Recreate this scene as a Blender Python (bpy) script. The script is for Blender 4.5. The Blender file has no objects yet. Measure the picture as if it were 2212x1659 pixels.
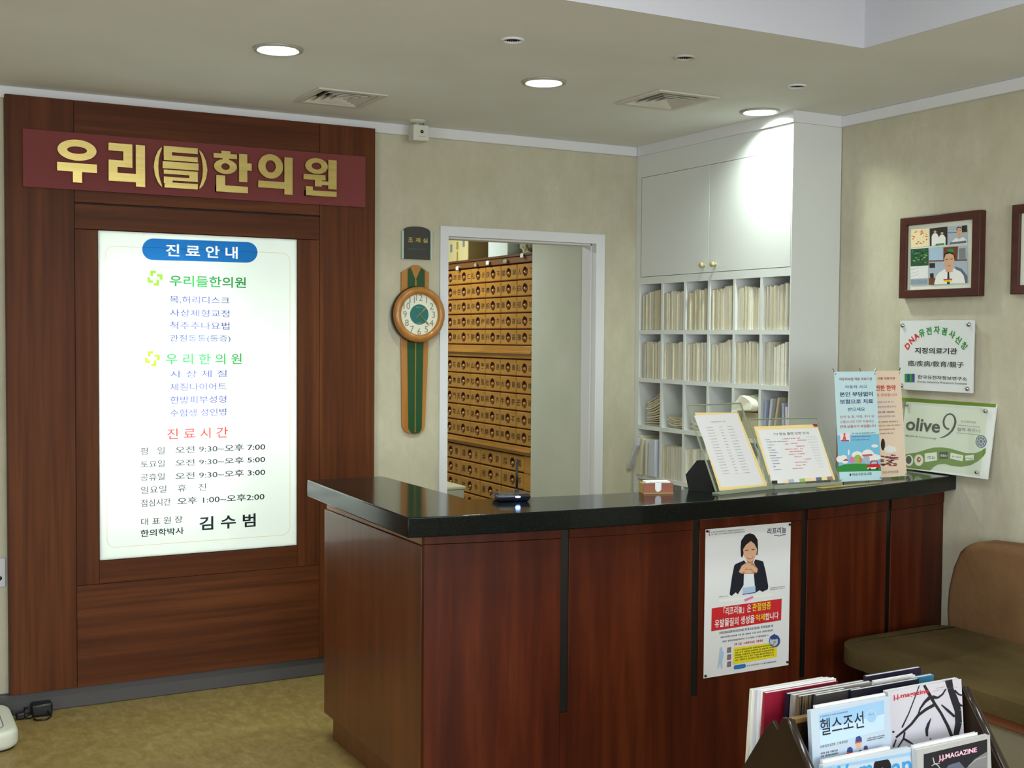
# Clinic reception: wooden sign wall, curved counter, pigeonhole cabinet, herb chest beyond the door
LIGHT_COVE, LIGHT_REAR, LIGHT_SIDE, LIGHT_DISP, LAMP_GLOW, TUBE_GLOW = 24.0, 165.0, 68.0, 27.0, 560.0, 75.0
import bpy, bmesh, math, random
from mathutils import Vector, Matrix
PI = math.pi
sc = bpy.context.scene
COL = sc.collection

# ------------------------------------------------------------------ camera
cam_data = bpy.data.cameras.new('camera')
cam = bpy.data.objects.new('camera', cam_data); COL.objects.link(cam)
YAW, PITCH, ROLL = 0.4953, -0.0391, 0.0076
_F = Vector((math.sin(YAW) * math.cos(PITCH), math.cos(YAW) * math.cos(PITCH), math.sin(PITCH)))
_R = Vector((math.cos(YAW), -math.sin(YAW), 0.0)); _U = _R.cross(_F)
_R2 = math.cos(ROLL) * _R + math.sin(ROLL) * _U
_U2 = -math.sin(ROLL) * _R + math.cos(ROLL) * _U
cam.matrix_world = Matrix(((_R2.x, _U2.x, -_F.x, -1.1928), (_R2.y, _U2.y, -_F.y, -5.1873), (_R2.z, _U2.z, -_F.z, 1.5294), (0, 0, 0, 1)))
cam_data.sensor_width = 36.0; cam_data.lens = 2613.98 / 2212 * 36.0
cam_data.clip_start = 0.05; cam_data.clip_end = 60
sc.camera = cam
# ------------------------------------------------------------------ world, exposure
w = bpy.data.worlds.new('world'); sc.world = w; w.use_nodes = True
w.node_tree.nodes['Background'].inputs[0].default_value = (0.8, 0.85, 0.9, 1)
w.node_tree.nodes['Background'].inputs[1].default_value = 0.05
sc.view_settings.view_transform = 'Standard'; sc.view_settings.look = 'None'
sc.view_settings.exposure = 0.0; sc.view_settings.gamma = 1.0; sc.view_settings.use_curve_mapping = False
try:
    sc.cycles.use_denoising = True
    sc.cycles.max_bounces = 10; sc.cycles.diffuse_bounces = 6; sc.cycles.transparent_max_bounces = 24
    sc.cycles.sample_clamp_indirect = 6.0
except Exception:
    pass
# ------------------------------------------------------------------ room lamps (ceiling fittings out of view) and added fill panels
def area(name, loc, sx, sy, power, col, rot=(0, 0, 0)):
    l = bpy.data.lights.new(name, 'AREA'); l.shape = 'RECTANGLE'; l.size = sx; l.size_y = sy; l.energy = power; l.color = col
    o = bpy.data.objects.new(name, l); COL.objects.link(o); o.location = loc; o.rotation_euler = rot
    return o
COOL = (0.93, 1.0, 1.02)
area('cove_lamp', (0.3, -3.3, 2.70), 1.2, 0.5, LIGHT_COVE, COOL)
area('cove_lamp', (0.3, -4.6, 2.70), 1.2, 0.5, LIGHT_COVE, COOL)
area('rear_fill_light', (-0.7, -7.95, 1.45), 3.4, 1.6, LIGHT_REAR, (0.92, 0.98, 1.0), (PI / 2, 0, 0))  # unseen fill panel at the rear, added to lift back wall and ceiling
area('left_fill_light', (-3.15, -4.6, 1.5), 3.2, 1.5, LIGHT_SIDE, (0.88, 0.96, 1.02), (0, -PI / 2, 0))  # added cool fill from the left for ceiling and cabinet front, no real window
area('dispensary_lamp', (1.25, 1.5, 2.46), 0.9, 0.25, LIGHT_DISP, (0.95, 1.0, 0.94))

def lin(c):
    def f(v):
        v /= 255.0
        return v / 12.92 if v <= 0.04045 else ((v + 0.055) / 1.055) ** 2.4
    return (f(c[0]), f(c[1]), f(c[2]), 1.0)
# ------------------------------------------------------------------ materials
MATS = {}
def mat(name, rgb, rough=0.5, metal=0.0, spec=0.5, coat=0.0):
    if name in MATS: return MATS[name]
    m = bpy.data.materials.new(name); m.use_nodes = True
    b = m.node_tree.nodes['Principled BSDF']
    b.inputs['Base Color'].default_value = lin(rgb); b.inputs['Roughness'].default_value = rough
    b.inputs['Metallic'].default_value = metal; b.inputs['Specular IOR Level'].default_value = spec
    b.inputs['Coat Weight'].default_value = coat
    MATS[name] = m
    return m
def noisy(name, stops, scale=(6, 6, 6), detail=4.0, rough=0.6, spec=0.4, bump=0.0, bscale=None, dist=0.0, layer2=None, nrough=0.55, metal=0.0, coat=0.0):
    """procedural colour from stretched noise in object coordinates"""
    if name in MATS: return MATS[name]
    m = bpy.data.materials.new(name); m.use_nodes = True; nt = m.node_tree; N = nt.nodes; Lk = nt.links
    b = N['Principled BSDF']; b.inputs['Roughness'].default_value = rough; b.inputs['Specular IOR Level'].default_value = spec; b.inputs['Metallic'].default_value = metal; b.inputs['Coat Weight'].default_value = coat
    tc = N.new('ShaderNodeTexCoord'); mp = N.new('ShaderNodeMapping'); mp.inputs['Scale'].default_value = scale
    Lk.new(tc.outputs['Object'], mp.inputs['Vector'])
    ns = N.new('ShaderNodeTexNoise'); ns.inputs['Scale'].default_value = 1.0; ns.inputs['Detail'].default_value = detail; ns.inputs['Roughness'].default_value = nrough; ns.inputs['Distortion'].default_value = dist
    Lk.new(mp.outputs['Vector'], ns.inputs['Vector'])
    cr = N.new('ShaderNodeValToRGB'); els = cr.color_ramp.elements
    while len(els) < len(stops): els.new(0.5)
    for e, (p, c) in zip(els, stops): e.position = p; e.color = lin(c)
    Lk.new(ns.outputs['Fac'], cr.inputs['Fac'])
    out = cr.outputs['Color']
    if layer2:
        s2, amt, dark = layer2
        mp2 = N.new('ShaderNodeMapping'); mp2.inputs['Scale'].default_value = s2; Lk.new(tc.outputs['Object'], mp2.inputs['Vector'])
        n2 = N.new('ShaderNodeTexNoise'); n2.inputs['Scale'].default_value = 1.0; n2.inputs['Detail'].default_value = 3.0; Lk.new(mp2.outputs['Vector'], n2.inputs['Vector'])
        r2 = N.new('ShaderNodeMapRange'); r2.inputs['From Min'].default_value = 0.42; r2.inputs['From Max'].default_value = 0.68; r2.inputs['To Max'].default_value = amt; Lk.new(n2.outputs['Fac'], r2.inputs['Value'])
        mx = N.new('ShaderNodeMix'); mx.data_type = 'RGBA'; Lk.new(r2.outputs['Result'], mx.inputs['Factor']); Lk.new(out, mx.inputs[6]); mx.inputs[7].default_value = lin(dark); out = mx.outputs[2]
    Lk.new(out, b.inputs['Base Color'])
    if bump:
        bp = N.new('ShaderNodeBump'); bp.inputs['Strength'].default_value = bump; bp.inputs['Distance'].default_value = 0.01
        if bscale:
            n3 = N.new('ShaderNodeTexNoise'); n3.inputs['Scale'].default_value = bscale; n3.inputs['Detail'].default_value = 3; Lk.new(tc.outputs['Object'], n3.inputs['Vector']); Lk.new(n3.outputs['Fac'], bp.inputs['Height'])
        else: Lk.new(ns.outputs['Fac'], bp.inputs['Height'])
        Lk.new(bp.outputs['Normal'], b.inputs['Normal'])
    MATS[name] = m
    return m
def emit(name, rgb, s):
    m = bpy.data.materials.new(name); m.use_nodes = True; nt = m.node_tree
    nt.nodes.remove(nt.nodes['Principled BSDF']); e = nt.nodes.new('ShaderNodeEmission'); e.inputs[0].default_value = lin(rgb); e.inputs[1].default_value = s
    nt.links.new(e.outputs[0], nt.nodes['Material Output'].inputs[0]); return m
WOOD_STOPS = [(0.25, (67, 34, 17)), (0.5, (87, 46, 23)), (0.75, (105, 60, 32))]
wood_v = noisy('wood_upright_grain', WOOD_STOPS, (16, 16, 0.7), 5, 0.5, 0.14, layer2=((55, 55, 1.6), 0.5, (55, 26, 14)))
wood_h = noisy('wood_level_grain', WOOD_STOPS, (0.7, 16, 16), 5, 0.5, 0.14, layer2=((1.6, 55, 55), 0.5, (55, 26, 14)))
RED_STOPS = [(0.3, (57, 19, 6)), (0.5, (74, 27, 9)), (0.72, (95, 42, 18))]
cwood = noisy('counter_wood', RED_STOPS, (13, 13, 0.9), 4, 0.42, 0.18, layer2=((38, 38, 2.5), 0.45, (52, 17, 6)), dist=0.3)
cwood_side = noisy('counter_side_wood', [(0.3, (89, 48, 20)), (0.55, (105, 57, 25)), (0.75, (116, 66, 31))], (22, 22, 1.2), 4, 0.33, 0.45, layer2=((60, 60, 3), 0.35, (81, 43, 19)), coat=0.15)
wallp = noisy('wallpaper', [(0.3, (184, 179, 157)), (0.7, (197, 192, 173))], (9, 9, 5), 6, 0.85, 0.2, bump=0.15, bscale=120, layer2=((40, 40, 22), 0.35, (180, 174, 153)))
plaster = noisy('inner_wall_paint', [(0.3, (187, 191, 176)), (0.7, (195, 198, 186))], (3, 3, 3), 3, 0.8, 0.2)
ceilm = noisy('ceiling_paint', [(0.3, (220, 221, 217)), (0.7, (227, 228, 226))], (2, 2, 2), 3, 0.85, 0.2)
white = mat('white_trim', (218, 219, 224), 0.5, 0, 0.4)
cab_white = mat('cabinet_white', (216, 220, 220), 0.42, 0, 0.45)
granite = noisy('black_granite', [(0.35, (10, 14, 13)), (0.6, (18, 22, 20)), (0.8, (36, 38, 35))], (420, 420, 420), 2, 0.12, 0.2)
black = mat('black_strip', (10, 11, 12), 0.35)
darkplastic = mat('dark_plastic', (16, 17, 22), 0.35)
gold = noisy('brushed_gold', [(0.3, (186, 166, 100)), (0.7, (202, 182, 116))], (3, 3, 60), 3, 0.34, 0.5, metal=1.0)
burgundy = mat('burgundy_board', (118, 58, 58), 0.6, 0, 0.15)
rubber = mat('grey_rubber', (74, 72, 74), 0.6)
chrome = mat('chrome', (190, 190, 190), 0.2, 1.0)
steel_ring = mat('lamp_ring', (170, 168, 160), 0.4, 0.3)
cans = mat('lamp_can', (230, 232, 228), 0.5)
darkhole = mat('dark_recess', (20, 18, 16), 0.6)
ventm = mat('vent_white', (202, 198, 190), 0.55)
chest_wood = noisy('herb_chest_wood', [(0.3, (158, 108, 40)), (0.55, (180, 129, 52)), (0.8, (194, 145, 66))], (8, 3, 14), 4, 0.35, 0.45, layer2=((20, 3, 50), 0.35, (156, 104, 38)), coat=0.2)
chest_dark = mat('chest_gap', (86, 52, 18), 0.5)
cup = mat('drawer_cup', (84, 38, 14), 0.3)
folder_mats = [noisy('folder_paper_%s' % n, [(0.3, c), (0.7, tuple(min(255, v + 16) for v in c))], (4, 60, 3), 3, 0.8, 0.15) for n, c in (('tan', (192, 185, 162)), ('cream', (202, 197, 177)), ('grey', (192, 189, 178)), ('pale', (222, 219, 206)), ('worn', (180, 172, 146)))]
whitep = mat('white_paper', (226, 226, 228), 0.7, 0, 0.2)
seat_m = noisy('olive_velour', [(0.3, (70, 58, 33)), (0.7, (90, 75, 44))], (7, 3, 7), 5, 0.9, 0.15, bump=0.2, bscale=60)
back_m = noisy('brown_velour', [(0.3, (104, 76, 50)), (0.7, (122, 91, 61))], (5, 5, 5), 5, 0.9, 0.15, bump=0.2, bscale=60)
sofa_rail = noisy('sofa_rail_wood', [(0.3, (116, 66, 44)), (0.7, (132, 80, 54))], (14, 1, 14), 3, 0.45)
sofa_panel = mat('sofa_grey_panel', (128, 120, 98), 0.8)
rack_m = noisy('rack_dark_wood', [(0.3, (34, 22, 12)), (0.7, (46, 31, 17))], (10, 10, 2), 3, 0.4, 0.35)
rack_gloss = mat('rack_edge_lacquer', (40, 29, 21), 0.2, 0, 0.5, 0.3)
rail_m = mat('rack_rail', (120, 92, 52), 0.3)
scale_m = mat('scale_white', (214, 216, 204), 0.4)
oak = noisy('clock_oak', [(0.3, (158, 102, 42)), (0.7, (178, 122, 58))], (30, 30, 3), 3, 0.3, 0.5, coat=0.3)
glass_m = bpy.data.materials.new('clear_pane'); glass_m.use_nodes = True
_nt = glass_m.node_tree; _b = _nt.nodes['Principled BSDF']; _tr = _nt.nodes.new('ShaderNodeBsdfTransparent'); _tr.inputs[0].default_value = lin((214, 222, 200)); _mx = _nt.nodes.new('ShaderNodeMixShader'); 
_b.inputs['Base Color'].default_value = lin((200, 208, 196)); _b.inputs['Roughness'].default_value = 0.06
_mx.inputs[0].default_value = 0.08; _tr.inputs[0].default_value = lin((252, 253, 249))
_nt.links.new(_tr.outputs[0], _mx.inputs[1]); _nt.links.new(_b.outputs[0], _mx.inputs[2]); _nt.links.new(_mx.outputs[0], _nt.nodes['Material Output'].inputs[0])
glass_edge = mat('pane_edge', (150, 158, 136), 0.3)
# floor: marbled sheet with faint seams
floor_m = noisy('marbled_floor', [(0.32, (127, 106, 60)), (0.5, (140, 119, 71)), (0.68, (154, 134, 86))], (26, 14, 26), 6, 0.42, 0.35, layer2=((60, 26, 60), 0.45, (115, 94, 52)), dist=0.6)
_nt = floor_m.node_tree; _bs = _nt.nodes['Principled BSDF']; _lk = [l for l in _nt.links if l.to_socket == _bs.inputs['Base Color']][0]; _src = _lk.from_socket
_tc = _nt.nodes.new('ShaderNodeTexCoord'); _bk = _nt.nodes.new('ShaderNodeTexBrick'); _bk.offset = 0.0; _bk.inputs['Scale'].default_value = 1.0; _bk.inputs['Mortar Size'].default_value = 0.0012; _bk.inputs['Brick Width'].default_value = 0.45; _bk.inputs['Row Height'].default_value = 0.45
_bk.inputs['Color1'].default_value = (0, 0, 0, 1); _bk.inputs['Color2'].default_value = (0, 0, 0, 1); _bk.inputs['Mortar'].default_value = (0.35, 0.35, 0.35, 1)
_nt.links.new(_tc.outputs['Object'], _bk.inputs['Vector'])
_mx = _nt.nodes.new('ShaderNodeMix'); _mx.data_type = 'RGBA'; _nt.links.new(_bk.outputs['Color'], _mx.inputs['Factor']); _nt.links.new(_src, _mx.inputs[6]); _mx.inputs[7].default_value = lin((96, 78, 48)); _nt.links.new(_mx.outputs[2], _bs.inputs['Base Color'])

INK = dict(ink=(38, 38, 44), gray2=(120, 118, 118), red=(196, 40, 48), dark=(46, 42, 40), green=(52, 140, 62), slate=(98, 106, 128), white=(236, 236, 234), rose=(190, 100, 104), dblue=(54, 72, 128), lgray=(180, 182, 184), dgreen=(44, 84, 60), hair=(26, 24, 28), gray=(128, 130, 132), skin=(214, 170, 138), skin2=(176, 124, 96), lgreen=(150, 190, 96), brown=(110, 66, 42), navy=(52, 54, 112), maroon=(150, 36, 84), orange=(226, 130, 56), lime=(150, 216, 70), peach=(240, 214, 190), paper=(226, 226, 228), yellow=(228, 214, 44), taupe=(150, 124, 112), lslate=(170, 184, 200), lblue=(170, 196, 222), sky2=(150, 190, 226), pink=(224, 120, 176), lslate2=(150, 150, 200), suit=(30, 32, 44), pinkw=(240, 222, 228), olive=(120, 140, 50), ogreen=(104, 134, 44), manila=(238, 214, 150), blue=(44, 116, 190), sky5=(64, 150, 214), sky4=(200, 214, 226), sky3=(186, 212, 238), sky=(120, 192, 226), shirt=(222, 228, 236), paper2=(230, 234, 226), lblue2=(190, 226, 236), cream=(240, 224, 180))
def ink(n): return mat('print_' + n, INK[n], 0.55, 0, 0.3)
def film(n, rgb):
    k = 'film_' + n
    if k in MATS: return MATS[k]
    m = bpy.data.materials.new(k); m.use_nodes = True; nt = m.node_tree; nt.nodes.remove(nt.nodes['Principled BSDF'])
    t = nt.nodes.new('ShaderNodeBsdfTransparent'); t.inputs[0].default_value = lin(rgb); nt.links.new(t.outputs[0], nt.nodes['Material Output'].inputs[0]); MATS[k] = m; return m
FILM = dict(blue=(40, 112, 184), white=(250, 250, 250), lime=(150, 230, 60), green=(40, 130, 62), navy=(58, 62, 128), red=(220, 56, 56), ink=(42, 46, 54), orange=(246, 226, 200))

# ------------------------------------------------------------------ mesh builder
class Fr:
    """a plane frame: point + two in-plane axes (+ normal)"""
    def __init__(s, o, ux, uy):
        s.o = Vector(o); s.x = Vector(ux).normalized(); s.y = Vector(uy).normalized(); s.n = s.x.cross(s.y)
    def __call__(s, a, b, c=0.0): return s.o + s.x * a + s.y * b + s.n * c
WORLD = Fr((0, 0, 0), (1, 0, 0), (0, 1, 0))
WPOS = {}
class MB:
    def __init__(s): s.v = []; s.f = []; s.m = []; s.s = []
    def add(s, vs, fs, m=0, smooth=False):
        k = len(s.v); s.v += [Vector(v) for v in vs]
        for f in fs: s.f.append([k + i for i in f]); s.m.append(m); s.s.append(smooth)
        return s
    def box(s, x0, x1, y0, y1, z0, z1, m=0): return s.obox(WORLD, x0, x1, y0, y1, z0, z1, m)
    def obox(s, F, a0, a1, b0, b1, c0, c1, m=0):
        return s.add([F(a, b, c) for c in (c0, c1) for a, b in ((a0, b0), (a1, b0), (a1, b1), (a0, b1))], [(3, 2, 1, 0), (4, 5, 6, 7), (0, 1, 5, 4), (1, 2, 6, 5), (2, 3, 7, 6), (3, 0, 4, 7)], m)
    def prism(s, F, pts, c0, c1, m=0, smooth=False):
        n = len(pts)
        ar = sum(pts[i][0] * pts[(i + 1) % n][1] - pts[(i + 1) % n][0] * pts[i][1] for i in range(n))
        if ar < 0: pts = pts[::-1]
        vs = [F(a, b, c0) for a, b in pts] + [F(a, b, c1) for a, b in pts]
        s.add(vs, [list(range(n))[::-1], list(range(n, 2 * n))], m)
        return s.add(vs, [(i, (i + 1) % n, n + (i + 1) % n, n + i) for i in range(n)], m, smooth)
    def ring(s, F, outer, inner, c0, c1, m=0, smooth=False):
        n = len(outer); vs = [F(a, b, c) for c in (c0, c1) for P in (outer, inner) for a, b in P]
        fs = []
        for i in range(n):
            j = (i + 1) % n
            fs += [(2 * n + i, 2 * n + j, 3 * n + j, 3 * n + i), (j, i, n + i, n + j), (i, j, 2 * n + j, 2 * n + i), (n + j, n + i, 3 * n + i, 3 * n + j)]
        return s.add(vs, fs, m, smooth)
    def face(s, F, pts, c=0.0, m=0):
        n = len(pts)
        ar = sum(pts[i][0] * pts[(i + 1) % n][1] - pts[(i + 1) % n][0] * pts[i][1] for i in range(n))
        if ar < 0: pts = pts[::-1]
        return s.add([F(a, b, c) for a, b in pts], [list(range(n))], m)
    def lathe(s, F, prof, seg=32, m=0, smooth=True, cap0=False, cap1=False, ca=0.0, cb=0.0):
        vs = []
        for r, c in prof:
            for k in range(seg): vs.append(F(ca + r * math.cos(2 * PI * k / seg), cb + r * math.sin(2 * PI * k / seg), c))
        fs = []
        for i in range(len(prof) - 1):
            for k in range(seg):
                q = (k + 1) % seg; fs.append((i * seg + k, i * seg + q, (i + 1) * seg + q, (i + 1) * seg + k))
        s.add(vs, fs, m, smooth)
        if cap0: s.add(vs[:seg], [list(range(seg))[::-1]], m)
        if cap1: s.add(vs[-seg:], [list(range(seg))], m)
        return s
    def tube(s, pts, r, seg=8, m=0, closed=False):
        pts = [Vector(p) for p in pts]; vs = []; n = len(pts)
        for i, p in enumerate(pts):
            t = (pts[min(i + 1, n - 1)] - pts[max(i - 1, 0)]).normalized()
            a = t.cross(Vector((0, 0, 1)));
            if a.length < 1e-3: a = t.cross(Vector((1, 0, 0)))
            a.normalize(); b = a.cross(t)
            for k in range(seg): vs.append(p + r * (a * math.cos(2 * PI * k / seg) + b * math.sin(2 * PI * k / seg)))
        fs = [(i * seg + k, i * seg + (k + 1) % seg, (i + 1) * seg + (k + 1) % seg, (i + 1) * seg + k) for i in range(n - 1) for k in range(seg)]
        fs += [list(range(seg))[::-1], [(n - 1) * seg + k for k in range(seg)]]
        return s.add(vs, fs, m, True)
    def mesh(s, name, mats, off=Vector((0, 0, 0)), bevel=0.0, seg=2, recalc=True):
        me = bpy.data.meshes.new(name); me.from_pydata([v - off for v in s.v], [], s.f)
        for m_ in (mats if isinstance(mats, (list, tuple)) else [mats]): me.materials.append(m_)
        for p, mi, sm in zip(me.polygons, s.m, s.s): p.material_index = mi; p.use_smooth = sm
        if bevel:
            bm = bmesh.new(); bm.from_mesh(me); bmesh.ops.remove_doubles(bm, verts=bm.verts, dist=1e-5)
            es = [e for e in bm.edges if len(e.link_faces) == 2 and e.calc_face_angle(0) > 0.5]
            res = bmesh.ops.bevel(bm, geom=es, offset=bevel, segments=seg, affect='EDGES', profile=0.5, clamp_overlap=True)
            if bevel >= 0.02:
                for f in bm.faces: f.smooth = True
            else:
                for f in res['faces']: f.smooth = True
            bm.to_mesh(me); bm.free()
        me.update(); return me
    def build(s, name, mats, parent=None, bevel=0.0, seg=2, loc=None):
        off = WPOS[parent] if parent else Vector(loc or (0, 0, 0))
        o = bpy.data.objects.new(name, s.mesh(name, mats, off, bevel, seg)); COL.objects.link(o)
        if parent: o.parent = parent
        else: o.location = off
        WPOS[o] = off
        return o
def tag(o, label, cat, group=None, kind=None):
    o['label'] = label; o['category'] = cat
    if group: o['group'] = group
    if kind: o['kind'] = kind
    return o
def thing(name, label, cat, loc, group=None):
    o = bpy.data.objects.new(name, None); COL.objects.link(o); o.location = loc; o.empty_display_size = 0.1
    WPOS[o] = Vector(loc); return tag(o, label, cat, group)
def struct(o): o['kind'] = 'structure'; return o

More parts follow.
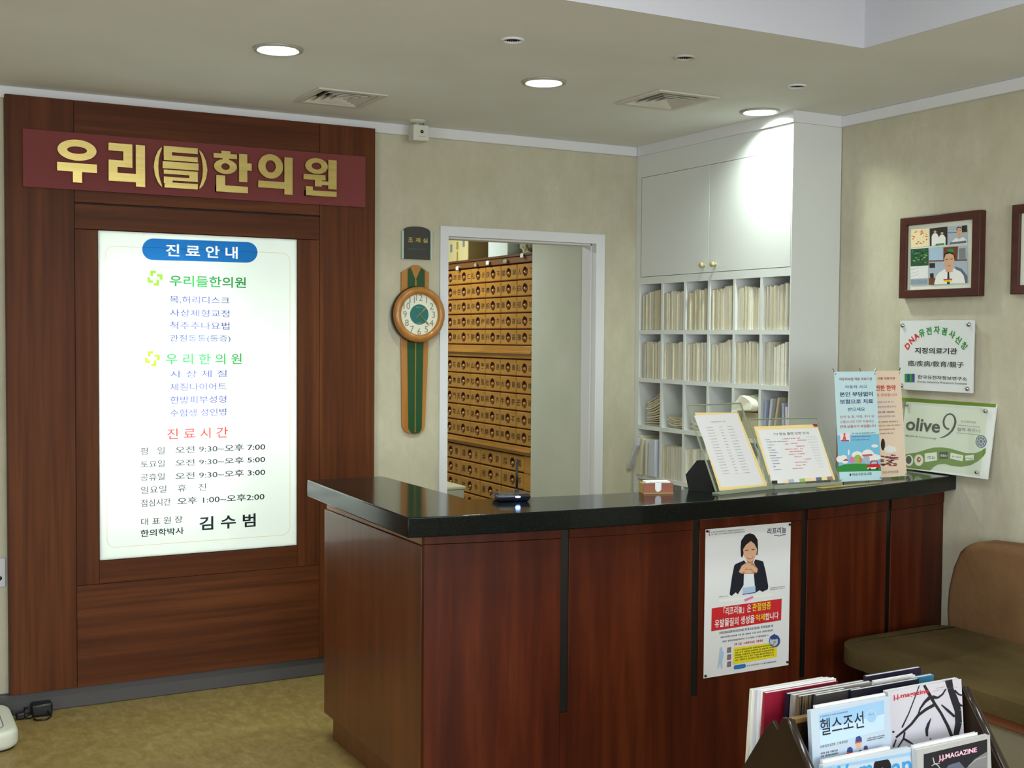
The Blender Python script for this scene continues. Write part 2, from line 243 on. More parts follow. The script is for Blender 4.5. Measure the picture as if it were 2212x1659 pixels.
DATA = {'banner_one': {'art': [('lblue2', [(0, 0.0), (0.194, 0), (0.194, 0.035), (0, 0.035)]), ('sky', [(0, 0.035), (0.194, 0.035), (0.194, 0.17), (0, 0.17)]),
                        ('white',
                         [(0.0236, 0.0824), (0.0215, 0.0771), (0.0164, 0.0729), (0.0094, 0.0708), (0.0017, 0.0711), (-0.005, 0.0737), (-0.0095, 0.0782), (-0.0109, 0.0836), (-0.0088, 0.0889), (-0.0038, 0.093), (0.0032, 0.0952), (0.0109, 0.0949),
                          (0.0177, 0.0923), (0.0222, 0.0878)]),
                        ('white',
                         [(0.0394, 0.086), (0.0375, 0.0812), (0.033, 0.0776), (0.0266, 0.0757), (0.0197, 0.0759), (0.0136, 0.0782), (0.0095, 0.0822), (0.0083, 0.087), (0.0101, 0.0918), (0.0147, 0.0954), (0.021, 0.0974), (0.028, 0.0971),
                          (0.0341, 0.0948), (0.0382, 0.0908)]),
                        ('white',
                         [(0.1133, 0.0932), (0.1102, 0.0866), (0.1026, 0.0816), (0.0919, 0.079), (0.0802, 0.0794), (0.0699, 0.0827), (0.063, 0.0882), (0.0608, 0.0949), (0.0638, 0.1014), (0.0714, 0.1065), (0.0821, 0.1091), (0.0938, 0.1087),
                          (0.1041, 0.1054), (0.1111, 0.0999)]),
                        ('white',
                         [(0.1662, 0.0914), (0.1626, 0.0818), (0.1537, 0.0743), (0.1414, 0.0705), (0.1281, 0.0709), (0.1164, 0.0757), (0.1086, 0.0837), (0.1063, 0.0934), (0.1098, 0.1029), (0.1186, 0.1104), (0.1309, 0.1143), (0.1443, 0.1139),
                          (0.156, 0.1092), (0.1639, 0.1012)]),
                        ('white',
                         [(0.1889, 0.0836), (0.1864, 0.0782), (0.1802, 0.0741), (0.1715, 0.072), (0.162, 0.0723), (0.1536, 0.075), (0.148, 0.0796), (0.1463, 0.0851), (0.1488, 0.0905), (0.1549, 0.0946), (0.1636, 0.0968), (0.1731, 0.0964),
                          (0.1815, 0.0937), (0.1871, 0.0892)]),
                        ('white',
                         [(0.196, 0.0834), (0.1947, 0.0798), (0.1915, 0.077), (0.1871, 0.0755), (0.1824, 0.0757), (0.1782, 0.0774), (0.1755, 0.0804), (0.1746, 0.0841), (0.1759, 0.0877), (0.1791, 0.0905), (0.1835, 0.092), (0.1882, 0.0918),
                          (0.1924, 0.0901), (0.1952, 0.0871)]),
                        ('white',
                         [(0.1863, 0.1258), (0.1845, 0.1231), (0.18, 0.1211), (0.1735, 0.1201), (0.1664, 0.1204), (0.16, 0.1217), (0.1557, 0.124), (0.1543, 0.1267), (0.1561, 0.1293), (0.1607, 0.1313), (0.1671, 0.1323), (0.1743, 0.1321),
                          (0.1806, 0.1307), (0.1849, 0.1285)]),
                        ('white',
                         [(0.0518, 0.1063), (0.0511, 0.1015), (0.0497, 0.0977), (0.0479, 0.0956), (0.046, 0.0957), (0.0445, 0.0979), (0.0436, 0.1018), (0.0435, 0.1066), (0.0442, 0.1113), (0.0456, 0.1152), (0.0474, 0.1172), (0.0493, 0.1172),
                          (0.0508, 0.115), (0.0517, 0.1111)]),
                        ('lgreen',
                         [(0.1071, 0.0795), (0.104, 0.0712), (0.0965, 0.0654), (0.0868, 0.0635), (0.0773, 0.0661), (0.0707, 0.0724), (0.0687, 0.0808), (0.0718, 0.089), (0.0792, 0.0949), (0.0889, 0.0968), (0.0984, 0.0942), (0.1051, 0.0879)]),
                        ('pink',
                         [(0.0737, 0.0779), (0.0717, 0.0717), (0.0669, 0.0673), (0.0607, 0.0659), (0.0547, 0.0677), (0.0506, 0.0725), (0.0494, 0.0787), (0.0514, 0.0849), (0.0561, 0.0893), (0.0623, 0.0907), (0.0683, 0.0888), (0.0725, 0.0841)]),
                        ('lslate', [(0.1441, 0.0782), (0.1414, 0.0699), (0.1352, 0.064), (0.1271, 0.0621), (0.1193, 0.0646), (0.114, 0.0709), (0.1124, 0.0793), (0.115, 0.0875), (0.1212, 0.0935), (0.1293, 0.0954), (0.1371, 0.0929), (0.1425, 0.0866)]),
                        ('white', [(0.042, 0.0721), (0.0399, 0.0687), (0.0347, 0.0664), (0.0277, 0.0657), (0.0208, 0.0669), (0.016, 0.0696), (0.0143, 0.0731), (0.0164, 0.0764), (0.0216, 0.0788), (0.0286, 0.0794), (0.0354, 0.0783), (0.0403, 0.0756)]),
                        ('orange', [(0.1068, 0.0753), (0.1055, 0.0691), (0.1026, 0.0646), (0.099, 0.0631), (0.0956, 0.0649), (0.0934, 0.0695), (0.0928, 0.0758), (0.0942, 0.082), (0.097, 0.0865), (0.1006, 0.088), (0.104, 0.0862), (0.1063, 0.0816)]),
                        ('red', [(0.0163, 0.0766), (0.034, 0.0834), (0.0467, 0.0755)]), ('rose', [(0.1099, 0.0961), (0.1577, 0.0973), (0.1573, 0.0903), (0.1095, 0.0891)]),
                        ('green', [(-0.0076, 0.0373), (-0.0093, 0.0547), (0.0223, 0.0626), (0.0676, 0.0648), (0.12, 0.0618), (0.1621, 0.0558), (0.1937, 0.0484), (0.1937, 0.033)]),
                        ('red', [(0.1281, 0.0509), (0.1311, 0.0577), (0.1428, 0.0582), (0.149, 0.0719), (0.1775, 0.0728), (0.182, 0.0601), (0.1912, 0.0547), (0.1898, 0.0436), (0.1294, 0.0431)]),
                        ('lblue', [(0.1523, 0.0681), (0.1744, 0.0693), (0.1766, 0.0603), (0.1499, 0.0596)]), ('white', [(0.1297, 0.0475), (0.1758, 0.0477), (0.1683, 0.0416), (0.1311, 0.0419)]),
                        ('dark', [(0.1473, 0.0413), (0.1461, 0.039), (0.1432, 0.0377), (0.1397, 0.0378), (0.1369, 0.0394), (0.136, 0.0417), (0.1372, 0.0439), (0.1402, 0.0452), (0.1436, 0.0451), (0.1464, 0.0436)]),
                        ('dark', [(0.1811, 0.0419), (0.1799, 0.0397), (0.1769, 0.0384), (0.1734, 0.0385), (0.1707, 0.04), (0.1697, 0.0424), (0.171, 0.0446), (0.1739, 0.0459), (0.1774, 0.0458), (0.1802, 0.0443)]),
                        ('pinkw', [(0.0116, 0.178), (0.0574, 0.1776), (0.0565, 0.1463), (0.011, 0.1462)]),
                        ('red', [(0.0366, 0.1732), (0.0356, 0.1708), (0.0332, 0.1693), (0.0305, 0.1694), (0.0283, 0.171), (0.0276, 0.1734), (0.0286, 0.1758), (0.031, 0.1773), (0.0337, 0.1772), (0.0359, 0.1756)]),
                        ('rose', [(0.0291, 0.1692), (0.0346, 0.1691), (0.0405, 0.1523), (0.021, 0.152)]), ('maroon', [(0.0134, 0.1517), (0.0515, 0.1512), (0.0513, 0.1473), (0.0138, 0.1475)]),
                        ('ink', [(0.0542, 0.0238), (0.0527, 0.0204), (0.0497, 0.019), (0.0469, 0.0206), (0.0459, 0.0241), (0.0473, 0.0276), (0.0503, 0.0289), (0.0532, 0.0274)])],
                'dash': [('slate', 0.0658, 0.1776, 0.1719, 0.178, 1, 31), ('slate', 0.065, 0.153, 0.1599, 0.1655, 1, 32), ('slate', 0.0642, 0.1469, 0.148, 0.1536, 1, 33)],
                'o': [1.957, -1.882, 1.008],
                'size': (0.194, 0.404),
                'txt': [('maroon', '자동차보험 적용 의료기관', 0.0203, 0.174, 0.3709, 0.3815, 0.012), ('navy', '자동차 사고', 0.0452, 0.1482, 0.3418, 0.3529, 0.004), ('navy', '본인 부담없이', 0.02, 0.1747, 0.3115, 0.3287, 0.02),
                        ('navy', '보험으로 치료', 0.019, 0.1737, 0.2849, 0.3015, 0.02), ('navy', '받으세요', 0.0538, 0.1328, 0.2577, 0.271, 0.004), ('rose', '한약 및 침, 약침, 추나 등', 0.0157, 0.1748, 0.2318, 0.2418, 0.002),
                        ('rose', '교통사고로 인한 치료비는', 0.0145, 0.1746, 0.2136, 0.2241, 0.002), ('red', '전액 보험사가 부담합니다', 0.0127, 0.1806, 0.1959, 0.2064, 0.01), ('ink', '마포구한의사회', 0.0594, 0.1476, 0.0186, 0.0299, 0.004)],
                'ux': [0.99756, -0.06976, 0.0],
                'uy': [0.00725, 0.10366, 0.99459]},
 'banner_two': {'art': [('dark', [(0.1017, 0.124), (0.0993, 0.1126), (0.0945, 0.1045), (0.0887, 0.1016), (0.0834, 0.1049), (0.0801, 0.1134), (0.0796, 0.1248), (0.0821, 0.1361), (0.0869, 0.1443), (0.0927, 0.1472), (0.0979, 0.1439), (0.1013, 0.1354)]),
                        ('white', [(0.0952, 0.1085), (0.1181, 0.1205), (0.1554, 0.1119), (0.1621, 0.0973), (0.1314, 0.0899), (0.1039, 0.0939)]),
                        ('dark', [(0.1157, 0.0628), (0.1128, 0.0612), (0.1066, 0.0611), (0.1018, 0.0624), (0.102, 0.0643), (0.107, 0.0652), (0.1131, 0.0645)]),
                        ('dark', [(0.1035, 0.0476), (0.0964, 0.0466), (0.0808, 0.047), (0.0684, 0.0485), (0.0686, 0.0499), (0.0811, 0.0503), (0.0966, 0.0492)]),
                        ('rose', [(0.144, 0.0696), (0.1392, 0.0673), (0.129, 0.0672), (0.121, 0.0692), (0.1212, 0.0719), (0.1295, 0.0733), (0.1397, 0.0722)]),
                        ('rose', [(0.0947, 0.0454), (0.0906, 0.0433), (0.0819, 0.0432), (0.075, 0.0451), (0.0752, 0.0475), (0.0823, 0.0488), (0.091, 0.0478)]),
                        ('maroon', [(0.1369, 0.0635), (0.1343, 0.0619), (0.1288, 0.0617), (0.1246, 0.0631), (0.1248, 0.0649), (0.1292, 0.0659), (0.1346, 0.0653)]),
                        ('brown', [(0.1356, 0.0534), (0.1325, 0.0516), (0.126, 0.0515), (0.1209, 0.053), (0.121, 0.0551), (0.1264, 0.0561), (0.1329, 0.0554)]),
                        ('dark', [(0.0932, 0.046), (0.0902, 0.0444), (0.0838, 0.0443), (0.0788, 0.0457), (0.079, 0.0477), (0.0842, 0.0487), (0.0906, 0.0479)]),
                        ('dark', [(0.1331, 0.0573), (0.1284, 0.0557), (0.1181, 0.0558), (0.11, 0.0573), (0.1102, 0.0592), (0.1185, 0.0601), (0.1287, 0.0592)]),
                        ('brown', [(0.1433, 0.0816), (0.1401, 0.0795), (0.1331, 0.0792), (0.1277, 0.081), (0.1279, 0.0835), (0.1336, 0.0848), (0.1404, 0.084)]),
                        ('dark', [(0.118, 0.0754), (0.1136, 0.0727), (0.1042, 0.0724), (0.097, 0.0747), (0.0972, 0.0779), (0.1049, 0.0795), (0.1141, 0.0784)]),
                        ('maroon', [(0.132, 0.0746), (0.1259, 0.0727), (0.1128, 0.0727), (0.1024, 0.0746), (0.1026, 0.077), (0.1132, 0.078), (0.1263, 0.077)]),
                        ('rose', [(0.1702, 0.0648), (0.1635, 0.0638), (0.1489, 0.0642), (0.1373, 0.0655), (0.1374, 0.0669), (0.1492, 0.0673), (0.1638, 0.0664)]),
                        ('dark', [(0.1559, 0.0809), (0.1522, 0.0797), (0.1442, 0.0797), (0.1378, 0.0809), (0.1379, 0.0824), (0.1444, 0.083), (0.1524, 0.0823)]),
                        ('maroon', [(0.1279, 0.0455), (0.1249, 0.0431), (0.1188, 0.0427), (0.1141, 0.0447), (0.1144, 0.0475), (0.1194, 0.049), (0.1254, 0.0481)]),
                        ('dark', [(0.1509, 0.0683), (0.1433, 0.0672), (0.1267, 0.0676), (0.1134, 0.0691), (0.1136, 0.0706), (0.127, 0.071), (0.1436, 0.07)]),
                        ('brown', [(0.1581, 0.0492), (0.1529, 0.048), (0.1415, 0.0482), (0.1325, 0.0496), (0.1326, 0.0512), (0.1418, 0.0518), (0.1531, 0.0509)]),
                        ('brown', [(0.1113, 0.0764), (0.1049, 0.0755), (0.0908, 0.0758), (0.0796, 0.0771), (0.0797, 0.0784), (0.0911, 0.0787), (0.1051, 0.0778)]),
                        ('dark', [(0.1577, 0.0423), (0.1533, 0.0403), (0.1438, 0.0402), (0.1365, 0.042), (0.1367, 0.0445), (0.1443, 0.0457), (0.1537, 0.0447)]),
                        ('rose', [(0.1413, 0.0418), (0.1354, 0.0403), (0.1223, 0.0405), (0.112, 0.0422), (0.1122, 0.0441), (0.1227, 0.0448), (0.1357, 0.0438)]),
                        ('dark', [(0.0958, 0.0798), (0.0903, 0.0787), (0.0779, 0.0789), (0.0682, 0.0802), (0.0683, 0.0817), (0.0782, 0.0822), (0.0905, 0.0813)]),
                        ('brown', [(0.1286, 0.0631), (0.1239, 0.0618), (0.1136, 0.0619), (0.1055, 0.0633), (0.1056, 0.065), (0.114, 0.0657), (0.1242, 0.0648)]),
                        ('brown', [(0.0953, 0.0656), (0.0896, 0.0639), (0.0772, 0.0639), (0.0673, 0.0657), (0.0675, 0.068), (0.0776, 0.0689), (0.09, 0.0679)]),
                        ('rose', [(0.1598, 0.0449), (0.1567, 0.0423), (0.1502, 0.0419), (0.1453, 0.044), (0.1455, 0.047), (0.1508, 0.0487), (0.1572, 0.0477)]),
                        ('maroon', [(0.092, 0.0604), (0.087, 0.0585), (0.0762, 0.0585), (0.0677, 0.0603), (0.0679, 0.0626), (0.0767, 0.0637), (0.0874, 0.0627)]),
                        ('maroon', [(0.1703, 0.0706), (0.1633, 0.0683), (0.1479, 0.0684), (0.1358, 0.0706), (0.136, 0.0734), (0.1484, 0.0746), (0.1637, 0.0734)]),
                        ('brown', [(0.0992, 0.05), (0.0929, 0.0491), (0.0789, 0.0494), (0.0678, 0.0508), (0.0679, 0.0521), (0.0792, 0.0524), (0.0931, 0.0515)]),
                        ('maroon', [(0.1541, 0.0703), (0.1474, 0.0676), (0.1328, 0.0675), (0.1214, 0.07), (0.1216, 0.0734), (0.1334, 0.0749), (0.1479, 0.0736)]),
                        ('brown', [(0.1237, 0.0527), (0.1189, 0.0516), (0.1083, 0.0517), (0.0999, 0.053), (0.1001, 0.0545), (0.1086, 0.055), (0.1191, 0.0542)]),
                        ('maroon', [(0.1242, 0.0486), (0.1182, 0.047), (0.1049, 0.0471), (0.0945, 0.0489), (0.0946, 0.051), (0.1053, 0.0518), (0.1185, 0.0508)]),
                        ('dark', [(0.1446, 0.0618), (0.14, 0.0596), (0.1301, 0.0594), (0.1223, 0.0614), (0.1226, 0.0641), (0.1306, 0.0655), (0.1404, 0.0644)])],
                'dash': [('lslate2', 0.0489, 0.1602, 0.2795, 0.2892, 1, 40), ('lslate2', 0.0474, 0.1727, 0.2619, 0.2715, 1, 41), ('slate', 0.0456, 0.1608, 0.2414, 0.251, 1, 42), ('lslate2', 0.0442, 0.1654, 0.2249, 0.2345, 1, 43),
                         ('taupe', 0.0425, 0.1778, 0.2055, 0.2129, 1, 50), ('taupe', 0.0413, 0.1907, 0.1913, 0.1987, 1, 51), ('taupe', 0.04, 0.1591, 0.1766, 0.184, 1, 52), ('taupe', 0.0387, 0.1478, 0.1616, 0.1689, 1, 53)],
                'o': [2.131, -1.845, 1.008],
                'size': (0.207, 0.404),
                'txt': [('maroon', '처방 사용 의료기관', 0.0488, 0.1762, 0.3698, 0.3807, 0.012), ('red', '안전한 한약', 0.0452, 0.1765, 0.3276, 0.3493, 0.02), ('rose', '으로 관리합니다', 0.0551, 0.1807, 0.3062, 0.3177, 0.002),
                        ('taupe', '마포구한의사회', 0.079, 0.1607, 0.0128, 0.0236, 0.002)],
                'ux': [0.99985, 0.01745, 0.0],
                'uy': [-0.0019, 0.10879, 0.99406]},
 'dna': {'art': [('green', [(0.0307, 0.0657), (0.0448, 0.0649), (0.0446, 0.0306), (0.0322, 0.0316)]), ('dblue', [(0.0442, 0.0661), (0.0582, 0.0653), (0.0581, 0.0311), (0.0457, 0.0321)]),
                 ('green', [(0.0576, 0.0665), (0.0716, 0.0657), (0.0714, 0.0316), (0.0591, 0.0326)]), ('dblue', [(0.071, 0.0669), (0.0848, 0.0661), (0.0847, 0.0321), (0.0724, 0.0331)])],
         'dash': [],
         'o': [2.5755, -1.5625, 1.3245],
         'txt': [('red', 'D', 0.0442, 0.1793, 0.026300000000000018, 47, 0.035, 'c'), ('red', 'N', 0.0655, 0.202, 0.026099999999999984, 42, 0.035, 'c'), ('red', 'A', 0.089, 0.2184, 0.025999999999999995, 38, 0.035, 'c'),
                 ('green', '유', 0.1176, 0.2316, 0.03159999999999999, 20, 0.035, 'c'), ('green', '전', 0.1545, 0.2403, 0.031299999999999994, 8, 0.035, 'c'), ('green', '자', 0.1939, 0.2447, 0.03109999999999999, -2, 0.035, 'c'),
                 ('green', '검', 0.2319, 0.2391, 0.03090000000000001, -10, 0.035, 'c'), ('green', '사', 0.2711, 0.2273, 0.030600000000000016, -25, 0.035, 'c'), ('green', '신', 0.3022, 0.206, 0.0305, -36, 0.035, 'c'),
                 ('green', '청', 0.3303, 0.1839, 0.030299999999999994, -50, 0.035, 'c'), ('ink', '지정의료기관', 0.0829, 0.2979, 0.1492, 0.1736, 0.02), ('ink', '癌/疾病/敎育/親子', 0.0469, 0.3315, 0.0974, 0.121, 0.008),
                 ('ink', '한국유전자정보연구소', 0.1015, 0.3486, 0.0476, 0.0626, 0.012), ('ink', 'Korea Genetics Research Institute', 0.1006, 0.349, 0.0327, 0.0408, 0)],
         'ux': [0.0, -1.0, 0.0],
         'uy': [0.0, 0.0, 1.0]},
 'letters': [('U', 0.1248, 0.2762, 0.0272, 0.1967), ('RI', 0.3212, 0.465, 0.0259, 0.1951), ('P1', 0.4992, 0.5329, 0.0311, 0.1945), ('DEUL', 0.5359, 0.6832, 0.03, 0.2005), ('P2', 0.6864, 0.7211, 0.0324, 0.195), ('HAN', 0.7464, 0.9093, 0.0271, 0.1989),
             ('UI', 0.938, 1.0901, 0.0328, 0.2009), ('WON', 1.1397, 1.2916, 0.0355, 0.1998)],
 'lightbox': {'art': [('blue',
                       [(0.2178, 1.2372), (0.2065, 1.2383), (0.1961, 1.2424), (0.1871, 1.2491), (0.1803, 1.2579), (0.176, 1.2684), (0.1746, 1.2798), (0.1761, 1.2913), (0.1804, 1.3021), (0.1874, 1.3116), (0.1964, 1.319), (0.2069, 1.3239),
                        (0.2181, 1.3259), (0.6136, 1.3287), (0.6258, 1.3277), (0.6371, 1.3238), (0.6469, 1.3172), (0.6543, 1.3083), (0.6591, 1.2978), (0.6607, 1.2863), (0.659, 1.2748), (0.6543, 1.2639), (0.6468, 1.2544), (0.637, 1.247),
                        (0.6257, 1.2422), (0.6135, 1.2402)]),
                      ('lime', [(0.2076, 1.1925), (0.2294, 1.1932), (0.2293, 1.183), (0.2184, 1.1826), (0.2184, 1.1707), (0.2075, 1.1703)]),
                      ('lime', [(0.2344, 1.1797), (0.2571, 1.1787), (0.2562, 1.1564), (0.2452, 1.1561), (0.2453, 1.1689), (0.2343, 1.1686)]),
                      ('lime', [(0.1949, 1.1657), (0.2066, 1.1652), (0.2066, 1.1532), (0.2175, 1.1527), (0.2174, 1.1425), (0.1957, 1.1436)]),
                      ('lime', [(0.2208, 1.1417), (0.2317, 1.142), (0.2318, 1.1557), (0.2427, 1.1543), (0.2418, 1.1311), (0.2207, 1.1314)]),
                      ('lime', [(0.1958, 0.8595), (0.2176, 0.8595), (0.2175, 0.8492), (0.2066, 0.8492), (0.2066, 0.8372), (0.1957, 0.8372)]),
                      ('lime', [(0.2226, 0.8457), (0.2453, 0.844), (0.2444, 0.8216), (0.2334, 0.8217), (0.2335, 0.8346), (0.2225, 0.8346)]),
                      ('lime', [(0.1831, 0.8329), (0.1948, 0.832), (0.1948, 0.8201), (0.2057, 0.8192), (0.2056, 0.8089), (0.1838, 0.8107)]),
                      ('lime', [(0.209, 0.808), (0.2199, 0.808), (0.2199, 0.8217), (0.2309, 0.82), (0.23, 0.7967), (0.2089, 0.7977)])],
              'dash': [],
              'o': [-0.332, -0.05, 0.5985],
              'txt': [('white', '진 료 안 내', 0.2709, 0.5735, 1.2546, 1.306, 0.02), ('green', '우리들한의원', 0.2853, 0.6093, 1.1306, 1.177, 0.015), ('navy', '목,허리디스크', 0.286, 0.5375, 1.0596, 1.091, 0.004),
                      ('navy', '사상체형교정', 0.2858, 0.5374, 1.0049, 1.0351, 0.004), ('navy', '척추추나요법', 0.2856, 0.5374, 0.9515, 0.9834, 0.004), ('navy', '관절동통(통증)', 0.2854, 0.5417, 0.8967, 0.9282, 0.004),
                      ('green', '우 리 한 의 원', 0.2685, 0.5901, 0.803, 0.8496, 0.012), ('navy', '사 상 체 질', 0.2862, 0.5259, 0.7489, 0.7783, 0.004), ('navy', '체질다이어트', 0.286, 0.524, 0.6939, 0.7242, 0.004),
                      ('navy', '한방피부성형', 0.2861, 0.5233, 0.6385, 0.6704, 0.004), ('navy', '수험생 성인병', 0.2859, 0.5232, 0.5841, 0.6156, 0.004), ('red', '진 료 시 간', 0.2734, 0.5302, 0.4889, 0.535, 0.008),
                      ('ink', '평   일', 0.1642, 0.2629, 0.4283, 0.4591, 0.003), ('ink', '오전 9:30~오후 7:00', 0.307, 0.6937, 0.429, 0.4593, 0.009), ('ink', '토요일', 0.164, 0.2627, 0.3752, 0.4038, 0.003),
                      ('ink', '오전 9:30~오후 5:00', 0.3069, 0.6936, 0.3753, 0.4033, 0.009), ('ink', '공휴일', 0.1637, 0.2625, 0.3194, 0.3494, 0.003), ('ink', '오전 9:30~오후 3:00', 0.3067, 0.6936, 0.3187, 0.3481, 0.009),
                      ('ink', '일요일', 0.1648, 0.2695, 0.2663, 0.2967, 0), ('ink', '휴    진', 0.3165, 0.4358, 0.2666, 0.297, 0), ('ink', '점심시간', 0.1655, 0.2864, 0.2117, 0.2421, 0), ('ink', '오후 1:00~오후2:00', 0.3145, 0.6902, 0.2114, 0.2419, 0.009),
                      ('ink', '대 표 원 장', 0.1652, 0.3361, 0.1348, 0.1639, 0), ('ink', '한의학박사', 0.1627, 0.3414, 0.0858, 0.1159, 0.015), ('ink', '김 수 범', 0.4066, 0.6509, 0.0961, 0.1548, 0.02)],
              'ux': [1.0, 0.0, 0.0],
              'uy': [0.0, 0.0, 1.0]},
 'mag_health': {'art': [('sky2', [(0.0227, 0.2791), (0.2129, 0.2843), (0.211, 0.254), (0.0226, 0.2462)]), ('sky3', [(0.0226, 0.2462), (0.211, 0.254), (0.2089, 0.2203), (0.0225, 0.212)]),
                        ('skin',
                         [(0.1127, 0.1815), (0.1117, 0.1779), (0.1094, 0.1753), (0.1062, 0.1741), (0.1027, 0.1747), (0.0997, 0.1768), (0.0977, 0.1801), (0.0971, 0.1839), (0.0981, 0.1875), (0.1004, 0.1901), (0.1037, 0.1913), (0.1071, 0.1908),
                          (0.1102, 0.1886), (0.1122, 0.1853)]),
                        ('dblue', [(0.0966, 0.1875), (0.0992, 0.1968), (0.1077, 0.1983), (0.1135, 0.1939), (0.1142, 0.1868), (0.1033, 0.1869)]), ('red', [(0.0958, 0.1866), (0.1138, 0.1866), (0.1141, 0.1849), (0.096, 0.1846)]),
                        ('skin',
                         [(0.1401, 0.1993), (0.139, 0.1953), (0.1364, 0.1924), (0.1328, 0.1911), (0.129, 0.1917), (0.1256, 0.1941), (0.1234, 0.1977), (0.1228, 0.2019), (0.1239, 0.2059), (0.1265, 0.2088), (0.1301, 0.2101), (0.1339, 0.2095),
                          (0.1373, 0.2072), (0.1395, 0.2035)]),
                        ('dblue', [(0.1222, 0.2059), (0.1251, 0.2162), (0.1346, 0.2178), (0.141, 0.213), (0.1417, 0.2052), (0.1296, 0.2052)]), ('red', [(0.1213, 0.2049), (0.1413, 0.205), (0.1416, 0.2031), (0.1216, 0.2027)]),
                        ('skin',
                         [(0.1569, 0.1825), (0.1562, 0.1799), (0.1545, 0.1781), (0.1522, 0.1773), (0.1497, 0.1777), (0.1476, 0.1792), (0.1462, 0.1815), (0.1458, 0.1842), (0.1465, 0.1867), (0.1481, 0.1886), (0.1504, 0.1894), (0.1529, 0.189),
                          (0.1551, 0.1875), (0.1565, 0.1852)]),
                        ('dblue', [(0.1454, 0.1867), (0.1473, 0.1933), (0.1533, 0.1943), (0.1574, 0.1912), (0.1579, 0.1862), (0.1502, 0.1863)]), ('red', [(0.1448, 0.1861), (0.1576, 0.1861), (0.1578, 0.1849), (0.145, 0.1847)]),
                        ('dblue', [(0.1276, 0.1834), (0.1373, 0.1875), (0.1425, 0.1797), (0.1367, 0.1778)]), ('rose', [(0.0883, 0.1867), (0.0938, 0.1844), (0.1008, 0.1764), (0.0914, 0.1765)]),
                        ('sky4',
                         [(0.188, 0.2516), (0.1872, 0.2481), (0.1854, 0.2449), (0.1827, 0.2424), (0.1794, 0.2406), (0.1755, 0.2398), (0.1714, 0.2399), (0.1674, 0.2409), (0.1637, 0.2429), (0.1606, 0.2455), (0.1583, 0.2488), (0.157, 0.2524),
                          (0.1567, 0.256), (0.1574, 0.2596), (0.1592, 0.2627), (0.1618, 0.2652), (0.1652, 0.267), (0.169, 0.2679), (0.1731, 0.2678), (0.1771, 0.2668), (0.1808, 0.2648), (0.184, 0.2622), (0.1863, 0.2589), (0.1876, 0.2553)]),
                        ('sky2',
                         [(0.1868, 0.2518), (0.1861, 0.2485), (0.1845, 0.2456), (0.182, 0.2433), (0.1788, 0.2417), (0.1753, 0.2409), (0.1715, 0.241), (0.1678, 0.242), (0.1644, 0.2437), (0.1615, 0.2462), (0.1594, 0.2492), (0.1581, 0.2525),
                          (0.1578, 0.2559), (0.1585, 0.2591), (0.1601, 0.262), (0.1626, 0.2643), (0.1657, 0.266), (0.1693, 0.2668), (0.1731, 0.2667), (0.1768, 0.2657), (0.1802, 0.264), (0.1831, 0.2615), (0.1852, 0.2585), (0.1865, 0.2552)])],
                'dash': [('slate', 0.0259, 0.1046, 0.2717, 0.2758, 1, 300), ('gray', 0.0222, 0.1026, 0.2065, 0.2147, 1, 301), ('ink', 0.0229, 0.0735, 0.1873, 0.1995, 2, 302), ('gray', 0.1644, 0.1798, 0.2564, 0.2605, 1, 303),
                         ('ink', 0.1562, 0.2095, 0.2018, 0.21, 2, 304), ('rose', 0.1717, 0.208, 0.1772, 0.1855, 2, 305)],
                'o': [0.5777, -3.2804, 0.4511],
                'size': (0.229, 0.29),
                'txt': [('ink', '헬스조선', 0.0243, 0.1496, 0.2336, 0.2689, 0.006)],
                'ux': [1.0, 0.0, 0.0],
                'uy': [0.0, 0.08716, 0.99619]},
 'mag_ink': {'art': [('ink', [(0.109, 0.2903), (0.122, 0.2686), (0.1316, 0.2711), (0.1166, 0.2924)]), ('ink', [(0.1217, 0.2692), (0.1383, 0.2452), (0.1468, 0.2474), (0.1312, 0.2717)]),
                     ('ink', [(0.1381, 0.2456), (0.1589, 0.2194), (0.1663, 0.2217), (0.1462, 0.2482)]), ('ink', [(0.1583, 0.2203), (0.1777, 0.1875), (0.1868, 0.1895), (0.1661, 0.222)]),
                     ('ink', [(0.1772, 0.1885), (0.1905, 0.1581), (0.2008, 0.1594), (0.1867, 0.1897)]), ('ink', [(0.1794, 0.2925), (0.1868, 0.2712), (0.2062, 0.2718), (0.203, 0.2933)]),
                     ('ink', [(0.187, 0.2709), (0.1966, 0.2437), (0.2196, 0.2466), (0.2057, 0.2733)]), ('ink', [(0.1962, 0.2448), (0.2067, 0.2182), (0.228, 0.2199), (0.2195, 0.2467)]),
                     ('ink', [(0.2063, 0.2208), (0.2066, 0.1923), (0.2286, 0.19), (0.2283, 0.2186)]), ('ink', [(0.2071, 0.1948), (0.1982, 0.1658), (0.2152, 0.1607), (0.2284, 0.1886)]),
                     ('ink', [(0.2066, 0.2659), (0.2201, 0.2546), (0.2244, 0.2569), (0.2115, 0.2686)]), ('ink', [(0.2206, 0.2543), (0.2368, 0.2492), (0.2384, 0.2523), (0.2225, 0.258)]),
                     ('ink', [(0.2084, 0.2438), (0.2217, 0.2293), (0.2282, 0.2317), (0.2157, 0.2465)]), ('ink', [(0.2232, 0.2283), (0.2342, 0.2259), (0.2357, 0.2296), (0.2253, 0.2335)]),
                     ('ink', [(0.1379, 0.2461), (0.1134, 0.2396), (0.1175, 0.2332), (0.1426, 0.2388)]), ('ink', [(0.1135, 0.2397), (0.0868, 0.2291), (0.0916, 0.2236), (0.1188, 0.2336)]),
                     ('ink', [(0.0866, 0.229), (0.0642, 0.2118), (0.0699, 0.2077), (0.0931, 0.2244)]), ('ink', [(0.0652, 0.2125), (0.0387, 0.1992), (0.0433, 0.1948), (0.0701, 0.2078)]),
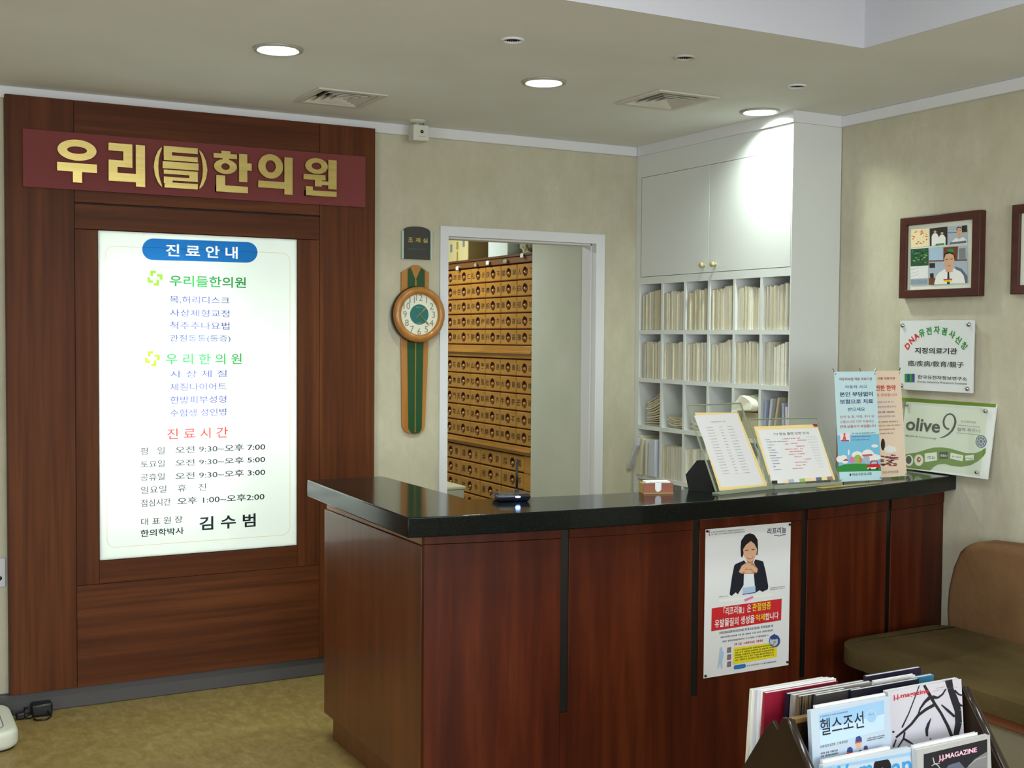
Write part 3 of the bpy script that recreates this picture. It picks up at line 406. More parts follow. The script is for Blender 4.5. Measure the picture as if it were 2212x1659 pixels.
                     ('ink', [(0.0395, 0.1996), (0.0156, 0.189), (0.0193, 0.185), (0.0438, 0.195)]), ('ink', [(0.1289, 0.2674), (0.1097, 0.2562), (0.115, 0.2509), (0.137, 0.2594)]),
                     ('ink', [(0.1096, 0.2561), (0.0944, 0.2419), (0.0988, 0.239), (0.1163, 0.2517)]), ('ink', [(0.0945, 0.2419), (0.0866, 0.2271), (0.0901, 0.2257), (0.0996, 0.2399)]),
                     ('ink', [(0.1353, 0.2568), (0.1538, 0.255), (0.1549, 0.2595), (0.1375, 0.2657)]), ('ink', [(0.1553, 0.2551), (0.1713, 0.2614), (0.1685, 0.2648), (0.1518, 0.2593)]),
                     ('ink', [(0.1714, 0.2615), (0.1832, 0.2729), (0.1796, 0.275), (0.1671, 0.264)]), ('ink', [(0.0958, 0.2932), (0.0824, 0.2715), (0.0851, 0.2705), (0.0985, 0.2921)]),
                     ('ink', [(0.0828, 0.2721), (0.0588, 0.2355), (0.0619, 0.2342), (0.0855, 0.271)]), ('ink', [(0.0592, 0.2361), (0.0355, 0.2075), (0.0396, 0.2054), (0.0622, 0.2346)]),
                     ('ink', [(0.163, 0.2391), (0.1817, 0.2218), (0.1878, 0.2256), (0.1658, 0.2408)]), ('ink', [(0.1811, 0.2223), (0.2029, 0.2052), (0.2084, 0.2085), (0.1872, 0.226)]),
                     ('ink', [(0.1291, 0.2153), (0.116, 0.2039), (0.1237, 0.2003), (0.1302, 0.2147)]), ('ink', [(0.1162, 0.2041), (0.1092, 0.1925), (0.1184, 0.1891), (0.1242, 0.2011)]),
                     ('ink', [(0.1091, 0.1919), (0.1108, 0.1759), (0.1172, 0.1752), (0.1188, 0.1908)]), ('ink', [(0.043, 0.196), (0.0376, 0.1813), (0.0428, 0.1797), (0.0479, 0.1946)]),
                     ('ink', [(0.0384, 0.1824), (0.0209, 0.1662), (0.0239, 0.1642), (0.0427, 0.1796)]), ('ink', [(0.0363, 0.181), (0.0552, 0.1704), (0.0585, 0.1738), (0.0396, 0.1845)]),
                     ('ink', [(0.0544, 0.1709), (0.0702, 0.1624), (0.0719, 0.1639), (0.058, 0.1742)]), ('ink', [(0.0158, 0.1837), (0.0059, 0.1683), (0.0104, 0.1664), (0.0196, 0.1821)]),
                     ('ink', [(0.0141, 0.2004), (0.0129, 0.1989), (0.0102, 0.1986), (0.0077, 0.1997), (0.0067, 0.2015), (0.0079, 0.203), (0.0105, 0.2033), (0.0131, 0.2022)]),
                     ('ink', [(0.1268, 0.1678), (0.126, 0.1666), (0.1241, 0.1664), (0.1224, 0.1672), (0.1217, 0.1686), (0.1225, 0.1697), (0.1244, 0.17), (0.1261, 0.1692)]),
                     ('ink',
                      [(0.1721, 0.1534), (0.1701, 0.1513), (0.1649, 0.1501), (0.1574, 0.1502), (0.1493, 0.1514), (0.1421, 0.1536), (0.1371, 0.1562), (0.1355, 0.1589), (0.1374, 0.161), (0.1426, 0.1621), (0.15, 0.1621), (0.1581, 0.1608),
                       (0.1654, 0.1587), (0.1704, 0.156)])],
             'dash': [('rose', 0.1488, 0.1793, 0.2783, 0.2803, 1, 310), ('rose', 0.1376, 0.2209, 0.2733, 0.2745, 1, 311)],
             'o': [0.8269, -3.2562, 0.4511],
             'size': (0.2335, 0.29),
             'txt': [('red', 'j.j.magazine', 0.0146, 0.1255, 0.2692, 0.2819, 0.02)],
             'ux': [1.0, 0.0, 0.0],
             'uy': [0.0, 0.08716, 0.99619]},
 'mag_rock': {'art': [('ink', [(0.0198, 0.2783), (0.2193, 0.2811), (0.2111, 0.1541), (0.0139, 0.188)]), ('gray', [(0.1496, 0.228), (0.1765, 0.2435), (0.2163, 0.2537), (0.2148, 0.2175)]),
                      ('lgray', [(0.1565, 0.2311), (0.1815, 0.2409), (0.1805, 0.242), (0.1555, 0.2322)]), ('lgray', [(0.1805, 0.2407), (0.214, 0.2431), (0.2136, 0.2443), (0.18, 0.2419)]),
                      ('lgray', [(0.0458, 0.267), (0.0489, 0.2542), (0.0525, 0.2543), (0.0486, 0.2671)]), ('lgray', [(0.0493, 0.2538), (0.06, 0.2475), (0.0618, 0.2492), (0.0513, 0.2557)]),
                      ('lgray', [(0.059, 0.2484), (0.0653, 0.2407), (0.0678, 0.2415), (0.0617, 0.2493)]), ('lgray', [(0.0423, 0.2492), (0.0536, 0.2519), (0.0523, 0.2539), (0.0412, 0.2508)]),
                      ('lgray', [(0.0523, 0.2518), (0.0675, 0.251), (0.0673, 0.2528), (0.052, 0.2538)]), ('slate', [(0.0869, 0.2381), (0.0935, 0.2433), (0.1274, 0.2453), (0.1433, 0.229)])],
              'dash': [],
              'o': [0.816, -3.3532, 0.3511],
              'size': (0.2286, 0.29),
              'txt': [('pink', 'J.J.MAGAZINE', 0.063, 0.1848, 0.2543, 0.2692, 0.03), ('pinkw', 'J.J.MAGAZINE', 0.0648, 0.1829, 0.2555, 0.268, 0.008)],
              'ux': [1.0, 0.0, 0.0],
              'uy': [0.0, 0.08716, 0.99619]},
 'mag_woman': {'art': [('hair',
                        [(0.1927, 0.2563), (0.1907, 0.2491), (0.1857, 0.2433), (0.1785, 0.2397), (0.1698, 0.2385), (0.1608, 0.24), (0.1525, 0.2439), (0.1459, 0.2498), (0.1419, 0.257), (0.1408, 0.2646), (0.1428, 0.2717), (0.1476, 0.2775),
                         (0.1548, 0.2812), (0.1634, 0.2824), (0.1725, 0.281), (0.1808, 0.2771), (0.1875, 0.2712), (0.1916, 0.2639)]),
                       ('skin', [(0.1499, 0.2441), (0.1666, 0.2605), (0.1818, 0.2389), (0.1772, 0.2124), (0.1505, 0.2169)]), ('sky2', [(-0.0011, 0.2874), (0.2686, 0.2788), (0.2681, 0.2719), (-0.0015, 0.2809)])],
               'dash': [],
               'o': [0.5668, -3.3325, 0.3511],
               'size': (0.2533, 0.29),
               'txt': [('sky5', 'Wom', 0.0142, 0.1374, 0.2465, 0.2833, 0.02), ('sky5', 'an', 0.1936, 0.2522, 0.2342, 0.2627, 0.02)],
               'ux': [1.0, 0.0, 0.0],
               'uy': [0.0, 0.08716, 0.99619]},
 'manila_clip': [(0.272, 0.2314), (0.2935, 0.2319), (0.2937, 0.2205), (0.2783, 0.2205)],
 'misc': {'rackL': [0.56, -3.198, 0.7], 'rackR': [1.025, -3.273, 0.74]},
 'olive': {'art': [('ogreen', [(-0.0792, 0.2899), (0.4461, 0.2873), (0.4455, 0.2745), (-0.0795, 0.2735)]), ('ink', [(0.2398, 0.1796), (0.2245, 0.1825), (0.223, 0.1752), (0.2384, 0.1731)]),
                   ('ink', [(0.228, 0.181), (0.2146, 0.1921), (0.2076, 0.1866), (0.2214, 0.1759)]), ('ink', [(0.2165, 0.1894), (0.2107, 0.2066), (0.201, 0.2049), (0.2068, 0.1877)]),
                   ('ink', [(0.2109, 0.2041), (0.2133, 0.2209), (0.205, 0.2223), (0.201, 0.2057)]), ('ink', [(0.2122, 0.2188), (0.223, 0.2316), (0.2171, 0.2351), (0.2053, 0.2228)]),
                   ('ink', [(0.2206, 0.2301), (0.2362, 0.2346), (0.2335, 0.24), (0.2178, 0.2355)]), ('ink', [(0.2329, 0.2346), (0.2482, 0.2303), (0.2503, 0.2366), (0.2347, 0.2401)]),
                   ('ink', [(0.2452, 0.232), (0.2568, 0.2194), (0.2643, 0.2242), (0.2515, 0.236)]), ('ink', [(0.2553, 0.2217), (0.2605, 0.2057), (0.2705, 0.2075), (0.2648, 0.2235)]),
                   ('ink', [(0.2603, 0.2082), (0.2572, 0.1895), (0.2681, 0.1881), (0.2706, 0.2068)]), ('ink', [(0.2578, 0.1914), (0.2485, 0.1721), (0.2577, 0.1689), (0.268, 0.1878)]),
                   ('ink', [(0.2498, 0.1738), (0.2329, 0.1571), (0.2393, 0.1527), (0.2574, 0.1686)]), ('ink', [(0.2344, 0.1582), (0.2161, 0.1469), (0.2202, 0.1426), (0.2394, 0.1528)]),
                   ('ink', [(0.2178, 0.1476), (0.1987, 0.1402), (0.2001, 0.1377), (0.2204, 0.1427)]), ('gray', [(0.2776, 0.1949), (0.3858, 0.1941), (0.3857, 0.1958), (0.2775, 0.1967)]),
                   ('gray', [(0.2771, 0.1638), (0.3879, 0.1636), (0.3879, 0.1653), (0.277, 0.1656)]),
                   ('slate',
                    [(0.4246, 0.1427), (0.4247, 0.1363), (0.4231, 0.1302), (0.4198, 0.1249), (0.4151, 0.1206), (0.4093, 0.1176), (0.4027, 0.1162), (0.3959, 0.1165), (0.3893, 0.1184), (0.3833, 0.1218), (0.3784, 0.1265), (0.3749, 0.1322),
                     (0.373, 0.1385), (0.3729, 0.1449), (0.3746, 0.1511), (0.3779, 0.1565), (0.3827, 0.1608), (0.3886, 0.1637), (0.3951, 0.165), (0.4019, 0.1647), (0.4085, 0.1628), (0.4144, 0.1593), (0.4193, 0.1546), (0.4228, 0.1489)]),
                   ('lslate',
                    [(0.4205, 0.1423), (0.4206, 0.1369), (0.4192, 0.1317), (0.4165, 0.1272), (0.4125, 0.1235), (0.4076, 0.121), (0.4022, 0.1198), (0.3964, 0.12), (0.3909, 0.1217), (0.3859, 0.1246), (0.3817, 0.1287), (0.3788, 0.1335),
                     (0.3772, 0.1389), (0.3771, 0.1443), (0.3785, 0.1495), (0.3813, 0.1541), (0.3853, 0.1578), (0.3902, 0.1603), (0.3957, 0.1614), (0.4014, 0.1612), (0.407, 0.1595), (0.4119, 0.1565), (0.416, 0.1525), (0.419, 0.1477)]),
                   ('slate', [(0.4185, 0.1422), (0.4176, 0.1391), (0.4145, 0.1376), (0.411, 0.1385), (0.4092, 0.1414), (0.4101, 0.1445), (0.4132, 0.146), (0.4167, 0.1451)]),
                   ('slate', [(0.4156, 0.132), (0.4148, 0.1289), (0.4117, 0.1273), (0.4082, 0.1283), (0.4064, 0.1312), (0.4073, 0.1343), (0.4104, 0.1358), (0.4138, 0.1348)]),
                   ('slate', [(0.4058, 0.127), (0.4049, 0.1239), (0.4018, 0.1224), (0.3983, 0.1233), (0.3965, 0.1262), (0.3974, 0.1293), (0.4005, 0.1308), (0.4039, 0.1299)]),
                   ('slate', [(0.3945, 0.1302), (0.3937, 0.1271), (0.3906, 0.1256), (0.3871, 0.1265), (0.3852, 0.1294), (0.3861, 0.1326), (0.3892, 0.1341), (0.3927, 0.1331)]),
                   ('slate', [(0.3886, 0.1398), (0.3877, 0.1366), (0.3846, 0.1351), (0.3811, 0.1361), (0.3793, 0.139), (0.3802, 0.1421), (0.3833, 0.1436), (0.3868, 0.1427)]),
                   ('slate', [(0.3914, 0.15), (0.3905, 0.1469), (0.3874, 0.1454), (0.3839, 0.1464), (0.3821, 0.1493), (0.383, 0.1524), (0.3861, 0.1539), (0.3896, 0.1529)]),
                   ('slate', [(0.4014, 0.155), (0.4005, 0.1519), (0.3974, 0.1504), (0.3939, 0.1514), (0.3921, 0.1543), (0.393, 0.1574), (0.3961, 0.1589), (0.3995, 0.1579)]),
                   ('slate', [(0.4125, 0.1517), (0.4117, 0.1486), (0.4086, 0.1471), (0.4051, 0.1481), (0.4033, 0.151), (0.4042, 0.1541), (0.4073, 0.1556), (0.4107, 0.1546)]),
                   ('slate', [(0.4056, 0.1411), (0.4049, 0.1373), (0.4019, 0.1347), (0.3978, 0.1344), (0.3941, 0.1364), (0.3922, 0.1401), (0.3929, 0.1439), (0.3959, 0.1465), (0.4001, 0.1468), (0.4038, 0.1448)]),
                   ('ogreen',
                    [(-0.0375, 0.0473), (0.0361, 0.0597), (0.0906, 0.0703), (0.1318, 0.0852), (0.1727, 0.0977), (0.2143, 0.1024), (0.2561, 0.1015), (0.2982, 0.0953), (0.3395, 0.0897), (0.3787, 0.0937), (0.4032, 0.1044), (0.4244, 0.1191),
                     (0.426, 0.1), (0.419, 0.0866), (0.3963, 0.0652), (0.3675, 0.0473), (0.3213, 0.0352), (0.2806, 0.0344), (0.2385, 0.0391), (0.2058, 0.0338), (0.1854, 0.0206), (0.1706, 0.0068), (0.0514, 0.005), (-0.0327, 0.0013)]),
                   ('white',
                    [(0.0785, 0.0373), (0.0786, 0.0303), (0.0766, 0.0237), (0.0726, 0.0183), (0.067, 0.0145), (0.0605, 0.0128), (0.0535, 0.0132), (0.0468, 0.0158), (0.0411, 0.0203), (0.0369, 0.0263), (0.0346, 0.0332), (0.0345, 0.0403),
                     (0.0366, 0.0469), (0.0407, 0.0523), (0.0463, 0.0561), (0.0529, 0.0578), (0.0598, 0.0573), (0.0665, 0.0547), (0.0721, 0.0501), (0.0763, 0.0442)]),
                   ('dark',
                    [(0.0694, 0.0387), (0.0695, 0.0337), (0.0681, 0.029), (0.0654, 0.0251), (0.0615, 0.0224), (0.057, 0.0211), (0.0521, 0.0215), (0.0475, 0.0233), (0.0435, 0.0266), (0.0406, 0.0309), (0.039, 0.0359), (0.0389, 0.041), (0.0403, 0.0457),
                     (0.0431, 0.0496), (0.0469, 0.0523), (0.0515, 0.0536), (0.0563, 0.0532), (0.061, 0.0513), (0.0649, 0.048), (0.0678, 0.0437)]),
                   ('white',
                    [(0.1306, 0.0434), (0.1307, 0.0363), (0.1284, 0.0296), (0.124, 0.0241), (0.118, 0.0202), (0.111, 0.0184), (0.1035, 0.0188), (0.0964, 0.0214), (0.0903, 0.0259), (0.0859, 0.032), (0.0835, 0.0389), (0.0835, 0.0461), (0.0858, 0.0528),
                     (0.0902, 0.0583), (0.0963, 0.0622), (0.1034, 0.0639), (0.1109, 0.0635), (0.1179, 0.0608), (0.124, 0.0563), (0.1283, 0.0503)]),
                   ('red',
                    [(0.1171, 0.0444), (0.1172, 0.0409), (0.1163, 0.0376), (0.1144, 0.0349), (0.1118, 0.0331), (0.1087, 0.0322), (0.1054, 0.0325), (0.1022, 0.0338), (0.0995, 0.036), (0.0975, 0.039), (0.0965, 0.0424), (0.0964, 0.0459),
                     (0.0973, 0.0492), (0.0992, 0.0519), (0.1018, 0.0537), (0.105, 0.0546), (0.1082, 0.0543), (0.1114, 0.053), (0.1141, 0.0507), (0.1161, 0.0478)]),
                   ('white', [(0.1129, 0.0451), (0.1122, 0.0422), (0.1096, 0.0407), (0.1066, 0.0416), (0.1049, 0.0444), (0.1056, 0.0473), (0.1083, 0.0487), (0.1113, 0.0478)]),
                   ('white', [(0.1329, 0.07), (0.1929, 0.0816), (0.1999, 0.0492), (0.1399, 0.0364)]), ('ink', [(0.2048, 0.0831), (0.2472, 0.0882), (0.2528, 0.0608), (0.2101, 0.056)]),
                   ('white', [(0.262, 0.0855), (0.3244, 0.0801), (0.3245, 0.057), (0.2624, 0.0624)]), ('white', [(0.3331, 0.0796), (0.3738, 0.0876), (0.3764, 0.068), (0.3393, 0.0606)])],
           'dash': [('slate', 0.1494, 0.1893, 0.0485, 0.064, 1, 21), ('white', 0.2122, 0.2471, 0.0633, 0.0764, 1, 22), ('slate', 0.27, 0.3163, 0.0664, 0.0751, 1, 23), ('slate', 0.3392, 0.3724, 0.0663, 0.0748, 1, 24)],
           'o': [2.555, -1.585, 1.004],
           'size': (0.4475, 0.2871),
           'txt': [('ink', 'olive', 0.0167, 0.1936, 0.1571, 0.2108, 0.02), ('gray', 'Media & Technology', 0.0213, 0.1839, 0.1298, 0.1389, 0.004), ('gray', '우리한의원', 0.2914, 0.3626, 0.2066, 0.2157, 0),
                   ('gray', '협력 파트너', 0.2791, 0.388, 0.1723, 0.1875, 0.006)],
           'ux': [0.0, -1.0, 0.0],
           'uy': [0.14979, 0.0, 0.98872]},
 'picture': {'art': [('cream', [(0.0468, 0.2798), (0.1426, 0.2771), (0.1451, 0.2065), (0.0494, 0.2044)]), ('orange', [(0.1091, 0.2653), (0.1062, 0.2638), (0.0996, 0.2638), (0.0942, 0.2654), (0.0941, 0.2674), (0.0995, 0.2683), (0.1061, 0.2673)]),
                     ('rose', [(0.1087, 0.2213), (0.1068, 0.2195), (0.1024, 0.2193), (0.0987, 0.2208), (0.0987, 0.223), (0.1022, 0.2241), (0.1067, 0.2233)]),
                     ('orange', [(0.14, 0.244), (0.1373, 0.2424), (0.1311, 0.2424), (0.1261, 0.2439), (0.1261, 0.2459), (0.131, 0.2468), (0.1372, 0.2459)]),
                     ('orange', [(0.0813, 0.2661), (0.0784, 0.2647), (0.0716, 0.2648), (0.0662, 0.2663), (0.0661, 0.2682), (0.0715, 0.2689), (0.0783, 0.268)]),
                     ('rose', [(0.1142, 0.2687), (0.1116, 0.2669), (0.1058, 0.2669), (0.101, 0.2686), (0.1009, 0.2708), (0.1056, 0.2718), (0.1115, 0.2709)]),
                     ('red', [(0.1209, 0.2253), (0.1194, 0.2234), (0.1159, 0.2232), (0.1131, 0.2247), (0.113, 0.2269), (0.1158, 0.2281), (0.1193, 0.2274)]),
                     ('peach', [(0.1167, 0.2201), (0.1149, 0.2178), (0.1108, 0.2175), (0.1075, 0.2193), (0.1074, 0.222), (0.1107, 0.2234), (0.1148, 0.2225)]),
                     ('peach', [(0.1344, 0.2633), (0.1327, 0.2624), (0.1288, 0.2624), (0.1256, 0.2634), (0.1256, 0.2645), (0.1287, 0.265), (0.1326, 0.2645)]),
                     ('peach', [(0.0786, 0.22), (0.0767, 0.218), (0.0724, 0.2178), (0.0688, 0.2195), (0.0688, 0.2218), (0.0722, 0.223), (0.0766, 0.2222)]),
                     ('red', [(0.095, 0.2264), (0.0928, 0.2247), (0.0878, 0.2245), (0.0838, 0.2261), (0.0837, 0.2282), (0.0877, 0.2293), (0.0927, 0.2285)]),
                     ('peach', [(0.1083, 0.2216), (0.1059, 0.2191), (0.1004, 0.2189), (0.096, 0.2209), (0.0959, 0.2238), (0.1003, 0.2253), (0.1058, 0.2243)]),
                     ('red', [(0.1361, 0.2329), (0.1349, 0.2305), (0.132, 0.2301), (0.1296, 0.232), (0.1295, 0.2347), (0.1318, 0.2362), (0.1347, 0.2354)]),
                     ('rose', [(0.1181, 0.2601), (0.1154, 0.2584), (0.1092, 0.2583), (0.1041, 0.26), (0.1041, 0.2622), (0.109, 0.2632), (0.1153, 0.2623)]),
                     ('red', [(0.0718, 0.248), (0.0695, 0.2463), (0.0641, 0.2463), (0.0598, 0.2478), (0.0597, 0.2498), (0.064, 0.2508), (0.0694, 0.25)]),
                     ('red', [(0.1211, 0.2487), (0.1199, 0.2473), (0.117, 0.2471), (0.1146, 0.2483), (0.1146, 0.2499), (0.1169, 0.2508), (0.1198, 0.2502)]),
                     ('peach', [(0.1287, 0.2688), (0.1265, 0.2679), (0.1213, 0.268), (0.1172, 0.2691), (0.1172, 0.2702), (0.1213, 0.2706), (0.1264, 0.27)]),
                     ('red', [(0.1034, 0.2209), (0.1019, 0.2196), (0.0984, 0.2195), (0.0955, 0.2206), (0.0955, 0.2221), (0.0983, 0.2229), (0.1018, 0.2223)]),
                     ('rose', [(0.0854, 0.2701), (0.0831, 0.2692), (0.078, 0.2694), (0.0738, 0.2704), (0.0738, 0.2715), (0.0779, 0.2719), (0.0831, 0.2713)]),
                     ('orange', [(0.1346, 0.2544), (0.1332, 0.2524), (0.1297, 0.2521), (0.127, 0.2538), (0.1269, 0.2562), (0.1296, 0.2575), (0.133, 0.2567)]),
                     ('red', [(0.0888, 0.2197), (0.0859, 0.2183), (0.0793, 0.2183), (0.0739, 0.2198), (0.0739, 0.2216), (0.0792, 0.2224), (0.0858, 0.2215)]),
                     ('peach', [(0.1305, 0.2494), (0.1277, 0.2474), (0.1214, 0.2473), (0.1162, 0.2492), (0.1161, 0.2516), (0.1212, 0.2527), (0.1276, 0.2517)]),
                     ('rose', [(0.1101, 0.2194), (0.1081, 0.2178), (0.1035, 0.2177), (0.0997, 0.2191), (0.0996, 0.221), (0.1034, 0.2219), (0.108, 0.2212)]),
                     ('orange', [(0.1321, 0.2464), (0.1307, 0.245), (0.1273, 0.2449), (0.1245, 0.2461), (0.1245, 0.2477), (0.1272, 0.2486), (0.1306, 0.248)]),
                     ('red', [(0.0625, 0.2524), (0.0603, 0.2516), (0.0552, 0.2517), (0.0511, 0.2527), (0.0511, 0.2538), (0.0552, 0.2542), (0.0603, 0.2536)]),
                     ('orange', [(0.066, 0.2401), (0.0641, 0.2381), (0.0595, 0.2378), (0.0559, 0.2396), (0.0558, 0.242), (0.0594, 0.2432), (0.0639, 0.2424)]),
                     ('red', [(0.1081, 0.257), (0.1062, 0.2552), (0.1016, 0.255), (0.0979, 0.2566), (0.0979, 0.2588), (0.1015, 0.2599), (0.1061, 0.2591)]), ('dark', [(0.147, 0.2761), (0.2363, 0.2773), (0.2383, 0.2055), (0.1502, 0.2056)]),
                     ('white', [(0.159, 0.2056), (0.158, 0.2435), (0.1658, 0.2547), (0.1846, 0.2538), (0.193, 0.2423), (0.1939, 0.2078)]),
                     ('skin',
                      [(0.1819, 0.2613), (0.1816, 0.2589), (0.1807, 0.2568), (0.1792, 0.2552), (0.1774, 0.2542), (0.1752, 0.254), (0.1731, 0.2545), (0.1712, 0.2558), (0.1696, 0.2576), (0.1685, 0.2599), (0.1681, 0.2623), (0.1684, 0.2647),
                       (0.1693, 0.2668), (0.1708, 0.2684), (0.1727, 0.2694), (0.1748, 0.2696), (0.177, 0.2691), (0.1789, 0.2678), (0.1805, 0.266), (0.1815, 0.2637)]),
                     ('hair', [(0.1678, 0.2635), (0.1701, 0.2704), (0.1795, 0.2702), (0.1822, 0.2632), (0.178, 0.266), (0.1718, 0.2659)]),
                     ('white', [(0.1937, 0.2059), (0.1929, 0.235), (0.2013, 0.2461), (0.2198, 0.2453), (0.2287, 0.2338), (0.2294, 0.2056)]),
                     ('skin',
                      [(0.2171, 0.2527), (0.2168, 0.2503), (0.2159, 0.2483), (0.2145, 0.2467), (0.2126, 0.2457), (0.2105, 0.2455), (0.2084, 0.246), (0.2065, 0.2472), (0.2049, 0.249), (0.2039, 0.2513), (0.2035, 0.2537), (0.2038, 0.2561),
                       (0.2047, 0.2582), (0.2062, 0.2598), (0.208, 0.2607), (0.2101, 0.261), (0.2122, 0.2604), (0.2141, 0.2592), (0.2157, 0.2574), (0.2167, 0.2551)]),
                     ('hair', [(0.2032, 0.2549), (0.2055, 0.2618), (0.2147, 0.2616), (0.2174, 0.2546), (0.2133, 0.2573), (0.2071, 0.2573)]), ('green', [(0.1795, 0.2128), (0.2228, 0.2137), (0.223, 0.2069), (0.1796, 0.2067)]),
                     ('lslate', [(0.2382, 0.2772), (0.3347, 0.2762), (0.3382, 0.2028), (0.2414, 0.2039)]), ('brown', [(0.24, 0.2535), (0.3354, 0.2514), (0.3354, 0.2485), (0.2401, 0.2506)]),
                     ('dark', [(0.3072, 0.2748), (0.3323, 0.2752), (0.3345, 0.2514), (0.3087, 0.2514)]), ('white', [(0.2566, 0.2043), (0.2623, 0.2184), (0.28, 0.2303), (0.2967, 0.2232), (0.3128, 0.2317), (0.3324, 0.2185), (0.3358, 0.2029)]),
                     ('hair', [(0.2809, 0.259), (0.2822, 0.2682), (0.2922, 0.2724), (0.3039, 0.2697), (0.3104, 0.2618), (0.3095, 0.2532)]),
                     ('skin', [(0.283, 0.2576), (0.2862, 0.2667), (0.297, 0.2683), (0.3064, 0.2645), (0.309, 0.2557), (0.3085, 0.2446), (0.3033, 0.2376), (0.2964, 0.235), (0.2893, 0.2373), (0.2844, 0.2445)]),
                     ('skin', [(0.2884, 0.2423), (0.3047, 0.2424), (0.3058, 0.2312), (0.295, 0.2295), (0.2871, 0.2325)]), ('hair', [(0.2861, 0.2571), (0.2934, 0.2573), (0.2935, 0.2561), (0.2862, 0.2559)]),
                     ('hair', [(0.2981, 0.2572), (0.3054, 0.2572), (0.3054, 0.256), (0.2981, 0.256)]), ('rose', [(0.2918, 0.2443), (0.3, 0.2443), (0.3, 0.243), (0.2918, 0.2431)]),
                     ('slate', [(0.2518, 0.2142), (0.331, 0.2162), (0.3313, 0.2067), (0.252, 0.2058)]), ('dgreen', [(0.0505, 0.1994), (0.1422, 0.1988), (0.1453, 0.1298), (0.0524, 0.13)]),
                     ('green', [(0.1379, 0.1774), (0.1355, 0.1744), (0.1307, 0.1747), (0.1281, 0.1779), (0.1305, 0.1808), (0.1354, 0.1805)]),
                     ('dgreen', [(0.0793, 0.1845), (0.0762, 0.1808), (0.0696, 0.1812), (0.0663, 0.1852), (0.0694, 0.1889), (0.076, 0.1885)]),
                     ('dgreen', [(0.0892, 0.1728), (0.0859, 0.1717), (0.0793, 0.172), (0.076, 0.1736), (0.0793, 0.1748), (0.0859, 0.1744)]),
                     ('lgreen', [(0.0898, 0.1817), (0.0865, 0.1799), (0.0798, 0.1803), (0.0763, 0.1825), (0.0797, 0.1843), (0.0864, 0.1839)]),
                     ('lgreen', [(0.115, 0.1558), (0.1136, 0.1528), (0.1105, 0.1529), (0.1089, 0.1561), (0.1104, 0.1591), (0.1134, 0.1589)]),
                     ('dgreen', [(0.1178, 0.18), (0.1145, 0.1761), (0.1078, 0.1764), (0.1043, 0.1808), (0.1076, 0.1848), (0.1143, 0.1844)]),
                     ('green', [(0.093, 0.1569), (0.0895, 0.1544), (0.0823, 0.1548), (0.0786, 0.1576), (0.0822, 0.1601), (0.0893, 0.1597)]),
                     ('lgreen', [(0.1267, 0.1904), (0.1231, 0.1884), (0.1156, 0.1889), (0.1119, 0.1913), (0.1155, 0.1933), (0.123, 0.1929)]),
                     ('lgreen', [(0.1324, 0.1726), (0.129, 0.1712), (0.1223, 0.1716), (0.1188, 0.1733), (0.1222, 0.1747), (0.129, 0.1743)]),
                     ('dgreen', [(0.1101, 0.1692), (0.1076, 0.1655), (0.1023, 0.1657), (0.0996, 0.1697), (0.1021, 0.1734), (0.1074, 0.1731)]),
                     ('dark', [(0.091, 0.1705), (0.0886, 0.1681), (0.0839, 0.1683), (0.0814, 0.171), (0.0838, 0.1734), (0.0885, 0.1731)]),
                     ('dark', [(0.0784, 0.195), (0.0747, 0.1912), (0.0672, 0.1917), (0.0634, 0.1958), (0.067, 0.1996), (0.0745, 0.1991)]),
                     ('dark', [(0.1096, 0.1367), (0.1066, 0.1355), (0.1003, 0.1358), (0.0971, 0.1373), (0.1002, 0.1386), (0.1065, 0.1383)]),
                     ('dark', [(0.1293, 0.1543), (0.1267, 0.1523), (0.1215, 0.1525), (0.1189, 0.1548), (0.1214, 0.1568), (0.1266, 0.1565)]),
                     ('dgreen', [(0.1353, 0.1426), (0.132, 0.1386), (0.125, 0.1389), (0.1215, 0.1433), (0.1248, 0.1473), (0.1317, 0.1469)]),
                     ('green', [(0.1282, 0.1897), (0.1248, 0.1866), (0.1176, 0.187), (0.1139, 0.1905), (0.1174, 0.1937), (0.1246, 0.1933)]),
                     ('lgreen', [(0.1344, 0.1404), (0.1317, 0.1393), (0.1263, 0.1395), (0.1235, 0.141), (0.1262, 0.1422), (0.1317, 0.1419)]),
                     ('green', [(0.0786, 0.1779), (0.0757, 0.1752), (0.0696, 0.1755), (0.0665, 0.1786), (0.0695, 0.1813), (0.0755, 0.1809)]),
                     ('dark', [(0.0675, 0.143), (0.066, 0.1414), (0.0628, 0.1416), (0.0611, 0.1433), (0.0627, 0.1449), (0.0659, 0.1448)]),
                     ('dark', [(0.1249, 0.189), (0.1231, 0.1874), (0.1194, 0.1876), (0.1175, 0.1894), (0.1193, 0.1909), (0.123, 0.1907)]),
                     ('green', [(0.0807, 0.1494), (0.0771, 0.1458), (0.0697, 0.1462), (0.0659, 0.1501), (0.0695, 0.1537), (0.0769, 0.1533)]),
                     ('green', [(0.1019, 0.161), (0.0997, 0.1576), (0.0951, 0.1578), (0.0926, 0.1615), (0.0949, 0.1649), (0.0995, 0.1647)]),
                     ('lgreen', [(0.0852, 0.1644), (0.0828, 0.1618), (0.0781, 0.1621), (0.0756, 0.1649), (0.0779, 0.1675), (0.0827, 0.1672)]),
                     ('green', [(0.1286, 0.1479), (0.1272, 0.1465), (0.1244, 0.1467), (0.123, 0.1482), (0.1243, 0.1495), (0.1271, 0.1494)]),
                     ('dark', [(0.1378, 0.1429), (0.1364, 0.1402), (0.1334, 0.1403), (0.1318, 0.1432), (0.1332, 0.1459), (0.1362, 0.1457)]),
                     ('dgreen', [(0.0757, 0.1912), (0.0734, 0.1889), (0.0688, 0.1892), (0.0665, 0.1918), (0.0687, 0.1941), (0.0733, 0.1938)]),
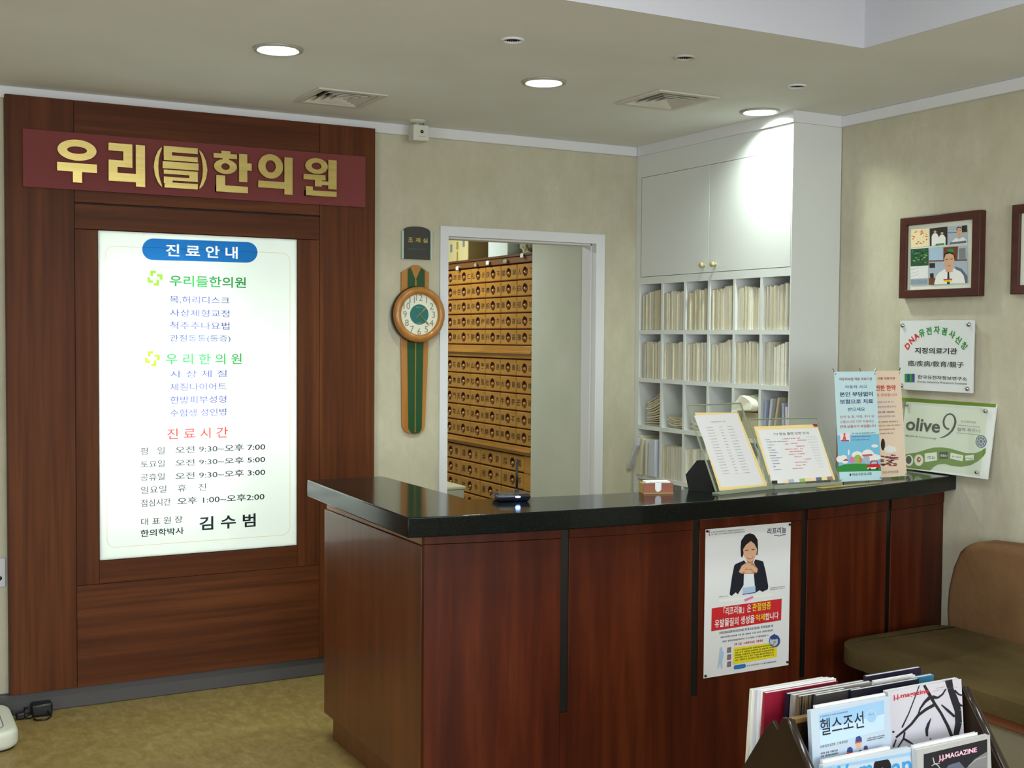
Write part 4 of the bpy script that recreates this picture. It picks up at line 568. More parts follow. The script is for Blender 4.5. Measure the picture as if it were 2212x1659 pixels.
                     ('dgreen', [(0.0912, 0.1835), (0.0892, 0.1819), (0.0849, 0.1822), (0.0827, 0.1839), (0.0848, 0.1855), (0.0891, 0.1852)]),
                     ('green', [(0.1174, 0.1711), (0.116, 0.1694), (0.113, 0.1695), (0.1115, 0.1714), (0.1129, 0.1732), (0.1159, 0.173)]),
                     ('dgreen', [(0.1007, 0.1565), (0.0981, 0.1534), (0.0928, 0.1537), (0.09, 0.157), (0.0926, 0.1601), (0.098, 0.1598)]),
                     ('green', [(0.1119, 0.1685), (0.1097, 0.1658), (0.1053, 0.1661), (0.1029, 0.1689), (0.1051, 0.1716), (0.1096, 0.1713)]),
                     ('dgreen', [(0.0973, 0.1541), (0.0949, 0.1522), (0.0899, 0.1525), (0.0874, 0.1547), (0.0898, 0.1566), (0.0948, 0.1563)]),
                     ('dgreen', [(0.1171, 0.1888), (0.1148, 0.1864), (0.1101, 0.1867), (0.1076, 0.1894), (0.1099, 0.1918), (0.1147, 0.1915)]),
                     ('green', [(0.1383, 0.1703), (0.1348, 0.1669), (0.1277, 0.1672), (0.1241, 0.1711), (0.1275, 0.1745), (0.1346, 0.1741)]),
                     ('dgreen', [(0.0768, 0.1554), (0.0731, 0.1521), (0.0656, 0.1525), (0.0618, 0.1562), (0.0654, 0.1595), (0.0729, 0.1591)]),
                     ('dark', [(0.1167, 0.1509), (0.1141, 0.1494), (0.1086, 0.1497), (0.1058, 0.1514), (0.1085, 0.1529), (0.114, 0.1526)]),
                     ('green', [(0.1003, 0.1804), (0.0981, 0.1776), (0.0935, 0.1779), (0.0911, 0.1809), (0.0933, 0.1836), (0.0979, 0.1834)]),
                     ('green', [(0.1169, 0.1714), (0.1136, 0.1693), (0.1068, 0.1696), (0.1033, 0.1721), (0.1067, 0.1743), (0.1134, 0.1739)]),
                     ('green', [(0.0661, 0.1893), (0.0636, 0.186), (0.0585, 0.1863), (0.0558, 0.1899), (0.0583, 0.1931), (0.0634, 0.1928)]),
                     ('dgreen', [(0.1074, 0.1476), (0.1061, 0.1441), (0.1034, 0.1442), (0.1019, 0.1479), (0.1032, 0.1514), (0.1059, 0.1513)]),
                     ('lgreen', [(0.0757, 0.1521), (0.072, 0.1508), (0.0645, 0.1512), (0.0607, 0.1529), (0.0644, 0.1541), (0.0719, 0.1538)]),
                     ('dgreen', [(0.1287, 0.1819), (0.1274, 0.1777), (0.1244, 0.1779), (0.1228, 0.1823), (0.1242, 0.1864), (0.1272, 0.1863)]),
                     ('lgreen', [(0.1024, 0.1535), (0.0987, 0.1517), (0.0913, 0.1521), (0.0875, 0.1543), (0.0911, 0.1562), (0.0986, 0.1558)]),
                     ('dark', [(0.1391, 0.1598), (0.1354, 0.1576), (0.128, 0.158), (0.1242, 0.1606), (0.1278, 0.1628), (0.1353, 0.1624)]),
                     ('lgreen', [(0.1403, 0.168), (0.1372, 0.1664), (0.1309, 0.1667), (0.1277, 0.1687), (0.1308, 0.1703), (0.1371, 0.1699)]),
                     ('dark', [(0.0787, 0.172), (0.0752, 0.1705), (0.0679, 0.1709), (0.0643, 0.1728), (0.0679, 0.1744), (0.0751, 0.174)]),
                     ('dark', [(0.1229, 0.14), (0.1204, 0.1376), (0.1152, 0.1378), (0.1125, 0.1406), (0.115, 0.143), (0.1203, 0.1428)]),
                     ('lgreen', [(0.0739, 0.152), (0.0723, 0.1492), (0.0689, 0.1494), (0.0671, 0.1524), (0.0688, 0.1551), (0.0721, 0.1549)]),
                     ('lgreen', [(0.1315, 0.1613), (0.1283, 0.1582), (0.1218, 0.1585), (0.1185, 0.162), (0.1216, 0.1651), (0.1282, 0.1648)]),
                     ('dark', [(0.1132, 0.1596), (0.1095, 0.1559), (0.1018, 0.1563), (0.0979, 0.1604), (0.1016, 0.1642), (0.1092, 0.1638)]),
                     ('dgreen', [(0.0659, 0.1682), (0.0637, 0.1665), (0.0591, 0.1668), (0.0567, 0.1687), (0.059, 0.1704), (0.0636, 0.1701)]),
                     ('dgreen', [(0.0851, 0.167), (0.0816, 0.1646), (0.0745, 0.165), (0.0709, 0.1678), (0.0744, 0.1701), (0.0815, 0.1697)]),
                     ('dark', [(0.1186, 0.181), (0.1159, 0.1772), (0.1104, 0.1775), (0.1075, 0.1817), (0.1102, 0.1855), (0.1157, 0.1852)]),
                     ('green', [(0.104, 0.1523), (0.1006, 0.15), (0.0936, 0.1503), (0.09, 0.153), (0.0935, 0.1553), (0.1005, 0.1549)]),
                     ('green', [(0.099, 0.1808), (0.0972, 0.1775), (0.0934, 0.1777), (0.0914, 0.1812), (0.0932, 0.1846), (0.097, 0.1843)]),
                     ('green', [(0.1374, 0.1429), (0.1355, 0.1412), (0.1318, 0.1414), (0.1298, 0.1433), (0.1317, 0.145), (0.1354, 0.1449)]),
                     ('dgreen', [(0.0765, 0.1594), (0.0735, 0.1582), (0.0674, 0.1585), (0.0643, 0.16), (0.0673, 0.1613), (0.0734, 0.161)]),
                     ('dgreen', [(0.0756, 0.1928), (0.0738, 0.1913), (0.0703, 0.1915), (0.0684, 0.1932), (0.0702, 0.1947), (0.0737, 0.1945)]),
                     ('green', [(0.0757, 0.1801), (0.0721, 0.1789), (0.0647, 0.1793), (0.061, 0.181), (0.0646, 0.1821), (0.072, 0.1817)]),
                     ('dark', [(0.1072, 0.1547), (0.1059, 0.1525), (0.1033, 0.1526), (0.1019, 0.155), (0.1032, 0.1572), (0.1058, 0.1571)]),
                     ('dark', [(0.0941, 0.1898), (0.0913, 0.1865), (0.0854, 0.1868), (0.0823, 0.1905), (0.0852, 0.1938), (0.0911, 0.1935)]), ('paper', [(0.0515, 0.1285), (0.1457, 0.1285), (0.1477, 0.0784), (0.0534, 0.0786)]),
                     ('lgray', [(0.0528, 0.115), (0.0963, 0.1242), (0.0964, 0.1225), (0.0529, 0.1128)]), ('lgray', [(0.0532, 0.1), (0.0967, 0.1093), (0.0968, 0.1076), (0.0533, 0.0978)]),
                     ('lgray', [(0.0535, 0.0888), (0.097, 0.0982), (0.0971, 0.0965), (0.0536, 0.0866)]), ('lslate', [(0.0535, 0.0776), (0.1423, 0.0776), (0.143, 0.0531), (0.0541, 0.0531)]),
                     ('lslate', [(0.1469, 0.2), (0.3359, 0.1979), (0.3426, 0.0524), (0.1509, 0.0513)]), ('lblue', [(0.1485, 0.1977), (0.214, 0.1969), (0.2169, 0.1476), (0.1499, 0.1486)]),
                     ('brown', [(0.1483, 0.1487), (0.3383, 0.1437), (0.3385, 0.1382), (0.1484, 0.1431)]), ('brown', [(0.2202, 0.1965), (0.293, 0.1961), (0.2914, 0.1449), (0.2216, 0.1462)]),
                     ('green', [(0.2388, 0.1886), (0.2707, 0.1879), (0.2725, 0.1746), (0.2453, 0.1738)]), ('gray', [(0.2977, 0.1875), (0.3289, 0.1875), (0.3315, 0.1452), (0.2988, 0.1457)]),
                     ('dark', [(0.1502, 0.1376), (0.18, 0.1373), (0.1805, 0.1178), (0.1523, 0.1184)]), ('dark', [(0.1544, 0.097), (0.1732, 0.0974), (0.1753, 0.0778), (0.1565, 0.0773)]),
                     ('brown', [(0.1502, 0.0776), (0.1832, 0.0775), (0.1839, 0.0507), (0.1509, 0.0513)]), ('slate', [(0.2771, 0.1194), (0.3133, 0.1081), (0.3419, 0.0784), (0.3426, 0.0524), (0.3237, 0.0531)]),
                     ('white', [(0.177, 0.0521), (0.1862, 0.0823), (0.1982, 0.0964), (0.2287, 0.1108), (0.2474, 0.0967), (0.2728, 0.1112), (0.3076, 0.0977), (0.3229, 0.0816), (0.332, 0.052)]),
                     ('hair', [(0.2214, 0.1522), (0.224, 0.1702), (0.2436, 0.1787), (0.2665, 0.1738), (0.279, 0.1587), (0.2773, 0.1421)]),
                     ('skin', [(0.2255, 0.1496), (0.2317, 0.1673), (0.253, 0.171), (0.2713, 0.1639), (0.2763, 0.1469), (0.2754, 0.1254), (0.2652, 0.1115), (0.2517, 0.1061), (0.2379, 0.1104), (0.2283, 0.1241)]),
                     ('skin', [(0.2361, 0.1201), (0.268, 0.121), (0.2701, 0.0993), (0.2489, 0.0954), (0.2335, 0.1009)]), ('hair', [(0.2316, 0.1488), (0.2459, 0.1495), (0.246, 0.1471), (0.2317, 0.1464)]),
                     ('hair', [(0.2551, 0.1495), (0.2693, 0.1497), (0.2694, 0.1473), (0.2551, 0.1471)]), ('rose', [(0.2427, 0.1241), (0.2588, 0.1243), (0.2589, 0.1219), (0.2427, 0.1217)]),
                     ('dark', [(0.2443, 0.0992), (0.2519, 0.0994), (0.2563, 0.0506), (0.2426, 0.0506)]), ('red', [(0.2236, 0.0716), (0.2678, 0.0718), (0.2679, 0.067), (0.2253, 0.0662)]),
                     ('yellow', [(0.2253, 0.0662), (0.2679, 0.067), (0.2666, 0.0604), (0.227, 0.0601)])],
             'dash': [('dblue', 0.0561, 0.1413, 0.0555, 0.075, 5, 12)],
             'o': [2.583, -1.556, 1.698],
             'txt': [],
             'ux': [0.0, -1.0, 0.0],
             'uy': [0.0, 0.0, 1.0]},
 'poster': {'art': [('paper2', [(0.0623, 0.2543), (0.2984, 0.2543), (0.2984, 0.2639), (0.0623, 0.2639)]),
                    ('hair',
                     [(0.1533, 0.4063), (0.151, 0.4359), (0.1532, 0.4608), (0.17, 0.4793), (0.1904, 0.4843), (0.211, 0.4775), (0.226, 0.4591), (0.2284, 0.43), (0.2262, 0.4055), (0.2207, 0.4052), (0.2174, 0.4308), (0.1957, 0.4433), (0.1656, 0.4294),
                      (0.1641, 0.4115), (0.1589, 0.4015)]),
                    ('skin2', [(0.1776, 0.3943), (0.2108, 0.3937), (0.2139, 0.3769), (0.1756, 0.3779)]),
                    ('shirt', [(0.1719, 0.3811), (0.1785, 0.3899), (0.1856, 0.3771), (0.2038, 0.377), (0.2104, 0.3894), (0.2184, 0.3801), (0.2156, 0.3623), (0.1722, 0.3641)]),
                    ('suit', [(0.1247, 0.3771), (0.1313, 0.3819), (0.1672, 0.3915), (0.1787, 0.3798), (0.1681, 0.3447), (0.1666, 0.3052), (0.1423, 0.2751), (0.1331, 0.2832), (0.1154, 0.2723), (0.1063, 0.2786), (0.1083, 0.2927), (0.1163, 0.342)]),
                    ('suit', [(0.2173, 0.3911), (0.252, 0.381), (0.2643, 0.3436), (0.2769, 0.2915), (0.2748, 0.2807), (0.2518, 0.2738), (0.2378, 0.2806), (0.215, 0.2718), (0.208, 0.3484), (0.2225, 0.3581), (0.2106, 0.3808)]),
                    ('shirt', [(0.168, 0.3465), (0.2099, 0.3476), (0.2168, 0.297), (0.1667, 0.2987)]),
                    ('skin', [(0.1619, 0.4297), (0.1752, 0.4459), (0.1954, 0.457), (0.2116, 0.4457), (0.2239, 0.4267), (0.2215, 0.4088), (0.2127, 0.3914), (0.1969, 0.3833), (0.1808, 0.3886), (0.1669, 0.4059)]),
                    ('hair', [(0.1619, 0.4297), (0.1743, 0.4449), (0.1968, 0.4569), (0.2022, 0.4626), (0.1748, 0.4664), (0.158, 0.4461), (0.1552, 0.4248)]),
                    ('skin2', [(0.1444, 0.3532), (0.1576, 0.3744), (0.1755, 0.3822), (0.2047, 0.382), (0.229, 0.3568), (0.226, 0.3436), (0.2054, 0.3414), (0.1772, 0.3428), (0.1558, 0.3465)]),
                    ('skin', [(0.1462, 0.3538), (0.1585, 0.3736), (0.1765, 0.3807), (0.1983, 0.3796), (0.2002, 0.3758), (0.1767, 0.3655), (0.167, 0.352), (0.1567, 0.3478)]),
                    ('skin', [(0.1857, 0.372), (0.2039, 0.3726), (0.2276, 0.3562), (0.2251, 0.3452), (0.2113, 0.3482), (0.1987, 0.3601), (0.1791, 0.3599), (0.1768, 0.3637)]),
                    ('skin', [(0.1701, 0.3571), (0.1951, 0.3575), (0.2081, 0.3477), (0.1976, 0.3436), (0.1794, 0.3437), (0.1689, 0.3475)]), ('hair', [(0.171, 0.4264), (0.1846, 0.4275), (0.1847, 0.425), (0.1711, 0.4239)]),
                    ('hair', [(0.1997, 0.4275), (0.2134, 0.4275), (0.2134, 0.425), (0.1997, 0.4249)]), ('rose', [(0.1783, 0.4014), (0.1943, 0.3983), (0.2088, 0.4026), (0.2035, 0.3951), (0.1921, 0.3927), (0.183, 0.3956)]),
                    ('white', [(0.1815, 0.4008), (0.1943, 0.398), (0.2061, 0.4017), (0.1943, 0.3958)]), ('lblue', [(0.1622, 0.2956), (0.2191, 0.2975), (0.2196, 0.2732), (0.1627, 0.2714)]),
                    ('dblue', [(0.1626, 0.2743), (0.2195, 0.2761), (0.2196, 0.2732), (0.1627, 0.2714)]), ('pink', [(0.1689, 0.2553), (0.207, 0.2635), (0.213, 0.2568), (0.1745, 0.2468)]),
                    ('red', [(0.0304, 0.2379), (0.3387, 0.2417), (0.3371, 0.1647), (0.0296, 0.1591)]),
                    ('dblue', [(0.2989, 0.469), (0.3128, 0.4698), (0.3223, 0.4659), (0.3363, 0.4693), (0.3523, 0.4696), (0.3523, 0.4674), (0.3364, 0.4667), (0.3223, 0.4633), (0.3129, 0.4673), (0.2989, 0.4665)]),
                    ('rose', [(0.0139, 0.5064), (0.0174, 0.5068), (0.0177, 0.4867), (0.0142, 0.4862)]), ('yellow', [(0.1277, 0.0908), (0.3208, 0.0892), (0.3195, 0.036), (0.1252, 0.0324)]),
                    ('lblue',
                     [(0.0673, 0.0967), (0.073, 0.1004), (0.0785, 0.0954), (0.0777, 0.0891), (0.0854, 0.0785), (0.0813, 0.0593), (0.0785, 0.0453), (0.0797, 0.0244), (0.073, 0.0263), (0.0705, 0.0463), (0.0641, 0.0292), (0.0575, 0.0264),
                      (0.0635, 0.0614), (0.0654, 0.0827)]),
                    ('slate', [(0.0999, 0.0947), (0.1169, 0.0945), (0.1154, 0.076), (0.0984, 0.0762)]), ('rose', [(0.1044, 0.0895), (0.1125, 0.0897), (0.1117, 0.0815), (0.1037, 0.0814)]),
                    ('slate', [(0.1003, 0.0703), (0.1173, 0.07), (0.1159, 0.0515), (0.0989, 0.0518)]), ('rose', [(0.1049, 0.0651), (0.1129, 0.0652), (0.1122, 0.057), (0.1041, 0.0569)]),
                    ('slate', [(0.1008, 0.0458), (0.1178, 0.0455), (0.1163, 0.027), (0.0993, 0.0273)]), ('rose', [(0.1053, 0.0406), (0.1134, 0.0407), (0.1127, 0.0325), (0.1046, 0.0324)]),
                    ('dblue',
                     [(0.3344, 0.0914), (0.3333, 0.0844), (0.3298, 0.0785), (0.3243, 0.0741), (0.3172, 0.0716), (0.3094, 0.0714), (0.3016, 0.0735), (0.2944, 0.0775), (0.2888, 0.0832), (0.285, 0.09), (0.2837, 0.0971), (0.2848, 0.104), (0.2882, 0.11),
                      (0.2937, 0.1144), (0.3007, 0.1168), (0.3085, 0.1171), (0.3163, 0.1151), (0.3235, 0.1111), (0.3292, 0.1054), (0.333, 0.0986)]),
                    ('lblue',
                     [(0.3245, 0.091), (0.3237, 0.0857), (0.3211, 0.081), (0.317, 0.0776), (0.3118, 0.0757), (0.3061, 0.0755), (0.3002, 0.077), (0.295, 0.0801), (0.2907, 0.0845), (0.288, 0.0897), (0.287, 0.0953), (0.2878, 0.1006), (0.2903, 0.1053),
                      (0.2944, 0.1087), (0.2995, 0.1106), (0.3053, 0.1108), (0.3111, 0.1093), (0.3164, 0.1062), (0.3207, 0.1018), (0.3235, 0.0966)]),
                    ('dblue', [(0.2876, 0.1113), (0.3084, 0.12), (0.3132, 0.114), (0.3289, 0.1067), (0.3159, 0.099), (0.2948, 0.1003)]),
                    ('orange',
                     [(0.3147, 0.0892), (0.3144, 0.0876), (0.3137, 0.0863), (0.3124, 0.0853), (0.3109, 0.0847), (0.3091, 0.0847), (0.3074, 0.0851), (0.3058, 0.0861), (0.3045, 0.0873), (0.3037, 0.0889), (0.3034, 0.0905), (0.3036, 0.092),
                      (0.3044, 0.0934), (0.3056, 0.0944), (0.3072, 0.0949), (0.3089, 0.095), (0.3107, 0.0945), (0.3123, 0.0936), (0.3135, 0.0924), (0.3144, 0.0908)]),
                    ('blue', [(0.129, 0.0254), (0.1343, 0.0295), (0.1768, 0.0289), (0.1819, 0.0247), (0.1812, 0.0175), (0.1762, 0.0145), (0.1337, 0.0144), (0.1291, 0.0175)])],
            'dash': [('gray', 0.023, 0.1676, 0.4874, 0.5029, 2, 1), ('gray', 0.2842, 0.3508, 0.2755, 0.2872, 2, 2), ('gray', 0.0598, 0.0998, 0.2716, 0.2759, 1, 3), ('slate', 0.0643, 0.3033, 0.1428, 0.155, 1, 4),
                     ('slate', 0.069, 0.3012, 0.1287, 0.1376, 1, 5), ('slate', 0.0781, 0.2805, 0.1134, 0.1223, 1, 6), ('red', 0.1299, 0.2563, 0.0959, 0.1075, 1, 7), ('hair', 0.1341, 0.3077, 0.0414, 0.0854, 5, 8),
                     ('gray', 0.1857, 0.2477, 0.0169, 0.0242, 1, 9), ('slate', 0.2523, 0.3176, 0.016, 0.024, 1, 10)],
            'o': [1.3265, -1.912, 0.371],
            'txt': [('white', '「리프리놀」은', 0.0809, 0.2003, 0.2078, 0.2364, 0.012), ('yellow', '관절염증', 0.2062, 0.2893, 0.2093, 0.2372, 0.014), ('white', '유발물질의 생성을', 0.0439, 0.2171, 0.1689, 0.1974, 0.014),
                    ('yellow', '억제', 0.2216, 0.2631, 0.1732, 0.1969, 0.014), ('white', '합니다', 0.2649, 0.3247, 0.1723, 0.1972, 0.014), ('hair', '리프리놀', 0.269, 0.3531, 0.4741, 0.4959, 0.01)],
            'ux': [1.0, 0.0, 0.0],
            'uy': [0.0, 0.0, 1.0]},
 'sign': {'o': [-0.6162, -0.062, 2.1043], 'ux': [1.0, 0.0, 0.0], 'uy': [0.0, 0.0, 1.0]},
 'stand_one': {'art': [('manila', [(0.0213, 0.2881), (0.2425, 0.2802), (0.2619, -0.0037), (0.0131, -0.0)]), ('paper', [(0.0131, 0.2769), (0.2346, 0.2774), (0.2441, 0.0068), (0.0279, 0.0117)])],
               'dash': [('gray', 0.0847, 0.1617, 0.2462, 0.2519, 1, 60), ('gray2', 0.0528, 0.0872, 0.2279, 0.232, 1, 61), ('gray2', 0.1184, 0.1343, 0.2268, 0.231, 1, 62), ('gray2', 0.1599, 0.1922, 0.2269, 0.231, 1, 63),
                        ('gray2', 0.053, 0.0875, 0.217, 0.2211, 1, 64), ('gray2', 0.1185, 0.1344, 0.2158, 0.22, 1, 65), ('gray2', 0.1601, 0.1924, 0.2158, 0.22, 1, 66), ('gray2', 0.0532, 0.0877, 0.2061, 0.2102, 1, 67),
                        ('gray2', 0.1187, 0.1347, 0.2049, 0.209, 1, 68), ('gray2', 0.1602, 0.1926, 0.2048, 0.2089, 1, 69), ('gray2', 0.0534, 0.0879, 0.1953, 0.1993, 1, 70), ('gray2', 0.1189, 0.1348, 0.1939, 0.198, 1, 71),
                        ('gray2', 0.1604, 0.1927, 0.1937, 0.1979, 1, 72), ('gray2', 0.0537, 0.0881, 0.1844, 0.1885, 1, 73), ('gray2', 0.1191, 0.135, 0.183, 0.187, 1, 74), ('gray2', 0.1605, 0.1928, 0.1827, 0.1868, 1, 75),
                        ('gray2', 0.0539, 0.0884, 0.1736, 0.1776, 1, 76), ('gray2', 0.1193, 0.1352, 0.172, 0.1761, 1, 77), ('gray2', 0.1607, 0.193, 0.1717, 0.1758, 1, 78), ('gray2', 0.0541, 0.0886, 0.1628, 0.1668, 1, 79),
                        ('gray2', 0.1194, 0.1354, 0.1611, 0.1652, 1, 80), ('gray2', 0.1608, 0.1932, 0.1608, 0.1648, 1, 81), ('gray2', 0.0544, 0.0888, 0.152, 0.156, 1, 82), ('gray2', 0.1196, 0.1356, 0.1502, 0.1543, 1, 83),
                        ('gray2', 0.161, 0.1933, 0.1498, 0.1539, 1, 84), ('gray2', 0.0546, 0.0891, 0.1412, 0.1452, 1, 85), ('gray2', 0.1198, 0.1357, 0.1393, 0.1434, 1, 86), ('gray2', 0.1611, 0.1935, 0.1389, 0.1429, 1, 87),
                        ('gray2', 0.0548, 0.0893, 0.1304, 0.1344, 1, 88), ('gray2', 0.12, 0.1359, 0.1285, 0.1325, 1, 89), ('gray2', 0.1613, 0.1936, 0.1279, 0.132, 1, 90), ('gray2', 0.055, 0.0895, 0.1197, 0.1237, 1, 91),
                        ('gray2', 0.1202, 0.1361, 0.1176, 0.1217, 1, 92), ('gray2', 0.1614, 0.1937, 0.117, 0.1211, 1, 93), ('gray2', 0.0553, 0.0898, 0.109, 0.1129, 1, 94), ('gray2', 0.1203, 0.1363, 0.1068, 0.1108, 1, 95),
                        ('gray2', 0.1616, 0.1939, 0.1061, 0.1102, 1, 96), ('gray2', 0.0555, 0.09, 0.0983, 0.1022, 1, 97), ('gray2', 0.1205, 0.1365, 0.096, 0.1, 1, 98), ('gray2', 0.1617, 0.194, 0.0952, 0.0993, 1, 99),
                        ('gray2', 0.0557, 0.0902, 0.0876, 0.0915, 1, 100), ('gray2', 0.1207, 0.1366, 0.0852, 0.0892, 1, 101), ('gray2', 0.1619, 0.1942, 0.0844, 0.0884, 1, 102), ('gray2', 0.056, 0.0904, 0.0769, 0.0808, 1, 103),
                        ('gray2', 0.1209, 0.1368, 0.0744, 0.0784, 1, 104), ('gray2', 0.162, 0.1943, 0.0735, 0.0775, 1, 105), ('gray2', 0.0562, 0.0907, 0.0662, 0.0702, 1, 106), ('gray2', 0.1211, 0.137, 0.0637, 0.0676, 1, 107),
                        ('gray2', 0.1622, 0.1945, 0.0627, 0.0667, 1, 108), ('gray2', 0.0564, 0.0909, 0.0556, 0.0595, 1, 109), ('gray2', 0.1212, 0.1372, 0.0529, 0.0569, 1, 110), ('gray2', 0.1623, 0.1946, 0.0519, 0.0559, 1, 111)],
               'o': [1.362, -1.925, 1.012],
               'size': (0.278, 0.318),
               'txt': [],
               'ux': [0.98481, 0.17365, 0.0],
               'uy': [-0.07635, 0.43298, 0.89816]},
 'stand_two': {'art': [('manila', [(0.0057, 0.2309), (0.2959, 0.2318), (0.2909, 0.0076), (0.0074, 0.0411), (0.0009, 0.0414)]), ('paper', [(0.0178, 0.2181), (0.293, 0.2159), (0.2797, 0.0201), (0.003, 0.0177), (0.0067, 0.0392), (0.0176, 0.2084)]),
                       ('dark', [(0.0055, 0.0183), (0.0301, 0.0186), (0.028, 0.0062), (0.0035, 0.0061)]), ('paper', [(0.0301, 0.0186), (0.0547, 0.019), (0.0526, 0.0065), (0.028, 0.0064)]),
                       ('peach', [(0.0547, 0.019), (0.0796, 0.0193), (0.0774, 0.0067), (0.0527, 0.0066)]), ('lslate', [(0.0796, 0.0193), (0.1045, 0.0196), (0.1023, 0.007), (0.0774, 0.0069)]),
                       ('paper', [(0.1045, 0.0196), (0.1296, 0.0199), (0.1273, 0.0073), (0.1024, 0.0072)]), ('lgreen', [(0.1296, 0.0199), (0.1548, 0.0203), (0.1525, 0.0076), (0.1274, 0.0075)]),
                       ('manila', [(0.1548, 0.0203), (0.1801, 0.0206), (0.1778, 0.0079), (0.1525, 0.0078)]), ('peach', [(0.1801, 0.0206), (0.2056, 0.0209), (0.2032, 0.0082), (0.1778, 0.0081)]),
                       ('slate', [(0.2056, 0.0209), (0.2312, 0.0212), (0.2288, 0.0085), (0.2033, 0.0084)]), ('manila', [(0.2312, 0.0212), (0.2569, 0.0216), (0.2544, 0.0088), (0.2288, 0.0087)]),
                       ('taupe', [(0.2569, 0.0216), (0.2828, 0.0219), (0.2803, 0.0091), (0.2545, 0.009)])],
               'dash': [('dblue', 0.0373, 0.0576, 0.1738, 0.1793, 1, 200), ('red', 0.1148, 0.1734, 0.1747, 0.1807, 1, 220), ('red', 0.1817, 0.1968, 0.1752, 0.1813, 1, 240), ('lgray', 0.2253, 0.2746, 0.1795, 0.1835, 1, 260),
                        ('dblue', 0.0384, 0.1361, 0.1647, 0.1703, 1, 201), ('red', 0.1806, 0.2225, 0.1666, 0.1726, 1, 221), ('lgray', 0.2267, 0.2737, 0.1702, 0.1743, 1, 261), ('dblue', 0.0395, 0.07, 0.1527, 0.1582, 1, 202),
                        ('red', 0.118, 0.1351, 0.1535, 0.1594, 1, 222), ('red', 0.1439, 0.1785, 0.1553, 0.1613, 1, 242), ('lgray', 0.227, 0.2716, 0.158, 0.162, 1, 262), ('dblue', 0.0355, 0.0546, 0.142, 0.1474, 1, 203),
                        ('red', 0.1645, 0.2038, 0.1433, 0.1493, 1, 223), ('lgray', 0.2276, 0.2699, 0.1469, 0.1508, 1, 263), ('dblue', 0.0363, 0.0667, 0.1324, 0.1379, 1, 204), ('red', 0.11, 0.1696, 0.1329, 0.1389, 1, 224),
                        ('red', 0.179, 0.1928, 0.1331, 0.1391, 1, 244), ('lgray', 0.2288, 0.2687, 0.1371, 0.1411, 1, 264), ('dblue', 0.0371, 0.0776, 0.1225, 0.1279, 1, 205), ('red', 0.1268, 0.1865, 0.1231, 0.129, 1, 225),
                        ('lgray', 0.2299, 0.2674, 0.1269, 0.1309, 1, 265), ('dblue', 0.034, 0.0621, 0.1113, 0.1168, 1, 206), ('red', 0.119, 0.1522, 0.1119, 0.1177, 1, 226), ('red', 0.1606, 0.1929, 0.113, 0.1189, 1, 246),
                        ('lgray', 0.2304, 0.2655, 0.1154, 0.1194, 1, 266), ('dblue', 0.0336, 0.0854, 0.1015, 0.1069, 1, 207), ('red', 0.1414, 0.1759, 0.1022, 0.1081, 1, 227), ('lgray', 0.2314, 0.2642, 0.1053, 0.1093, 1, 267),
                        ('dblue', 0.0351, 0.0654, 0.0906, 0.096, 1, 208), ('red', 0.182, 0.2167, 0.0913, 0.0972, 1, 228), ('lgray', 0.2321, 0.2624, 0.0942, 0.0982, 1, 268), ('dblue', 0.0344, 0.0669, 0.0798, 0.0853, 1, 209),
                        ('red', 0.134, 0.1925, 0.0802, 0.0861, 1, 229), ('lgray', 0.2327, 0.2607, 0.0832, 0.0871, 1, 269), ('dblue', 0.0322, 0.0456, 0.0682, 0.0736, 1, 210), ('red', 0.1339, 0.1579, 0.0684, 0.0742, 1, 230),
                        ('red', 0.1664, 0.1802, 0.0697, 0.0755, 1, 250), ('lgray', 0.2329, 0.2586, 0.0711, 0.0751, 1, 270), ('dblue', 0.0311, 0.0647, 0.0565, 0.0619, 1, 211), ('red', 0.1145, 0.167, 0.0566, 0.0624, 1, 231),
                        ('lgray', 0.2332, 0.2565, 0.0591, 0.0631, 1, 271)],
               'o': [1.634, -1.887, 1.012],
               'size': (0.312, 0.262),
               'txt': [('dgreen', 'TV 방송 출연 강연 안내', 0.0829, 0.2435, 0.1927, 0.2032, 0.008)],
               'ux': [0.99939, -0.0349, 0.0],
               'uy': [0.0174, 0.49831, 0.86682]}}
# ------------------------------------------------------------------ lettering: outlines of every string, converted to flat meshes once
HERBS = '人蔘 白芍 黃芪 當歸 川芎 甘草 茯苓 白朮 半夏 陳皮 厚朴 桔梗 杏仁 麻黃 桂枝 柴胡 黃芩 黃連 大黃 芒硝 枳實 山藥 杜仲 牛膝 木香 香附 防風 荊芥 薄荷 菊花 連翹 金銀 薏苡 葛根 升麻 天麻 遠志 酸棗 五味 麥門 知母 石膏 澤瀉 猪苓 車前 木通 紅花 桃仁 丹蔘 玄蔘'.split()
STR = {}
def want(t, b=0.0): STR[(t, b)] = None
for d in DATA.values():
    if isinstance(d, dict):
        for q in d.get('txt', []): want(q[1], q[6])
for h in HERBS: want(h[0], 0.012); want(h[1], 0.012)
for n_ in range(1, 13): want(str(n_), 0.0)
for t_ in '조제실': want(t_, 0.03)
want('대표원장', 0.004); want('ANSI', 0.0); want('약제', 0.01); want('건 강', 0.01)
_tmp = []
for (t_, b_) in STR:
    cu = bpy.data.curves.new('lettering_source', 'FONT'); cu.body = t_; cu.resolution_u = 3; cu.offset = b_; cu.fill_mode = 'BOTH' if False else cu.fill_mode
    ob = bpy.data.objects.new('lettering_source', cu); COL.objects.link(ob); _tmp.append((t_, b_, ob))
bpy.context.view_layer.update()
_dg = bpy.context.evaluated_depsgraph_get()
